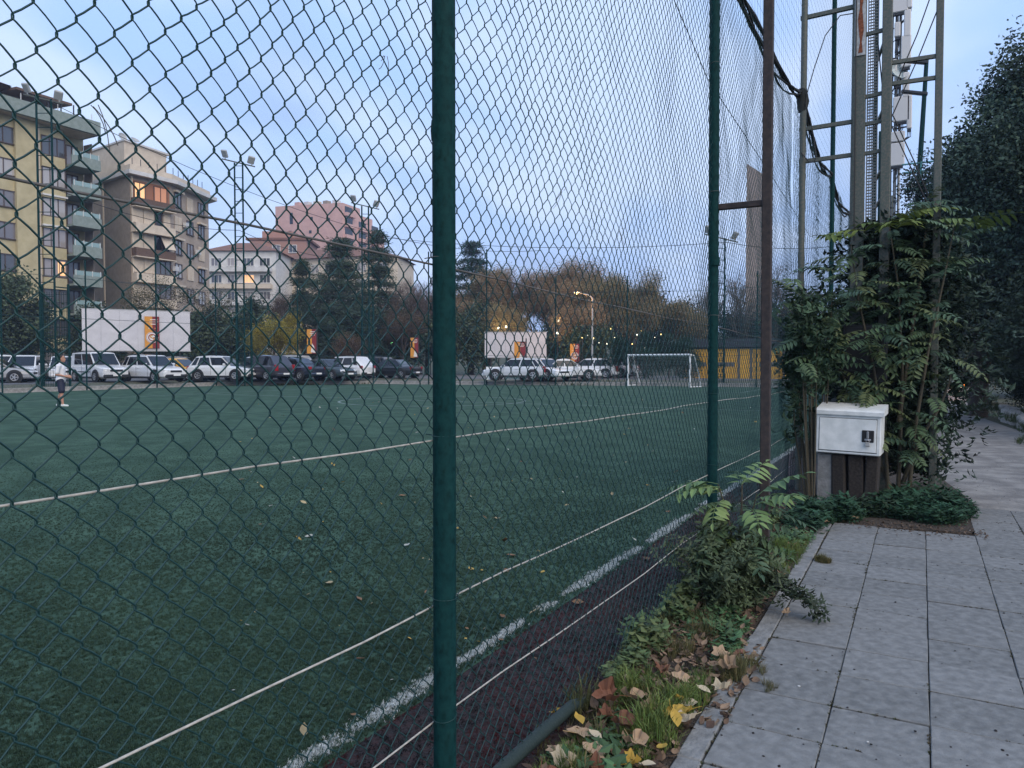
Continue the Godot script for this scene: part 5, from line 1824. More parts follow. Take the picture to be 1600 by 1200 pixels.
func build_cars() -> void:
	var white := paint(0.70, 0.71, 0.72)
	var silver := paint(0.36, 0.37, 0.38)
	var grey := paint(0.10, 0.105, 0.115)
	var blue := paint(0.012, 0.018, 0.035)
	var black := paint(0.008, 0.009, 0.011)
	var taxi := paint(0.68, 0.36, 0.015)
	var teal := paint(0.03, 0.045, 0.05)
	var plum := paint(0.03, 0.028, 0.038)
	var y := 0.34
	# turn 0 faces +x; facing right in the picture is about -30 to 30 degrees
	var R := deg_to_rad(28.8)
	car("silver_hatchback", "silver hatchback seen from behind at the left edge", "hatch", silver, Vector3(-47.7, y, -23.6), R + 0.35 + PI * 0.0, 4.3, 1.75, 1.5)
	car("white_car", "white car parked behind the silver hatchback at the left edge", "suv", white, Vector3(-52.6, y, -27.2), R + 0.1, 4.5, 1.85, 1.7)
	car("white_car", "white car facing the pitch behind the leftmost mast", "suv", white, Vector3(-49.9, y, -26.6), R - 1.25, 4.5, 1.85, 1.65)
	car("white_car", "white car half hidden by the boy in the white shirt", "hatch", white, Vector3(-49.2, y, -28.6), R - 1.05, 4.2, 1.8, 1.6)
	car("white_van", "white panel van with side windows and black front bumper", "van", white, Vector3(-44.9, y, -28.3), R - 0.62, 4.25, 1.75, 1.83, "van")
	car("white_suv", "white off road car with slotted grille, right of the white van", "suv", white, Vector3(-42.5, y, -30.3), R - 0.5, 4.4, 1.82, 1.66)
	car("yellow_taxi", "yellow taxi half hidden between two white cars", "saloon", taxi, Vector3(-43.9, y, -33.3), R - 0.25, 4.4, 1.75, 1.46, "taxi")
	car("grey_car", "grey car roof behind the yellow taxi", "hatch", grey, Vector3(-48.6, y, -37.2), R + 0.2, 4.4, 1.8, 1.6)
	car("white_suv", "white compact car with black wheel arches, right of the yellow taxi", "suv", white, Vector3(-40.6, y, -34.1), R - 0.12, 4.25, 1.8, 1.62)
	car("white_truck", "front of a white lorry behind the second mast", "truck", white, Vector3(-40.4, y, -36.6), R - 0.3, 4.6, 1.85, 1.6, "truck")
	car("dark_people_carrier", "dark plum people carrier seen from behind, right of the second mast", "hatch", plum, Vector3(-38.9, y, -35.9), R + 2.6, 4.4, 1.8, 1.66)
	car("silver_suv", "silver car roof showing over the dark blue saloon", "suv", silver, Vector3(-42.4, y, -41.4), R + 2.9, 4.5, 1.8, 1.72)
	car("dark_blue_saloon", "dark blue saloon seen from behind with its wheels turned to the pitch", "saloon", blue, Vector3(-37.9, y, -37.7), R + 2.65, 4.5, 1.78, 1.5)
	car("dark_green_saloon", "dark green grey saloon facing right, between the blue saloon and the white crossover", "saloon", teal, Vector3(-36.4, y, -39.3), R - 0.55, 4.5, 1.76, 1.43)
	car("white_crossover", "white crossover seen from its rear corner", "suv", white, Vector3(-36.6, y, -41.4), R + 2.65, 4.4, 1.84, 1.62)
	car("dark_suv", "dark car behind the third mast", "suv", grey, Vector3(-37.8, y, -45.6), R + 2.8, 4.5, 1.85, 1.62)
	car("black_saloon", "black saloon with tail light, last of the dark cars left of the main post", "saloon", black, Vector3(-35.2, y, -45.0), R + 2.72, 4.6, 1.8, 1.42)
	car("silver_estate", "pale silver hatchback facing left under the small hoarding", "hatch", paint(0.50, 0.53, 0.57), Vector3(-24.2, y, -44.4), R + 3.05, 4.2, 1.76, 1.48)
	car("white_saloon", "white car facing the pitch, beside the pale silver hatchback", "hatch", white, Vector3(-22.7, y, -45.9), R - 0.9, 4.2, 1.76, 1.46)
	car("white_saloon", "white saloon seen from the side, right of the small hoarding", "saloon", white, Vector3(-21.4, y, -46.9), R + 0.05, 4.4, 1.76, 1.42)
	car("white_saloon", "white car with red tail light further right under the street lamp", "hatch", white, Vector3(-21.8, y, -51.6), R + 2.9, 4.3, 1.76, 1.48)
	car("white_hatchback", "pale car beside the street lamp", "suv", silver, Vector3(-21.5, y, -54.6), R + 2.7, 4.3, 1.78, 1.55)
	car("white_hatchback", "rightmost pale car by the dark hedge", "hatch", white, Vector3(-22.4, y, -58.6), R + 2.9, 4.2, 1.76, 1.46)

# ---------------------------------------------------------------- hoardings, banners and street lamps
func emblem(parent: Node3D, at: Vector3, bs: Basis, r: float) -> void:
	var white := flat(0.72, 0.71, 0.69, 0.6)
	var red := flat(0.26, 0.02, 0.025, 0.6)
	var gold := flat(0.62, 0.30, 0.03, 0.6)
	var s := Shape.new()
	s.lathe(PackedVector2Array([Vector2(0, 0.012), Vector2(r, 0.012), Vector2(r, 0.0)]), Transform3D(bs * rot(PI * 0.5, 0, 0), at), 28)
	var e := put(parent, "emblem", s.mesh(), white)
	var ring := Shape.new()
	ring.lathe(PackedVector2Array([Vector2(r * 0.86, 0.012), Vector2(r * 0.86, 0.018), Vector2(r * 0.93, 0.018), Vector2(r * 0.93, 0.012)]), Transform3D(bs * rot(PI * 0.5, 0, 0), at), 28)
	put(e, "ring", ring.mesh(), red)
	# two interlaced open letters
	for k in 2:
		var p := PackedVector3Array()
		for q in 15:
			var a := lerpf(0.6, TAU - 0.2, q / 14.0)
			if k == 0:
				p.append(at + bs * Vector3(cos(a) * r * 0.58, sin(a) * r * 0.58, 0.02))
			else:
				var t := q / 14.0
				p.append(at + bs * Vector3(sin(t * TAU * 0.98 + 0.5) * r * 0.32, (t - 0.5) * r * 0.95, 0.028))
		if k == 0:
			p.append(at + bs * Vector3(r * 0.58, -0.02 * r, 0.02))
			p.append(at + bs * Vector3(r * 0.15, -0.02 * r, 0.02))
		var l := Shape.new()
		l.tube(p, r * 0.085, 5)
		put(e, "letter", l.mesh(), red if k == 0 else gold)

func banner(at: Vector3, turn: float, w: float, h: float, label: String, with_emblem: bool, pole: bool) -> void:
	var b := thing("club_banner", label, "banner", at, turn, "orange and maroon banners")
	var gold := flat(0.62, 0.27, 0.035, 0.7)
	var red := flat(0.20, 0.018, 0.022, 0.7)
	var white := flat(0.7, 0.66, 0.6, 0.7)
	var s := Shape.new()
	s.box(Vector3(-w * 0.24, h * 0.5, 0), Vector3(w * 0.52, h, 0.02))
	put(b, "orange_field", s.mesh(), gold)
	var s2 := Shape.new()
	s2.prism(PackedVector2Array([Vector2(0.02 * w, -0.011), Vector2(w * 0.5, -0.011), Vector2(w * 0.5, 0.011), Vector2(0.02 * w, 0.011)]), 0, h)
	put(b, "maroon_field", s2.mesh(), red)
	# lines of print at the head of the banner
	for k in 3:
		var p := Shape.new()
		p.box(Vector3(w * 0.12, h * (0.9 - 0.07 * k), 0.013), Vector3(w * [0.5, 0.62, 0.45][k], h * 0.025, 0.004))
		put(b, "print_line", p.mesh(), white)
	if with_emblem:
		emblem(b, Vector3(0.0, h * 0.34, 0.012), Basis(), w * 0.42)
		for k in 3:
			var st := Shape.new()
			st.lathe(PackedVector2Array([Vector2(0, 0.014), Vector2(w * 0.05, 0.014), Vector2(w * 0.05, 0.0)]), Transform3D(rot(PI * 0.5, 0, 0), Vector3((k - 1) * w * 0.2, h * 0.63 + (0.03 * h if k == 1 else 0.0), 0.012)), 5)
			put(b, "star", st.mesh(), gold if k != 0 else white)
	else:
		var tri := Shape.new()
		tri.quad(Vector3(-w * 0.1, h * 0.05, 0.0135), Vector3(w * 0.4, h * 0.03, 0.0135), Vector3(w * 0.25, h * 0.3, 0.0135), Vector3(w * 0.05, h * 0.42, 0.0135), Vector3(0, 0, 1))
		put(b, "white_figure", tri.mesh(), white)
	if pole:
		var p := Shape.new()
		p.pipe(Vector3(w * 0.56, -at.y + 0.3, -0.03), Vector3(w * 0.56, h + 0.3, -0.03), 0.05, 8)
		p.bar(Vector3(-w * 0.5, h + 0.02, -0.02), Vector3(w * 0.56, h + 0.02, -0.02), 0.03)
		put(b, "pole", p.mesh(), M.dark_metal)

func hoarding(label: String, a: Vector3, b: Vector3, h: float) -> void:
	var d := b - a
	var l := d.length()
	var o := thing("white_hoarding", label, "hoarding", a, atan2(-d.z, d.x))
	var face := mottled("hoarding_sheet", Color(0.50, 0.49, 0.51), Color(0.60, 0.59, 0.61), 0.2, 0.55, 0.01, 6)
	var n := 6
	for k in n:
		var s := Shape.new()
		s.soft(Vector3(l * (k + 0.5) / n, h * 0.5, rng.randfn() * 0.004), Vector3(l / n - 0.008, h, 0.05), 0.006)
		put(o, "sheet", s.mesh(), face)
	var fr := Shape.new()
	fr.bar(Vector3(-0.05, h + 0.03, 0), Vector3(l + 0.05, h + 0.03, 0), 0.07)
	fr.bar(Vector3(-0.05, -0.03, 0), Vector3(l + 0.05, -0.03, 0), 0.07)
	put(o, "frame", fr.mesh(), M.galv)
	for k in 3:
		var s := Shape.new()
		s.pipe(Vector3(l * (0.1 + 0.4 * k), -a.y + 0.25, -0.12), Vector3(l * (0.1 + 0.4 * k), h, -0.12), 0.08, 8)
		put(o, "leg", s.mesh(), M.dark_metal)

func lamp_glow(parent: Node3D, at: Vector3, r: float, m: Material) -> void:
	var s := SphereMesh.new()
	s.radius = r
	s.height = r * 2.0
	s.radial_segments = 12
	s.rings = 6
	put(parent, "lamp_glass", s, m, at)

func light_at(parent: Node3D, at: Vector3, c: Color, e: float, r := 0.12) -> void:
	var l := OmniLight3D.new()
	l.name = "lamp_light"
	l.position = at
	l.light_color = c
	l.light_energy = e
	l.light_size = r
	l.omni_range = 40.0
	l.omni_attenuation = 2.0
	l.shadow_enabled = true
	parent.add_child(l, true)

func build_boards_and_lamps() -> void:
	hoarding("large white hoarding with a club banner, behind the white cars at the left", Vector3(-55.4, 2.45, -33.6), Vector3(-51.7, 2.3, -40.2), 3.1)
	banner(Vector3(-52.95, 2.62, -37.7), 1.06, 1.05, 2.5, "orange and maroon banner with white round emblem, hung on the large white hoarding", true, false)
	hoarding("small white hoarding with lamp reflections, right of the main fence post", Vector3(-31.9, 1.95, -53.3), Vector3(-27.4, 1.95, -55.8), 2.05)
	banner(Vector3(-40.9, 2.2, -42.6), 0.5, 0.72, 1.85, "maroon and orange banner on a pole above the white crossover", false, true)
	banner(Vector3(-35.8, 1.9, -48.8), 0.5, 0.62, 1.6, "narrow orange banner on a pole just left of the main fence post", false, true)
	banner(Vector3(-28.2, 1.65, -52.6), 0.5, 0.9, 1.5, "orange banner with white print before the small white hoarding", false, true)
	banner(Vector3(-25.2, 1.55, -56.6), 0.5, 0.75, 1.5, "orange and maroon banner with white figure left of the street lamp", true, true)
	# street lamp, lit
	var t := thing("street_lamp", "tall pale street lamp with a lit yellow head, beside the parked white cars", "street lamp", Vector3(-22.5, 0.3, -53.9))
	var s := Shape.new()
	s.tube(PackedVector3Array([Vector3.ZERO, Vector3(0, 3, 0), Vector3(0, 6.2, 0), Vector3(-0.25, 6.45, 0.12), Vector3(-0.9, 6.62, 0.45)]), [0.085, 0.075, 0.06, 0.05, 0.04], 8)
	put(t, "pole", s.mesh(), M.galv)
	var hd := Shape.new()
	hd.soft(Vector3(-1.1, 6.66, 0.55), Vector3(0.5, 0.1, 0.2), 0.03, rot(0, 0.45, 0))
	put(t, "lamp_head", hd.mesh(), M.galv)
	lamp_glow(t, Vector3(-1.12, 6.56, 0.56), 0.08, M.lamp_warm)
	light_at(t, Vector3(-1.12, 6.56, 0.56), Color(1.0, 0.70, 0.38), 9.0)
	# further lamps among the trees
	var spots := [
		[Vector3(-44.9, 0.2, -64.0), 6.3, "lit yellow street lamp low between the white block and the cedars", M.lamp_warm],
		[Vector3(-33.6, 0.2, -58.6), 4.4, "lit lamp at the left above the small white hoarding", M.lamp_white],
		[Vector3(-32.6, 0.2, -58.2), 4.5, "lit lamp second from the left above the small white hoarding", M.lamp_white],
		[Vector3(-32.3, 0.2, -58.0), 3.6, "yellow lamp just above the top of the small white hoarding", M.lamp_warm],
		[Vector3(-28.3, 0.2, -60.0), 5.0, "lit lamp above the right end of the small white hoarding", M.lamp_white],
		[Vector3(-27.2, 0.2, -57.5), 3.8, "lit lamp just right of the small white hoarding", M.lamp_white],
	]
	for e in spots:
		var q := thing("park_lamp", e[2], "lamp", e[0], 0, "lamps among the trees")
		var p := Shape.new()
		p.pipe(Vector3.ZERO, Vector3(0, e[1] - 0.1, 0), 0.045, 6)
		put(q, "pole", p.mesh(), M.dark_metal)
		lamp_glow(q, Vector3(0, e[1], 0), 0.1, e[3])
		light_at(q, Vector3(0, e[1], 0), Color(1, 0.85, 0.6), 1.2)
	var g := thing("string_lights", "string of small pale yellow lights in the trees right of the street lamp", "string lights", Vector3(-22.4, 0.2, -58.5))
	var wire := Shape.new()
	var wp := PackedVector3Array()
	for k in 17:
		var p := Vector3(-2.8 + k * 0.42, 2.9 + 0.75 * sin(k * 1.25) + (0.5 if k % 3 == 0 else 0.0), 0.35 * cos(k * 0.9))
		wp.append(p)
		if k % 5 != 4:
			lamp_glow(g, p, 0.034 + 0.012 * (k % 3), M.lamp_white if k % 2 else M.lamp_warm)
	wire.tube(wp, 0.012, 4, false)
	put(g, "wire", wire.mesh(), M.black)
	light_at(g, Vector3(0.4, 3.2, 0.8), Color(1, 0.86, 0.55), 1.5, 0.3)
	var lp := thing("light_post", "dark post carrying the string of lights", "post", Vector3(-25.2, 0.2, -58.2))
	var lps := Shape.new()
	lps.pipe(Vector3.ZERO, Vector3(0, 3.5, 0), 0.05, 6)
	put(lp, "shaft", lps.mesh(), M.dark_metal)
	# traffic signal showing green
	var sg := thing("traffic_signal", "traffic signal showing green left of the main fence post", "traffic light", Vector3(-43.6, 0.2, -55.9), 0.5)
	var ps := Shape.new()
	ps.pipe(Vector3.ZERO, Vector3(0, 3.0, 0), 0.06, 8)
	put(sg, "pole", ps.mesh(), M.dark_metal)
	var bx := Shape.new()
	bx.soft(Vector3(0, 3.45, 0), Vector3(0.32, 0.95, 0.24), 0.04)
	put(sg, "housing", bx.mesh(), M.black)
	for k in 3:
		var ln := Shape.new()
		ln.lathe(PackedVector2Array([Vector2(0, 0.03), Vector2(0.1, 0.02), Vector2(0.11, 0.0)]), Transform3D(rot(PI * 0.5, 0, 0), Vector3(0, 3.75 - 0.3 * k, 0.12)), 12)
		put(sg, "signal_lens", ln.mesh(), M.lamp_green if k == 2 else M.dark_metal)
	# pale barriers at the edge of the pitch, right of the main post
	for k in 2:
		var b := thing("white_barrier", ["white rolled barrier sheet nearest the main fence post", "white barrier sheet beside the pale silver hatchback"][k], "barrier", Vector3(-25.6 + 1.15 * k, 0.3, -40.2 - 0.65 * k) + Vector3(0.4, 0, -3.0), 0.5)
		var f := Shape.new()
		f.soft(Vector3(0, 0.5, 0), Vector3(0.95, 0.86, 0.05), 0.01)
		put(b, "sheet", f.mesh(), M.white_paint)
		for x in [-0.48, 0.48]:
			var l := Shape.new()
			l.pipe(Vector3(x, 0, 0), Vector3(x, 1.0, 0), 0.025, 6)
			put(b, "post", l.mesh(), M.dark_metal)
	# low retaining wall at the left behind the cars and the wall beside the path
	var wl := Shape.new()
	wl.soft(Vector3(0, 1.6, 0), Vector3(0.4, 3.2, 16), 0.03)
	solo("boundary_wall", wl.mesh(), mottled("boundary", Color(0.18, 0.15, 0.13), Color(0.27, 0.23, 0.2), 0.3, 0.9), "low brown boundary wall behind the cars at the left edge", "wall", "", Vector3(-60.5, 0.2, -22.5), rot(0, 0.25, 0))
	var pw := Node3D.new()
	pw.name = "path_wall"
	add_child(pw)
	pw.position = Vector3(2.42, -0.32, -25.0)
	tag(pw, "low weathered stone wall beside the path at the right edge", "wall")
	for k in 7:
		var st := Shape.new()
		st.soft(Vector3(0.1 * sin(k * 2.0), 0.16, -4.2 + k * 1.2), Vector3(0.32, 0.62 + 0.1 * sin(k * 3.1), 1.17), 0.04, rot(0, rng.randfn() * 0.03, rng.randfn() * 0.03))
		put(pw, "stone", st.mesh(), M.concrete)
	# kerb stone lying at the right edge of the track
	var ls := Shape.new()
	ls.soft(Vector3(0, 0.05, 0), Vector3(0.5, 0.12, 0.2), 0.02)
	solo("loose_kerb", ls.mesh(), M.concrete, "loose pale stone lying on the dusty track at the right edge", "stone", "", Vector3(1.62, -0.02, -12.6), rot(0, 0.3, 0))
	# the stall with orange fruit at the end of the path
	var st2 := thing("fruit_stall", "small white stall piled with orange goods at the far end of the path", "stall", Vector3(2.0, ground_height(2.0, -62.0) + 0.04, -62.0), 0.3)
	var tb := Shape.new()
	tb.soft(Vector3(0, 0.5, 0), Vector3(1.8, 1.0, 0.9), 0.04)
	put(st2, "counter", tb.mesh(), M.white_paint)
	for k in 7:
		var c := SphereMesh.new()
		c.radius = 0.2
		c.height = 0.34
		c.radial_segments = 10
		c.rings = 5
		put(st2, "orange_heap", c, flat(0.75, 0.26, 0.02, 0.6), Vector3(-0.75 + 0.25 * k, 1.05 + 0.04 * (k % 2), 0.1))
	lamp_glow(st2, Vector3(0.0, 1.95, 0.5), 0.08, M.lamp_warm)
	light_at(st2, Vector3(0.0, 1.95, 0.5), Color(1, 0.7, 0.4), 3.0, 0.07)
	var cr := thing("stall_cart", "white and dark cart beside the orange stall at the end of the path", "cart", Vector3(0.95, ground_height(0.95, -60.0) + 0.04, -60.0), 0.2)
	var cb := Shape.new()
	cb.soft(Vector3(0, 0.95, 0), Vector3(1.2, 0.7, 0.8), 0.05)
	put(cr, "body", cb.mesh(), M.white_paint)
	var cl := Shape.new()
	cl.soft(Vector3(0, 0.4, 0), Vector3(1.25, 0.45, 0.85), 0.03)
	put(cr, "skirt", cl.mesh(), M.dark_metal)
	for x in [-0.4, 0.4]:
		var w := Shape.new()
		w.lathe(PackedVector2Array([Vector2(0, 0.05), Vector2(0.2, 0.05), Vector2(0.2, -0.05), Vector2(0, -0.05)]), Transform3D(rot(PI * 0.5, 0, 0), Vector3(x, 0.2, 0.45)), 12)
		put(cr, "wheel", w.mesh(), M.tyre)

# ---------------------------------------------------------------- the goal
func build_goal() -> void:
	var g := thing("football_goal", "white football goal with net at the far end of the pitch", "goal", Vector3(-14.5, 0, -45.4), -0.3)
	var w := 2.32
	var h := 2.0
	for x in [-w, w]:
		var s := Shape.new()
		s.pipe(Vector3(x, 0, 0), Vector3(x, h, 0), 0.06, 10)
		put(g, "goal_post", s.mesh(), M.white_paint)
		var b := Shape.new()
		b.tube(PackedVector3Array([Vector3(x, h, 0), Vector3(x, h - 0.05, -0.5), Vector3(x, 0.05, -1.3)]), 0.04, 8)
		put(g, "stay", b.mesh(), M.white_paint)
		var f := Shape.new()
		f.pipe(Vector3(x, 0.04, 0), Vector3(x, 0.04, -1.3), 0.035, 8)
		put(g, "ground_bar", f.mesh(), M.white_paint)
	var c := Shape.new()
	c.pipe(Vector3(-w - 0.05, h, 0), Vector3(w + 0.05, h, 0), 0.06, 10)
	put(g, "crossbar", c.mesh(), M.white_paint)
	var n := Shape.new()
	for k in 43:
		var x := -w + k * 2.0 * w / 42.0
		n.tube(PackedVector3Array([Vector3(x, h, 0), Vector3(x, h - 0.12, -0.5), Vector3(x, 0.9, -1.05), Vector3(x, 0.05, -1.3)]), 0.003, 3, false)
	for k in 20:
		var t := k / 19.0
		var y := lerpf(h - 0.1, 0.05, t)
		var z := -0.5 - 0.8 * t
		n.tube(PackedVector3Array([Vector3(-w, y, z), Vector3(0, y - 0.04, z - 0.05), Vector3(w, y, z)]), 0.003, 3, false)
		for x in [-w, w]:
			n.tube(PackedVector3Array([Vector3(x, y, 0), Vector3(x, y, z)]), 0.003, 3, false)
	stuff(put(g, "net", n.mesh(), flat(0.4, 0.42, 0.42, 0.7)))

# ---------------------------------------------------------------- the boy on the pitch
# bones [a, b, ra, rb, colour] joined by a smooth minimum and meshed as surface nets
func flesh(bones: Array, cell: float, blend: float) -> Shape:
	var lo := Vector3.ONE * 1e9
	var hi := -lo
	for e in bones:
		var r := maxf(e[2], e[3]) + blend + cell * 2.0
		for p in [e[0], e[1]]:
			lo = lo.min(p - Vector3.ONE * r)
			hi = hi.max(p + Vector3.ONE * r)
	var nx := int((hi.x - lo.x) / cell) + 2
	var ny := int((hi.y - lo.y) / cell) + 2
	var nz := int((hi.z - lo.z) / cell) + 2
	var g := PackedFloat32Array()
	g.resize(nx * ny * nz)
	g.fill(1.0)
	for e in bones:
		var a: Vector3 = e[0]
		var b: Vector3 = e[1]
		var r := maxf(e[2], e[3]) + blend + cell * 2.0
		var mn := a.min(b) - Vector3.ONE * r
		var mx := a.max(b) + Vector3.ONE * r
		var ab := b - a
		var ll := maxf(ab.length_squared(), 1e-9)
		for k in range(maxi(0, int((mn.z - lo.z) / cell)), mini(nz, int((mx.z - lo.z) / cell) + 1)):
			for j in range(maxi(0, int((mn.y - lo.y) / cell)), mini(ny, int((mx.y - lo.y) / cell) + 1)):
				for i in range(maxi(0, int((mn.x - lo.x) / cell)), mini(nx, int((mx.x - lo.x) / cell) + 1)):
					var p := lo + Vector3(i, j, k) * cell
					var t := clampf((p - a).dot(ab) / ll, 0.0, 1.0)
					var d := (p - a - ab * t).length() - lerpf(e[2], e[3], t)
					var q := (k * ny + j) * nx + i
					var o := g[q]
					var h := maxf(blend - absf(d - o), 0.0) / blend
					g[q] = minf(d, o) - h * h * blend * 0.25
	var s := Shape.new()
	var at := {}
	var corner := [0, 1, nx, nx + 1, nx * ny, nx * ny + 1, nx * ny + nx, nx * ny + nx + 1]
	var off := [Vector3(0, 0, 0), Vector3(1, 0, 0), Vector3(0, 1, 0), Vector3(1, 1, 0), Vector3(0, 0, 1), Vector3(1, 0, 1), Vector3(0, 1, 1), Vector3(1, 1, 1)]
	var edges := [[0, 1], [2, 3], [4, 5], [6, 7], [0, 2], [1, 3], [4, 6], [5, 7], [0, 4], [1, 5], [2, 6], [3, 7]]
	for k in nz - 1:
		for j in ny - 1:
			for i in nx - 1:
				var q := (k * ny + j) * nx + i
				var inside := 0
				for c in 8:
					if g[q + corner[c]] < 0.0:
						inside += 1
				if inside == 0 or inside == 8:
					continue
				var sum := Vector3()
				var n := 0
				for e in edges:
					var v0 := g[q + corner[e[0]]]
					var v1 := g[q + corner[e[1]]]
					if (v0 < 0.0) != (v1 < 0.0):
						sum += off[e[0]].lerp(off[e[1]], v0 / (v0 - v1))
						n += 1
				var p := lo + (Vector3(i, j, k) + sum / n) * cell
				var grad := Vector3(g[q + 1] - g[q], g[q + nx] - g[q], g[q + nx * ny] - g[q])
				for c in [3, 5, 6, 7]:
					pass
				grad += Vector3(g[q + corner[7]] - g[q + corner[6]], g[q + corner[7]] - g[q + corner[5]], g[q + corner[7]] - g[q + corner[3]])
				var best := 1e9
				var tone := Color.WHITE
				for e in bones:
					var ab: Vector3 = e[1] - e[0]
					var t := clampf((p - e[0]).dot(ab) / maxf(ab.length_squared(), 1e-9), 0.0, 1.0)
					var d: float = (p - e[0] - ab * t).length() - lerpf(e[2], e[3], t)
					if d < best:
						best = d
						tone = e[4]
				at[q] = s.v.size()
				s.v.append(p)
				s.n.append(grad.normalized())
				s.c.append(tone)
				s.uv.append(Vector2())
	var steps := [1, nx, nx * ny]
	for k in range(1, nz - 1):
		for j in range(1, ny - 1):
			for i in range(1, nx - 1):
				var q := (k * ny + j) * nx + i
				for ax in 3:
					var v0 := g[q]
					var v1 := g[q + steps[ax]]
					if (v0 < 0.0) == (v1 < 0.0):
						continue
					var u: int = steps[(ax + 1) % 3]
					var w: int = steps[(ax + 2) % 3]
					var a = at.get(q - u - w, -1)
					var b = at.get(q - w, -1)
					var c = at.get(q, -1)
					var d = at.get(q - u, -1)
					if a < 0 or b < 0 or c < 0 or d < 0:
						continue
					if v0 < 0.0:
						s.ix.append_array(PackedInt32Array([a, c, b, a, d, c]))
					else:
						s.ix.append_array(PackedInt32Array([a, b, c, a, c, d]))
	return s

func build_person() -> void:
	# he faces right in the picture: local +x is forward
	var t := thing("person", "boy in white shirt and dark blue shorts standing on the pitch, hands together", "person", Vector3(-26.6, 0, -15.35), deg_to_rad(28.8) + 0.15)
	var skin := Color(0.42, 0.22, 0.15)
	var shoe := Color(0.65, 0.68, 0.66)
	var hair := Color(0.02, 0.014, 0.01)
	var b := []
	var bone := func(a: Vector3, c: Vector3, ra: float, rb: float, col: Color) -> void: b.append([a, c, ra, rb, col])
	var hip_y := 0.92
	# legs: the near one forward, the far one a little behind
	var legs := [[Vector3(0.02, hip_y, 0.09), Vector3(0.07, 0.50, 0.10), Vector3(0.10, 0.085, 0.11)], [Vector3(-0.01, hip_y, -0.09), Vector3(-0.03, 0.50, -0.11), Vector3(-0.14, 0.09, -0.12)]]
	for e in legs:
		bone.bind(e[0], e[1], 0.085, 0.056, skin).call()
		bone.bind(e[1], e[1].lerp(e[2], 0.35) + Vector3(-0.015, 0, 0), 0.052, 0.056, skin).call()
		bone.bind(e[1].lerp(e[2], 0.35) + Vector3(-0.015, 0, 0), e[2], 0.054, 0.036, skin).call()
		bone.bind(e[2] + Vector3(-0.04, -0.045, 0), e[2] + Vector3(0.16, -0.055, 0.01), 0.042, 0.036, shoe).call()
	# trunk, neck, head
	bone.bind(Vector3(0, 0.96, -0.07), Vector3(0, 0.96, 0.07), 0.115, 0.115, skin).call()
	bone.bind(Vector3(0.0, 1.0, 0), Vector3(0.01, 1.32, 0), 0.115, 0.125, skin).call()
	bone.bind(Vector3(0.0, 1.42, -0.13), Vector3(0.0, 1.42, 0.13), 0.07, 0.07, skin).call()
	bone.bind(Vector3(0.0, 1.45, 0), Vector3(0.035, 1.58, 0), 0.055, 0.052, skin).call()
	bone.bind(Vector3(0.05, 1.66, 0), Vector3(0.045, 1.72, 0), 0.082, 0.092, skin).call()
	bone.bind(Vector3(0.115, 1.60, 0), Vector3(0.10, 1.64, 0), 0.042, 0.055, skin).call()
	bone.bind(Vector3(0.137, 1.675, 0), Vector3(0.155, 1.65, 0), 0.012, 0.016, skin).call()
	for z in [-0.09, 0.09]:
		bone.bind(Vector3(0.04, 1.65, z), Vector3(0.035, 1.69, z), 0.014, 0.018, skin).call()
	# arms bent, hands meeting in front of the waist
	for sg in [-1.0, 1.0]:
		var sh := Vector3(0.0, 1.42, 0.19 * sg)
		var el := Vector3(-0.03, 1.13, 0.225 * sg)
		var wr := Vector3(0.20, 1.06, 0.09 * sg)
		bone.bind(sh, el, 0.053, 0.041, skin).call()
		bone.bind(el, wr, 0.04, 0.028, skin).call()
		bone.bind(wr, wr + Vector3(0.06, -0.01, -0.025 * sg), 0.03, 0.032, skin).call()
		for q in 4:
			var k0 := wr + Vector3(0.075, 0.02 - 0.018 * q, -0.03 * sg)
			var k1 := k0 + Vector3(0.035, -0.012, -0.012 * sg)
			bone.bind(k0, k1, 0.0095, 0.009, skin).call()
			bone.bind(k1, k1 + Vector3(0.012, -0.026 + 0.003 * q, -0.012 * sg), 0.009, 0.0075, skin).call()
		bone.bind(wr + Vector3(0.03, 0.025, -0.01 * sg), wr + Vector3(0.075, 0.05, -0.03 * sg), 0.011, 0.009, skin).call()
	var m := flat(1, 1, 1, 0.65)
	m.vertex_color_use_as_albedo = true
	put(t, "body", flesh(b, 0.0135, 0.035).mesh(), m)
	# hair, shirt and shorts
	var hb := [[Vector3(0.03, 1.71, -0.02), Vector3(0.02, 1.745, 0.02), 0.098, 0.088, hair], [Vector3(-0.015, 1.67, 0), Vector3(-0.02, 1.62, 0), 0.078, 0.06, hair]]
	put(t, "hair", flesh(hb, 0.012, 0.03).mesh(), m)
	for z in [-0.034, 0.034]:
		var eye := SphereMesh.new()
		eye.radius = 0.009
		eye.height = 0.018
		eye.radial_segments = 8
		eye.rings = 4
		put(t, "eye", eye, M.black, Vector3(0.136, 1.688, z))
	var mouth := Shape.new()
	mouth.soft(Vector3(0.152, 1.605, 0), Vector3(0.008, 0.008, 0.045), 0.003)
	put(t, "mouth", mouth.mesh(), flat(0.25, 0.08, 0.07, 0.6))
	var cloth := Color(0.66, 0.66, 0.68)
	var sb := [[Vector3(0, 0.94, -0.07), Vector3(0, 0.94, 0.07), 0.135, 0.135, cloth], [Vector3(0, 0.96, 0), Vector3(0.01, 1.32, 0), 0.145, 0.148, cloth], [Vector3(0, 1.42, -0.14), Vector3(0, 1.42, 0.14), 0.082, 0.082, cloth], [Vector3(0, 1.44, 0), Vector3(0.01, 1.49, 0), 0.085, 0.072, cloth]]
	for sg in [-1.0, 1.0]:
		sb.append([Vector3(0.0, 1.41, 0.18 * sg), Vector3(-0.025, 1.2, 0.225 * sg), 0.072, 0.07, cloth])
	put(t, "shirt", flesh(sb, 0.014, 0.04).mesh(), m)
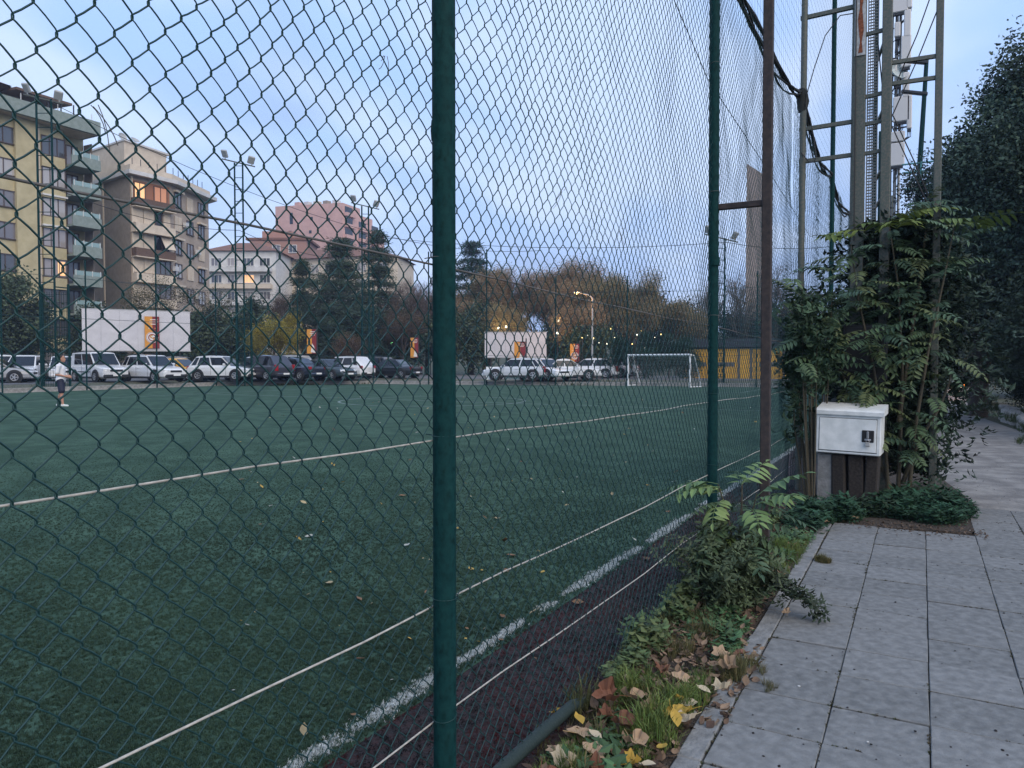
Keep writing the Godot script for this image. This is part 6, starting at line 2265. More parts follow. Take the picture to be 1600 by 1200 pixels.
	var navy := Color(0.012, 0.016, 0.04)
	var pb := [[Vector3(0, 0.93, -0.07), Vector3(0, 0.93, 0.07), 0.131, 0.131, navy]]
	for e in legs:
		pb.append([e[0], e[0].lerp(e[1], 0.86), 0.112, 0.108, navy])
	put(t, "shorts", flesh(pb, 0.014, 0.03).mesh(), m)

# ---------------------------------------------------------------- the white meter box
func build_cabinet() -> void:
	var c := thing("meter_box", "white metal meter box with black latch plate, on a stub before the tower", "meter box", Vector3(-0.665, 0, -8.78), deg_to_rad(-3.0))
	var w := 0.63
	var d := 0.36
	var y0 := 0.60
	var h := 0.45
	var bs := rot(0, 0, -0.018)
	var s := Shape.new()
	s.soft(Vector3(0, y0 + h * 0.5, 0), Vector3(w, h, d), 0.008, bs)
	put(c, "housing", s.mesh(), M.white_box)
	# lid: a shallow hood, higher at the back, with a rounded front lip
	var lid := Shape.new()
	var prof := [Vector2(d * 0.5 + 0.028, y0 + h - 0.035), Vector2(d * 0.5 + 0.03, y0 + h + 0.005), Vector2(d * 0.5 + 0.018, y0 + h + 0.022), Vector2(d * 0.5 - 0.02, y0 + h + 0.032), Vector2(-d * 0.5 - 0.01, y0 + h + 0.075), Vector2(-d * 0.5 - 0.012, y0 + h - 0.02)]
	var x0 := -w * 0.5 - 0.014
	var x1 := w * 0.5 + 0.014
	for k in prof.size() - 1:
		var a: Vector2 = prof[k]
		var b: Vector2 = prof[k + 1]
		lid.quad(bs * Vector3(x0, a.y, a.x), bs * Vector3(x1, a.y, a.x), bs * Vector3(x1, b.y, b.x), bs * Vector3(x0, b.y, b.x), Vector3(0, b.x - a.x if a.x < b.x else a.x - b.x, b.y - a.y))
	for x in [x0, x1]:
		for k in range(1, prof.size() - 1):
			lid.tri(bs * Vector3(x, prof[0].y, prof[0].x), bs * Vector3(x, prof[k].y, prof[k].x), bs * Vector3(x, prof[k + 1].y, prof[k + 1].x), Vector3(x, 0, 0))
	lid.quad(bs * Vector3(x0, prof[0].y, prof[0].x), bs * Vector3(x1, prof[0].y, prof[0].x), bs * Vector3(x1, prof[5].y, prof[5].x), bs * Vector3(x0, prof[5].y, prof[5].x), Vector3.DOWN)
	put(c, "lid", lid.mesh(), M.white_box)
	var door := Shape.new()
	door.soft(Vector3(-0.004, y0 + 0.205, d * 0.5 + 0.004), Vector3(w - 0.075, 0.345, 0.012), 0.004, bs)
	var dm := put(c, "door", door.mesh(), M.white_box)
	var gap := Shape.new()
	for e in [[Vector3(-w * 0.5 + 0.032, y0 + 0.205, 0), Vector3(0.005, 0.355, 0.004)], [Vector3(w * 0.5 - 0.040, y0 + 0.205, 0), Vector3(0.006, 0.355, 0.004)], [Vector3(0, y0 + 0.381, 0), Vector3(w - 0.07, 0.005, 0.004)], [Vector3(0, y0 + 0.029, 0), Vector3(w - 0.07, 0.005, 0.004)]]:
		gap.box(e[0] + Vector3(0, 0, d * 0.5 + 0.001), e[1], bs)
	put(c, "door_gap", gap.mesh(), M.trim)
	var latch := Shape.new()
	latch.soft(Vector3(0.195, y0 + 0.20, d * 0.5 + 0.014), Vector3(0.115, 0.125, 0.016), 0.006, bs)
	var lt := put(dm, "latch_plate", latch.mesh(), M.black)
	var hasp := Shape.new()
	hasp.soft(Vector3(0.195, y0 + 0.215, d * 0.5 + 0.03), Vector3(0.022, 0.075, 0.018), 0.005, bs)
	hasp.soft(Vector3(0.195, y0 + 0.165, d * 0.5 + 0.03), Vector3(0.06, 0.02, 0.014), 0.004, bs)
	put(dm, "hasp", hasp.mesh(), M.steel)
	var lock := thing("padlock", "small brass grey padlock hanging on the white meter box's latch", "padlock", Vector3(-0.665, 0, -8.78), deg_to_rad(-3.0))
	var pl := Shape.new()
	pl.soft(Vector3(0.195, y0 + 0.118, d * 0.5 + 0.036), Vector3(0.046, 0.044, 0.02), 0.005, bs)
	put(lock, "lock_body", pl.mesh(), M.galv)
	var sh := Shape.new()
	var sp := PackedVector3Array()
	for k in 9:
		var a := PI * k / 8.0
		sp.append(Vector3(0.195 + cos(a) * 0.015, y0 + 0.146 + sin(a) * 0.02, d * 0.5 + 0.036))
	sh.tube(sp, 0.004, 6)
	put(lock, "shackle", sh.mesh(), M.steel)
	# the stub it stands on
	var st := thing("concrete_stub", "broken concrete stub with dark boards under the white meter box", "plinth", Vector3(-0.665, 0, -8.8), deg_to_rad(-3.0))
	for e in [[-0.24, 0.16, 0.30, M.kerb], [-0.08, 0.13, 0.28, M.dark_wood], [0.07, 0.15, 0.3, M.dark_wood], [0.22, 0.12, 0.26, M.dark_wood]]:
		var q := Shape.new()
		q.soft(Vector3(e[0], 0.285, rng.randfn() * 0.015), Vector3(e[1], 0.60, e[2]), 0.012, rot(0, rng.randfn() * 0.04, rng.randfn() * 0.02))
		put(st, "board" if e[3] != M.kerb else "concrete_post", q.mesh(), e[3])

# ---------------------------------------------------------------- the telecom mast far behind
func build_mast() -> void:
	var t := thing("telecom_mast", "slender telecom mast hung with white antennas and boxes, behind the tower", "telecom mast", Vector3(-1.3, -0.2, -41.0))
	for e in [[-0.22, 0.1], [0.02, -0.12], [0.2, 0.1]]:
		var s := Shape.new()
		s.pipe(Vector3(e[0], 0, e[1]), Vector3(e[0] * 0.9, 24, e[1]), 0.06, 8)
		put(t, "tube", s.mesh(), M.galv)
	for k in 30:
		var s := Shape.new()
		var y := 0.8 + k * 0.78
		s.bar(Vector3(-0.22, y, 0.1), Vector3(0.2, y + (0.3 if k % 2 else -0.3), 0.1), 0.03)
		s.bar(Vector3(0.02, y, -0.12), Vector3(0.2, y + 0.35, 0.1), 0.03)
		put(t, "lattice", s.mesh(), M.dark_metal if k % 3 else M.galv)
	var white := flat(0.62, 0.60, 0.58, 0.5)
	for e in [[0.12, 19.0, 0.85, 1.0], [0.52, 17.9, 0.3, 1.3], [0.48, 16.6, 0.44, 1.5], [0.5, 15.0, 0.3, 1.2], [0.32, 13.9, 0.72, 1.2], [0.66, 13.7, 0.22, 1.6], [0.16, 12.6, 0.66, 0.5], [0.16, 11.75, 0.66, 1.1], [-0.4, 17.2, 0.28, 1.9], [-0.42, 14.2, 0.28, 1.9], [0.1, 17.7, 0.26, 0.7], [0.0, 16.0, 0.2, 0.6], [0.12, 15.3, 0.24, 0.5], [0.58, 19.3, 0.26, 1.4]]:
		var s := Shape.new()
		s.soft(Vector3(e[0] - 0.05, e[1], 0.32), Vector3(e[2], e[3], 0.2), 0.04)
		put(t, "antenna", s.mesh(), white)
		var br := Shape.new()
		br.bar(Vector3(0, e[1] - e[3] * 0.4, 0.05), Vector3(e[0], e[1] - e[3] * 0.4, 0.25), 0.06)
		br.box(Vector3(e[0] - 0.05, e[1] - e[3] * 0.5 - 0.07, 0.3), Vector3(e[2] * 0.8, 0.1, 0.16))
		for q in 3:
			br.tube(PackedVector3Array([Vector3(e[0] - 0.1 + 0.06 * q, e[1] - e[3] * 0.5 - 0.05, 0.3), Vector3(e[0] - 0.12 + 0.07 * q, e[1] - e[3] * 0.5 - 0.35, 0.28), Vector3(0.05 * q - 0.05, e[1] - e[3] * 0.5 - 0.7, 0.18)]), 0.018, 4, false)
		put(t, "bracket", br.mesh(), M.dark_metal)
	var dish := Shape.new()
	dish.lathe(PackedVector2Array([Vector2(0, 0.0), Vector2(0.3, 0.05), Vector2(0.42, 0.16), Vector2(0.42, 0.2)]), Transform3D(rot(1.2, 0.7, 0), Vector3(0.05, 15.6, 0.4)), 16)
	put(t, "dish", dish.mesh(), flat(0.4, 0.46, 0.46, 0.5))
	for k in 4:
		var s := Shape.new()
		s.tube(PackedVector3Array([Vector3(-0.15 + 0.09 * k, 0.2, 0.2), Vector3(-0.13 + 0.1 * k, 10.0, 0.22), Vector3(-0.15 + 0.12 * k, 16, 0.22), Vector3(-0.1 + 0.08 * k, 22, 0.2)]), 0.02, 5)
		put(t, "feeder_cable", s.mesh(), M.black)
	var side := Shape.new()
	side.soft(Vector3(0.95, 10.2, 0), Vector3(0.8, 0.36, 0.3), 0.03)
	side.bar(Vector3(0.1, 10.1, 0), Vector3(0.7, 10.1, 0), 0.05)
	put(t, "side_unit", side.mesh(), M.galv)
	# the leaning green light pole beside it
	var g := thing("light_pole", "leaning green light pole with two lamp arms right of the telecom mast", "light pole", Vector3(-0.52, -0.4, -39.0))
	var s := Shape.new()
	s.tube(PackedVector3Array([Vector3(-0.2, 0, 0), Vector3(0.2, 8.5, 0), Vector3(0.36, 12, 0), Vector3(0.52, 15.7, 0)]), [0.14, 0.12, 0.11, 0.09], 10)
	put(g, "pole", s.mesh(), M.green_post)
	for e in [[15.5, 0.2], [14.1, -0.15]]:
		var a := Shape.new()
		a.soft(Vector3(0.05, e[0] + 0.15, 0), Vector3(1.1, 0.14, 0.26), 0.03, rot(0, 0, -0.28))
		put(g, "lamp_arm", a.mesh(), M.dark_metal)
	var q := thing("turquoise_frame", "turquoise rails of a frame glimpsed above the leaves behind the tower", "railing", Vector3(-0.35, -0.3, -36.0))
	for k in [2]:
		var p := Shape.new()
		p.pipe(Vector3(-0.5 + 0.35 * k, 0, 0), Vector3(-0.5 + 0.35 * k, 10.3, 0), 0.035, 6)
		put(q, "upright", p.mesh(), flat(0.05, 0.22, 0.24, 0.5))
	for y in [9.2, 9.9, 10.25]:
		var p := Shape.new()
		p.pipe(Vector3(-0.5, y, 0), Vector3(0.9, y, 0), 0.035, 6)
		put(q, "rail", p.mesh(), flat(0.05, 0.22, 0.24, 0.5))

# ---------------------------------------------------------------- plants near by
func frond_at(parent: Node3D, fronds: Array, mats: Array, at: Vector3, dir: Vector3, size: float, pitch: float) -> void:
	var flat_dir := Vector3(dir.x, 0, dir.z).normalized()
	var z := (flat_dir * cos(pitch) + Vector3.UP * sin(pitch)).normalized()
	var x := Vector3.UP.cross(z).normalized()
	var y := z.cross(x)
	var b := Basis(x, y, z).rotated(z, rnd(-0.4, 0.4)).scaled(Vector3.ONE * size)
	put(parent, "leaf", fronds[rng.randi() % fronds.size()], mats[rng.randi() % mats.size()], at, b)

func build_plants() -> void:
	var dark := []
	var pale := []
	for k in 5:
		dark.append(frond(100 + k, 0.52, 7, 0.125, 0.28 + 0.07 * k, Color(1, 1, 1)))
	for k in 4:
		pale.append(frond(120 + k, 0.46, 5, 0.165, 0.2 + 0.06 * k, Color(1, 1, 1)))
	var leaf_mats := [foliage(0.064, 0.112, 0.066, 0.35, 0.45), foliage(0.082, 0.13, 0.062, 0.4, 0.45), foliage(0.050, 0.092, 0.058, 0.3, 0.5), foliage(0.10, 0.13, 0.058, 0.4, 0.5)]
	var light_mats := [foliage(0.14, 0.18, 0.04, 0.5, 0.5), foliage(0.10, 0.145, 0.04, 0.45, 0.5)]
	var young_mats := [foliage(0.17, 0.26, 0.10, 0.5, 0.5), foliage(0.21, 0.28, 0.10, 0.5, 0.5), foliage(0.12, 0.20, 0.09, 0.45, 0.5)]

	# the feather-leaved sapling that has grown through the tower
	var t := thing("feather_leaved_tree", "young feather leaved tree grown up through the tower's foot", "tree", Vector3(-0.22, 0, -9.5))
	var s := Shape.new()
	var tips := []
	var stems := [
		[Vector3(0, -0.1, 0), Vector3(0.02, 0.7, 0.02), Vector3(0.03, 1.5, 0.05), Vector3(-0.02, 2.4, 0.05), Vector3(-0.12, 3.1, 0.1)],
		[Vector3(-0.08, -0.1, 0.1), Vector3(-0.12, 0.6, 0.2), Vector3(-0.25, 1.5, 0.25), Vector3(-0.42, 2.3, 0.25), Vector3(-0.5, 2.9, 0.25)],
		[Vector3(0.1, -0.1, 0.0), Vector3(0.16, 0.8, 0.1), Vector3(0.28, 1.7, 0.15), Vector3(0.42, 2.5, 0.2), Vector3(0.5, 3.0, 0.25)],
		[Vector3(0.05, 0.2, 0.0), Vector3(0.2, 0.7, 0.15), Vector3(0.4, 1.1, 0.25), Vector3(0.48, 1.35, 0.3), Vector3(0.5, 1.5, 0.3)],
		[Vector3(-0.05, 0.1, 0.1), Vector3(-0.35, 0.9, 0.2), Vector3(-0.6, 1.5, 0.25), Vector3(-0.75, 1.9, 0.25), Vector3(-0.8, 2.2, 0.25)],
		[Vector3(0.0, 0.9, 0.05), Vector3(0.1, 1.8, -0.1), Vector3(0.2, 2.6, -0.2), Vector3(0.25, 3.2, -0.2), Vector3(0.25, 3.4, -0.2)],
	]
	for e in stems:
		s.tube(PackedVector3Array(e), [0.026, 0.02, 0.015, 0.010, 0.005], 8)
	put(t, "trunk", s.mesh(), M.stem)
	for k in 175:
		var e: Array = stems[rng.randi() % stems.size()]
		var f := pow(rng.randf(), 0.75) * 4.0
		var i := mini(int(f), 3)
		var at: Vector3 = e[i].lerp(e[i + 1], f - i)
		if at.y < 0.55 or (at.x > 0.18 and at.y < 1.55):
			continue
		var a := rnd(0, TAU)
		var d := Vector3(cos(a), 0, sin(a) + 0.2)
		frond_at(t, dark, leaf_mats, at, d, rnd(0.55, 1.05), rnd(-0.35, 0.75))
	for k in 46:
		frond_at(t, dark, leaf_mats, Vector3(rnd(-0.62, 0.42), rnd(1.0, 2.7), rnd(0.15, 0.35)), Vector3(rnd(-1, 1), 0, rnd(0.2, 1)), rnd(0.55, 0.9), rnd(-0.3, 0.5))
	# the pale fresh fronds at the top and reaching right over the path
	for e in [[-0.35, 3.05, 0.2, -1, 0.3], [-0.1, 3.15, 0.2, 1, 0.4], [0.05, 3.2, 0.1, 1, 0.2], [0.3, 3.1, 0.2, 1, 0.3], [0.5, 3.05, 0.25, 1, 0.1], [0.62, 3.0, 0.3, 1, 0.5], [-0.5, 2.95, 0.3, -1, 0.2], [-0.2, 3.0, 0.3, 0.3, 1], [0.15, 3.02, 0.3, -0.2, 1], [-0.45, 3.0, 0.2, -1, 0.8], [-0.05, 3.05, 0.25, -0.8, 0.6]]:
		frond_at(t, pale, light_mats, Vector3(e[0], e[1], e[2]), Vector3(e[3], 0, e[4]), rnd(0.7, 1.0), rnd(0.0, 0.5))
	for e in [[0.48, 1.62, 0.3, 1, 0.5, 1.0], [0.42, 1.55, 0.3, 0.9, 0.9, 0.9], [0.2, 0.85, 0.3, 0.8, 0.9, 0.7], [0.15, 0.75, 0.3, 0.7, 1, 0.8], [0.3, 1.2, 0.3, 0.4, 1, 1.0], [0.25, 0.72, 0.2, 1, 0.1, 0.7], [0.1, 0.7, 0.25, 0.8, 0.4, 0.7], [0.1, 0.6, 0.3, 0.6, 0.8, 0.75], [-0.25, 1.5, 0.35, -0.8, 0.7, 1.0], [-0.3, 1.25, 0.5, 0.2, 1, 0.9]]:
		frond_at(t, dark, leaf_mats, Vector3(e[0], e[1], e[2]), Vector3(e[3], 0, e[4]), e[5] * 0.75, rnd(-0.5, -0.05))
	# one frond hangs over the meter box
	frond_at(t, dark, [leaf_mats[1]], Vector3(-0.12, 1.28, 0.35), Vector3(-0.55, 0, 1), 0.9, -0.25)

	# broad-leaved shrub between the fence and the tower
	var sh := thing("laurel_shrub", "tall dark broad leaved shrub against the fence, left of the white meter box", "shrub", Vector3(-1.02, 0, -8.7))
	var st := Shape.new()
	var where: Array[Transform3D] = []
	var tint := PackedColorArray()
	var shape := rosette(70, 6, 0.1, 0.042, 0.05)
	for k in 26:
		var a := rnd(0, TAU)
		var top := Vector3(cos(a) * 0.24 * rng.randf() - 0.06, rnd(0.9, 2.45), sin(a) * 0.75 * rng.randf() - 0.3)
		var p := PackedVector3Array([Vector3(top.x * 0.3, 0, top.z * 0.3), Vector3(top.x * 0.8, top.y * 0.5, top.z * 0.7), top])
		st.tube(p, [0.012, 0.008, 0.003], 4, false)
		for q in 110:
			var f := pow(rng.randf(), 0.6)
			var c := p[0].lerp(p[1], f * 2.0) if f < 0.5 else p[1].lerp(p[2], f * 2.0 - 1.0)
			if c.x > -0.2 and c.z > -0.8 and c.y < 1.35:
				continue
			var v := rnd(0.6, 1.5)
			where.append(Transform3D(rot(rnd(-0.9, 0.9), rnd(0, TAU), rnd(-0.9, 0.9)).scaled(Vector3.ONE * rnd(0.7, 1.25)), c + Vector3(rng.randfn(), rng.randfn(), rng.randfn()) * 0.085))
			tint.append(Color(0.046 * v, 0.084 * v, 0.048 * v))
	put(sh, "stems", st.mesh(), M.stem)
	stuff(scatter(sh, "crown", shape, M.leaf, where, tint))
	for k in 16:
		frond_at(sh, dark, leaf_mats, Vector3(rnd(-0.25, 0.3), rnd(1.5, 2.6), rnd(-0.2, 0.5)), Vector3(rnd(-1, 0.6), 0, rnd(0.0, 1)), rnd(0.6, 0.95), rnd(-0.2, 0.6))

	# thick growth filling the tower
	var iv := thing("ivy_mass", "dark ivy and leaves matted round the tower legs", "ivy", Vector3(-0.25, 0, -9.95))
	where = []
	tint = PackedColorArray()
	for k in 6200:
		var y := 0.2 + 3.0 * pow(rng.randf(), 0.75)
		var wd := 0.62 * sqrt(maxf(0.05, 1.0 - pow((y - 1.5) / 1.9, 2.0)))
		var v := rnd(0.5, 1.35)
		where.append(Transform3D(rot(rnd(-0.9, 0.9), rnd(0, TAU), rnd(-0.9, 0.9)).scaled(Vector3.ONE * rnd(0.7, 1.3)), Vector3(rng.randfn() * wd * 0.62, y, rng.randfn() * 0.16)))
		tint.append(Color(0.032 * v, 0.056 * v, 0.038 * v))
	stuff(scatter(iv, "leaves", shape, M.leaf, where, tint))

	# the seedling in front with young yellow green fronds
	var y := thing("feather_leaved_seedling", "small seedling with fresh yellow green feather leaves beside the second fence post", "seedling", Vector3(-1.06, 0.05, -4.98))
	var ys := Shape.new()
	var ystems := [[Vector3(0, -0.05, 0), Vector3(0.0, 0.25, 0.0), Vector3(-0.05, 0.52, 0.0), Vector3(-0.11, 0.72, 0.02)], [Vector3(0.01, 0.0, 0), Vector3(0.05, 0.25, 0.02), Vector3(0.1, 0.5, 0.02), Vector3(0.14, 0.68, 0.03)], [Vector3(0.01, 0.1, 0), Vector3(0.02, 0.35, -0.03), Vector3(0.03, 0.55, -0.05), Vector3(0.03, 0.72, -0.05)]]
	for e in ystems:
		ys.tube(PackedVector3Array(e), [0.011, 0.009, 0.007, 0.004], 7)
	put(y, "stem", ys.mesh(), M.stem)
	for e in [[-0.11, 0.72, 0.02, -1, 0.25, 0.72, 0.12], [-0.1, 0.70, 0.02, -0.9, 0.8, 0.7, 0.05], [-0.08, 0.66, 0.02, -0.7, -0.5, 0.7, 0.2], [-0.07, 0.62, 0.03, -0.2, 1, 0.65, -0.1], [0.14, 0.66, 0.03, 0.75, 0.0, 0.72, 0.75], [0.14, 0.64, 0.03, 1, 0.5, 0.68, 0.4], [0.12, 0.6, 0.03, 0.9, -0.6, 0.65, 0.3], [0.03, 0.72, -0.05, 0.4, -1, 0.68, 0.5], [0.03, 0.7, -0.05, -0.4, -1, 0.6, 0.4], [0.1, 0.58, 0.03, 0.5, 1, 0.6, 0.0]]:
		frond_at(y, pale, young_mats, Vector3(e[0], e[1], e[2]), Vector3(e[3], 0, e[4]), e[5], e[6])
	for k in 22:
		var e: Array = ystems[k % 3]
		var f := rnd(0.9, 2.6)
		var i := int(f)
		var a := rnd(0, TAU)
		frond_at(y, dark, [leaf_mats[1], light_mats[1], leaf_mats[0]], e[i].lerp(e[i + 1], f - i), Vector3(cos(a), 0, sin(a)), rnd(0.5, 0.78), rnd(-0.35, 0.35))
	# the bramble it grows out of
	var br := thing("bramble_bush", "low dark bramble round the foot of the yellow green seedling", "shrub", Vector3(-1.08, 0, -4.95))
	var bs := Shape.new()
	var small := rosette(74, 6, 0.05, 0.024, 0.03)
	where = []
	tint = PackedColorArray()
	for k in 46:
		var a := rnd(0, TAU)
		var reach := rnd(0.1, 0.42)
		var p0 := Vector3(rnd(-0.08, 0.08), 0, rnd(-0.25, 0.25))
		var p2 := p0 + Vector3(cos(a) * reach * 0.72, rnd(0.06, 0.44), sin(a) * reach)
		var p1 := p0.lerp(p2, 0.55) + Vector3(0, 0.1, 0)
		bs.tube(PackedVector3Array([p0, p1, p2]), [0.004, 0.003, 0.0015], 4, false)
		for q in 52:
			var f := rng.randf()
			var c := p0.lerp(p1, f * 2.0) if f < 0.5 else p1.lerp(p2, f * 2.0 - 1.0)
			var v := rnd(0.6, 1.5)
			where.append(Transform3D(rot(rnd(-0.9, 0.9), rnd(0, TAU), rnd(-0.9, 0.9)).scaled(Vector3.ONE * rnd(0.6, 1.3)), c + Vector3(rng.randfn(), rng.randfn() + 0.3, rng.randfn()) * 0.045))
			tint.append(Color(0.082 * v, 0.112 * v, 0.058 * v))
	# the twig that reaches out over the slabs
	var tw := PackedVector3Array([Vector3(0.1, 0.12, 0.1), Vector3(0.3, 0.2, 0.1), Vector3(0.48, 0.14, 0.12), Vector3(0.58, 0.05, 0.14)])
	bs.tube(tw, 0.003, 4, false)
	for q in 120:
		var f := rnd(0.0, 2.99)
		var c := tw[int(f)].lerp(tw[int(f) + 1], f - int(f))
		var v := rnd(0.6, 1.4)
		where.append(Transform3D(rot(rnd(-0.9, 0.9), rnd(0, TAU), rnd(-0.9, 0.9)).scaled(Vector3.ONE * rnd(0.6, 1.1)), c + Vector3(rng.randfn(), rng.randfn(), rng.randfn()) * 0.025))
		tint.append(Color(0.05 * v, 0.07 * v, 0.042 * v))
	put(br, "stems", bs.mesh(), M.stem)
	stuff(scatter(br, "leaves", small, M.leaf, where, tint))

	# grass and weeds of the bed
	var grass := []
	for k in 3:
		grass.append(blade_tuft(80 + k, 14, 0.13, 0.004, 0.05))
	var patch := func(called: String, label: String, cat: String, m: Mesh, n: int, area: Array, tone: Color, lo: float, hi: float, holes: float) -> void:
		var wh: Array[Transform3D] = []
		var ti := PackedColorArray()
		var f := FastNoiseLite.new()
		f.seed = n
		f.frequency = 2.2
		for k in n:
			var e: Array = area[rng.randi() % area.size()]
			var a := rnd(0, TAU)
			var rr := sqrt(rng.randf())
			var p := Vector3(e[0] + cos(a) * rr * e[2], 0.0, e[1] + sin(a) * rr * e[3])
			if f.get_noise_2d(p.x, p.z) < holes or (p.x > KERB_IN - 0.06 and p.z > -7.8 and not (e.size() > 4)):
				continue
			var v := rnd(0.6, 1.4)
			wh.append(Transform3D(rot(rnd(-0.25, 0.25), rnd(0, TAU), rnd(-0.25, 0.25)).scaled(Vector3.ONE * rnd(lo, hi) * (1.0 - 0.45 * rr) * clampf(0.95 + 1.5 * f.get_noise_2d(p.x * 1.6 + 5.0, p.z * 1.6), 0.35, 1.8)), p))
			ti.append(Color(tone.r * v * rnd(0.85, 1.2), tone.g * v, tone.b * v))
		var o := scatter(self, called, m, M.leaf, wh, ti)
		stuff(o)
		tag(o, label, cat)
	patch.bind("bright_grass", "bright green grass tufts along the kerb of the planting bed", "grass", grass[0], 900, [[-0.98, -2.95, 0.12, 0.4], [-0.96, -3.5, 0.12, 0.35], [-1.15, -3.3, 0.12, 0.3], [-0.95, -6.2, 0.14, 0.7], [-0.95, -6.6, 0.13, 0.6], [-1.18, -2.6, 0.1, 0.25]], Color(0.105, 0.155, 0.045), 0.6, 1.2, -0.2).call()
	patch.bind("dull_grass", "dull dry grass in the planting bed by the fence", "grass", grass[1], 900, [[-1.15, -3.3, 0.16, 0.9], [-1.1, -2.5, 0.2, 0.7], [-1.1, -4.2, 0.16, 0.5], [-0.82, -3.85, 0.16, 0.14, 1], [-0.72, -3.72, 0.14, 0.08, 1], [-0.66, -6.3, 0.06, 0.06, 1]], Color(0.12, 0.115, 0.055), 0.4, 0.8, -0.15).call()
	patch.bind("green_weeds", "low green weeds covering the planting bed below the bramble", "weeds", rosette(82, 7, 0.055, 0.034, 0.05), 2000, [[-1.08, -4.6, 0.2, 0.45], [-1.0, -4.2, 0.16, 0.4], [-1.1, -2.7, 0.18, 0.35], [-0.98, -2.35, 0.14, 0.3], [-1.05, -5.6, 0.22, 0.8], [-1.0, -6.8, 0.2, 0.7]], Color(0.07, 0.135, 0.06), 0.6, 1.3, -0.22).call()
	patch.bind("fence_weeds", "mixed weeds growing through the foot of the green fence", "weeds", rosette(86, 7, 0.05, 0.028, 0.1), 1500, [[-1.3, -3.9, 0.1, 0.6], [-1.32, -4.4, 0.12, 0.7], [-1.3, -5.6, 0.12, 0.9], [-1.3, -7.0, 0.12, 1.0]], Color(0.075, 0.11, 0.045), 0.6, 1.5, -0.25).call()
	patch.bind("fence_grass", "dry grass growing through the foot of the green fence", "grass", grass[2], 500, [[-1.33, -3.2, 0.1, 0.9], [-1.33, -5.0, 0.1, 1.3], [-1.33, -7.0, 0.1, 1.3]], Color(0.09, 0.10, 0.045), 0.4, 1.0, -0.2).call()
	patch.bind("stub_weeds", "tall dark weeds in front of the concrete stub under the meter box", "weeds", rosette(88, 9, 0.07, 0.03, 0.17), 420, [[-0.6, -8.42, 0.3, 0.1], [-0.35, -8.5, 0.16, 0.12], [-1.0, -8.4, 0.14, 0.2]], Color(0.04, 0.07, 0.042), 0.7, 1.25, -0.4).call()
	patch.bind("tower_weeds", "dark green weeds at the foot of the white meter box and tower", "weeds", rosette(84, 8, 0.06, 0.03, 0.13), 3000, [[-0.95, -7.7, 0.25, 0.45], [-0.75, -8.15, 0.25, 0.25], [0.08, -8.55, 0.32, 0.3], [0.2, -8.85, 0.3, 0.32], [-0.3, -8.8, 0.4, 0.4], [0.0, -9.4, 0.45, 0.5]], Color(0.032, 0.08, 0.045), 0.8, 1.6, -0.3).call()
	patch.bind("path_grass", "ragged grass patches at the right verge of the dusty track", "grass", grass[2], 2600, [[2.3, -17.5, 0.7, 1.4, 1], [2.9, -20.5, 1.0, 2.2, 1], [2.6, -25.0, 0.7, 3.0, 1], [2.0, -31.0, 0.5, 4.0, 1], [2.2, -38.0, 0.6, 4.0, 1], [1.9, -13.4, 0.3, 0.4, 1]], Color(0.05, 0.075, 0.03), 0.8, 1.9, -0.3).call()
	patch.bind("verge_grass", "rough grass on the verge in front of the parked cars", "grass", grass[2], 5000, [[-41.8, -25.0, 0.9, 9.0, 1], [-38.0, -38.5, 1.6, 2.2, 1], [-35.6, -41.5, 1.2, 1.0, 1], [-22.0, -46.0, 3.0, 0.7, 1], [-14.0, -48.6, 5.0, 0.5, 1], [-18.6, -47.6, 1.6, 0.5, 1]], Color(0.06, 0.085, 0.035), 1.2, 2.6, -0.25).call()

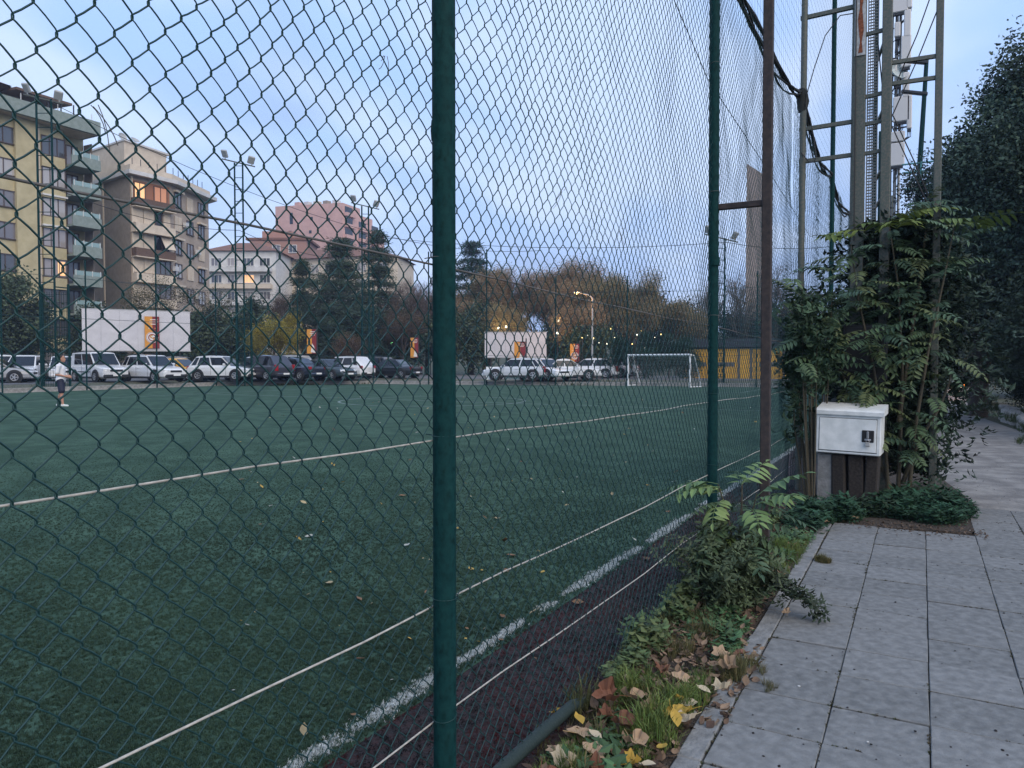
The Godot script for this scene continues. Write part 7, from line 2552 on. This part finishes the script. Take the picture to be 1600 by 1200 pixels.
# ---------------------------------------------------------------- fallen leaves and specks
func build_litter() -> void:
	var kinds := []
	for k in 6:
		kinds.append(lobed_leaf(200 + k, 0.14, 0.2 + 0.16 * k))
	var oval := []
	for k in 3:
		var s := Shape.new()
		s.col = Color(1, 1, 1)
		# a rounded leaf of two curved halves
		var st := [[0.0, 0.0, 0.0], [0.16, 0.62, 0.006], [0.4, 1.0, 0.004 + 0.004 * k], [0.66, 0.82, 0.008 + 0.006 * k], [0.86, 0.42, 0.016 + 0.006 * k], [1.0, 0.0, 0.026 + 0.01 * k]]
		for j in 5:
			for sg in [-1.0, 1.0]:
				var m0 := Vector3(0, st[j][2], st[j][0] * 0.085)
				var m1 := Vector3(0, st[j + 1][2], st[j + 1][0] * 0.085)
				var e0 := m0 + Vector3(sg * st[j][1] * 0.029, st[j][1] * (0.007 + 0.003 * k), 0)
				var e1 := m1 + Vector3(sg * st[j + 1][1] * 0.029, st[j + 1][1] * (0.007 + 0.003 * k), 0)
				s.quad(m0, e0, e1, m1, Vector3.UP)
		oval.append(s.mesh())
	var tan_ := foliage(0.36, 0.25, 0.16, 0.2, 0.8)
	var pale := foliage(0.43, 0.37, 0.27, 0.2, 0.8)
	var rust := foliage(0.17, 0.080, 0.052, 0.2, 0.75)
	var yellow := foliage(0.42, 0.28, 0.06, 0.3, 0.7)
	var spots := [
		[-1.20, -3.08, rust, 1.25, "large curled rust brown leaf standing against the fence foot", 1.0],
		[-1.17, -2.98, rust, 1.0, "", 0.2],
		[-1.24, -2.88, yellow, 0.8, "", 0.1], [-1.38, -2.92, yellow, 0.7, "single yellow leaf lying on the dark rubber just inside the fence", 0.1],
		[-1.13, -2.20, tan_, 1.35, "large tan lobed leaf beside the fallen green rail at the bottom edge", 0.35],
		[-1.06, -2.18, tan_, 1.0, "", 0.3], [-1.10, -2.45, pale, 0.9, "", 0.2], [-1.02, -2.42, tan_, 1.1, "", 0.4], [-1.04, -2.55, rust, 1.0, "", 0.4], [-0.98, -2.52, pale, 0.9, "", 0.3],
		[-1.10, -2.65, tan_, 1.0, "", 0.5], [-1.02, -2.72, rust, 0.8, "", 0.3], [-1.12, -2.8, pale, 0.7, "", 0.2], [-0.96, -2.3, tan_, 1.0, "", 0.2], [-0.95, -2.68, yellow, 0.75, "", 0.2],
		[-0.87, -3.02, yellow, 0.9, "", 0.4], [-0.85, -3.12, pale, 0.9, "", 0.3], [-0.88, -3.2, yellow, 0.9, "", 0.2], [-0.93, -3.28, yellow, 0.75, "", 0.2], [-0.88, -2.85, yellow, 0.8, "", 0.5], [-0.86, -2.7, pale, 0.7, "", 0.4], [-0.87, -2.6, pale, 0.8, "", 0.2],
		[-0.80, -3.50, pale, 0.9, "", 0.2], [-0.83, -3.42, pale, 0.8, "", 0.3], [-0.82, -3.72, tan_, 1.0, "", 0.5], [-0.9, -3.9, tan_, 0.9, "", 0.3], [-0.8, -3.95, rust, 0.8, "", 0.4], [-1.0, -3.5, tan_, 0.9, "", 0.3], [-1.1, -3.55, rust, 0.8, "", 0.3],
		[-1.22, -2.62, tan_, 1.2, "", 0.3], [-1.16, -2.52, pale, 1.1, "", 0.4], [-1.2, -2.42, rust, 1.1, "", 0.2], [-1.04, -2.32, pale, 1.2, "", 0.5], [-1.18, -2.32, tan_, 1.1, "", 0.3], [-1.08, -2.92, rust, 1.1, "", 0.6], [-1.14, -3.2, tan_, 1.1, "", 0.3], [-1.02, -3.1, tan_, 0.9, "", 0.4], [-1.2, -3.35, pale, 0.8, "", 0.2], [-0.98, -2.8, tan_, 1.0, "", 0.6], [-1.22, -2.78, tan_, 1.0, "", 0.3], [-0.94, -2.42, yellow, 0.9, "", 0.4], [-0.92, -3.12, yellow, 1.0, "", 0.6], [-0.86, -3.3, pale, 1.0, "", 0.3],
		[-0.70, -4.75, tan_, 0.55, "small tan leaf lying on the slabs below the bramble twig", 0.3],
		[-0.86, -5.6, tan_, 0.6, "", 0.2], [-0.84, -6.6, yellow, 0.5, "", 0.3], [-0.8, -7.7, tan_, 0.7, "", 0.2], [-0.55, -8.0, tan_, 0.6, "", 0.3], [-1.35, -3.9, tan_, 0.5, "", 0.2], [-1.3, -4.9, pale, 0.5, "", 0.1],
	]
	var group := "fallen leaves in the planting bed"
	var general := {tan_: "tan dead leaf lying in the planting bed between fence and kerb", pale: "pale dry leaf lying in the planting bed between fence and kerb", rust: "rust brown dead leaf lying in the planting bed between fence and kerb", yellow: "yellow fallen leaf lying in the planting bed between fence and kerb"}
	# each leaf is told apart by its colour, the side of the bed it lies on and its place counted from the front
	var order := range(spots.size())
	order.sort_custom(func(a, b): return spots[a][1] > spots[b][1])
	var counted := {}
	var which := {}
	var words := ["nearest the front", "second from the front", "third from the front", "fourth from the front", "fifth from the front", "sixth from the front", "seventh from the front", "eighth from the front", "ninth from the front", "tenth from the front"]
	for q in order:
		var e = spots[q]
		if e[4] != "":
			continue
		var side := "kerb side" if e[0] > -0.93 else ("fence side" if e[0] < -1.14 else "middle")
		var key: String = general[e[2]].get_slice(" lying", 0) + side
		counted[key] = counted.get(key, -1) + 1
		which[q] = "%s on the %s of the planting bed, %s" % [general[e[2]].get_slice(" lying", 0), side, words[counted[key]]] if side != "middle" else "%s in the middle of the planting bed, %s" % [general[e[2]].get_slice(" lying", 0), words[counted[key]]]
	for q in spots.size():
		var e = spots[q]
		var big: bool = e[2] == tan_ or e[2] == rust
		var m: Mesh = kinds[rng.randi() % 6] if big or rng.randf() < 0.5 else oval[rng.randi() % 3]
		var label: String = e[4] if e[4] != "" else which[q]
		solo("fallen_leaf", m, e[2], label, "leaf", group, Vector3(e[0], 0.035 + 0.05 * e[5], e[1]), rot(rnd(-0.3, 0.3) + e[5] * rnd(-0.5, 0.5), rnd(0, TAU), rnd(-0.4, 0.4)).scaled(Vector3.ONE * e[3]))
	# leaf crumbs of the bed
	var where: Array[Transform3D] = []
	var tint := PackedColorArray()
	for k in 4800:
		var z := -1.8 - 7.0 * pow(rng.randf(), 1.4)
		var x := rnd(-1.28, -0.86) if rng.randf() < 0.8 else rnd(-0.9, -0.72)
		if x > -0.86 and absf(z + 3.7) > 0.55:
			continue
		var v := rnd(0.5, 1.3)
		where.append(Transform3D(rot(rnd(-0.6, 0.6), rnd(0, TAU), rnd(-0.6, 0.6)).scaled(Vector3.ONE * rnd(0.12, 0.7)), Vector3(x, 0.006 + 0.03 * rng.randf() * float(x < -0.88), z)))
		tint.append(Color(0.26 * v, 0.18 * v, 0.12 * v).lerp(Color(0.07 * v, 0.045 * v, 0.035 * v), rng.randf()))
	for k in 500:
		where.append(Transform3D(rot(rnd(-0.6, 0.6), rnd(0, TAU), rnd(-0.6, 0.6)).scaled(Vector3.ONE * rnd(0.12, 0.4)), Vector3(rnd(-0.85, 0.55), 0.004, -8.0 + rng.randfn() * 0.14)))
		tint.append(Color(0.10, 0.07, 0.05))
	var c := scatter(self, "leaf_crumbs", oval[0], M.dry, where, tint)
	stuff(c)
	tag(c, "brown leaf crumbs scattered over the soil of the planting bed", "leaf litter")
	# dark seeds and specks on the slabs
	where = []
	tint = PackedColorArray()
	var seed_mesh := SphereMesh.new()
	seed_mesh.radius = 0.5
	seed_mesh.height = 0.7
	seed_mesh.radial_segments = 7
	seed_mesh.rings = 4
	for k in 520:
		var z := -2.6 - 12.0 * pow(rng.randf(), 1.2)
		var x := rnd(-0.72, 1.9)
		var v := rnd(0.3, 1.0)
		var light := rng.randf() < 0.07
		where.append(Transform3D(rot(0, rnd(0, TAU), 0).scaled(Vector3(1.0, 0.5, rnd(0.6, 1.7)) * (rnd(0.004, 0.014) if not light else rnd(0.006, 0.016))), Vector3(x, 0.003, z)))
		tint.append(Color(0.5, 0.5, 0.48) if light else Color(0.03 * v, 0.025 * v, 0.024 * v))
	c = scatter(self, "pavement_specks", seed_mesh, M.dry, where, tint)
	stuff(c)
	tag(c, "dark seeds and pale specks dropped on the paving slabs", "seeds")
	# leaves blown over the pitch
	where = []
	tint = PackedColorArray()
	for k in 620:
		var d := 3.0 + 34.0 * pow(rng.randf(), 1.5)
		var a := deg_to_rad(28.8) + rnd(-0.62, 0.36)
		var p := Vector3(-sin(a) * d, 0.016, -cos(a) * d)
		if p.x > -1.7 or p.x < -39.0 or p.z < -43.0:
			continue
		var v := rnd(0.6, 1.1)
		where.append(Transform3D(rot(rnd(-0.4, 0.4), rnd(0, TAU), rnd(-0.4, 0.4)).scaled(Vector3.ONE * (rnd(0.15, 0.4) if rng.randf() < 0.7 else rnd(0.5, 1.0))), p))
		tint.append([Color(0.5, 0.5, 0.44), Color(0.42, 0.34, 0.2), Color(0.45, 0.3, 0.08), Color(0.2, 0.12, 0.07)][rng.randi() % 4] * v)
	c = scatter(self, "pitch_leaves", oval[1], M.dry, where, tint)
	stuff(c)
	tag(c, "small pale and yellow leaves blown over the green pitch", "leaf litter")
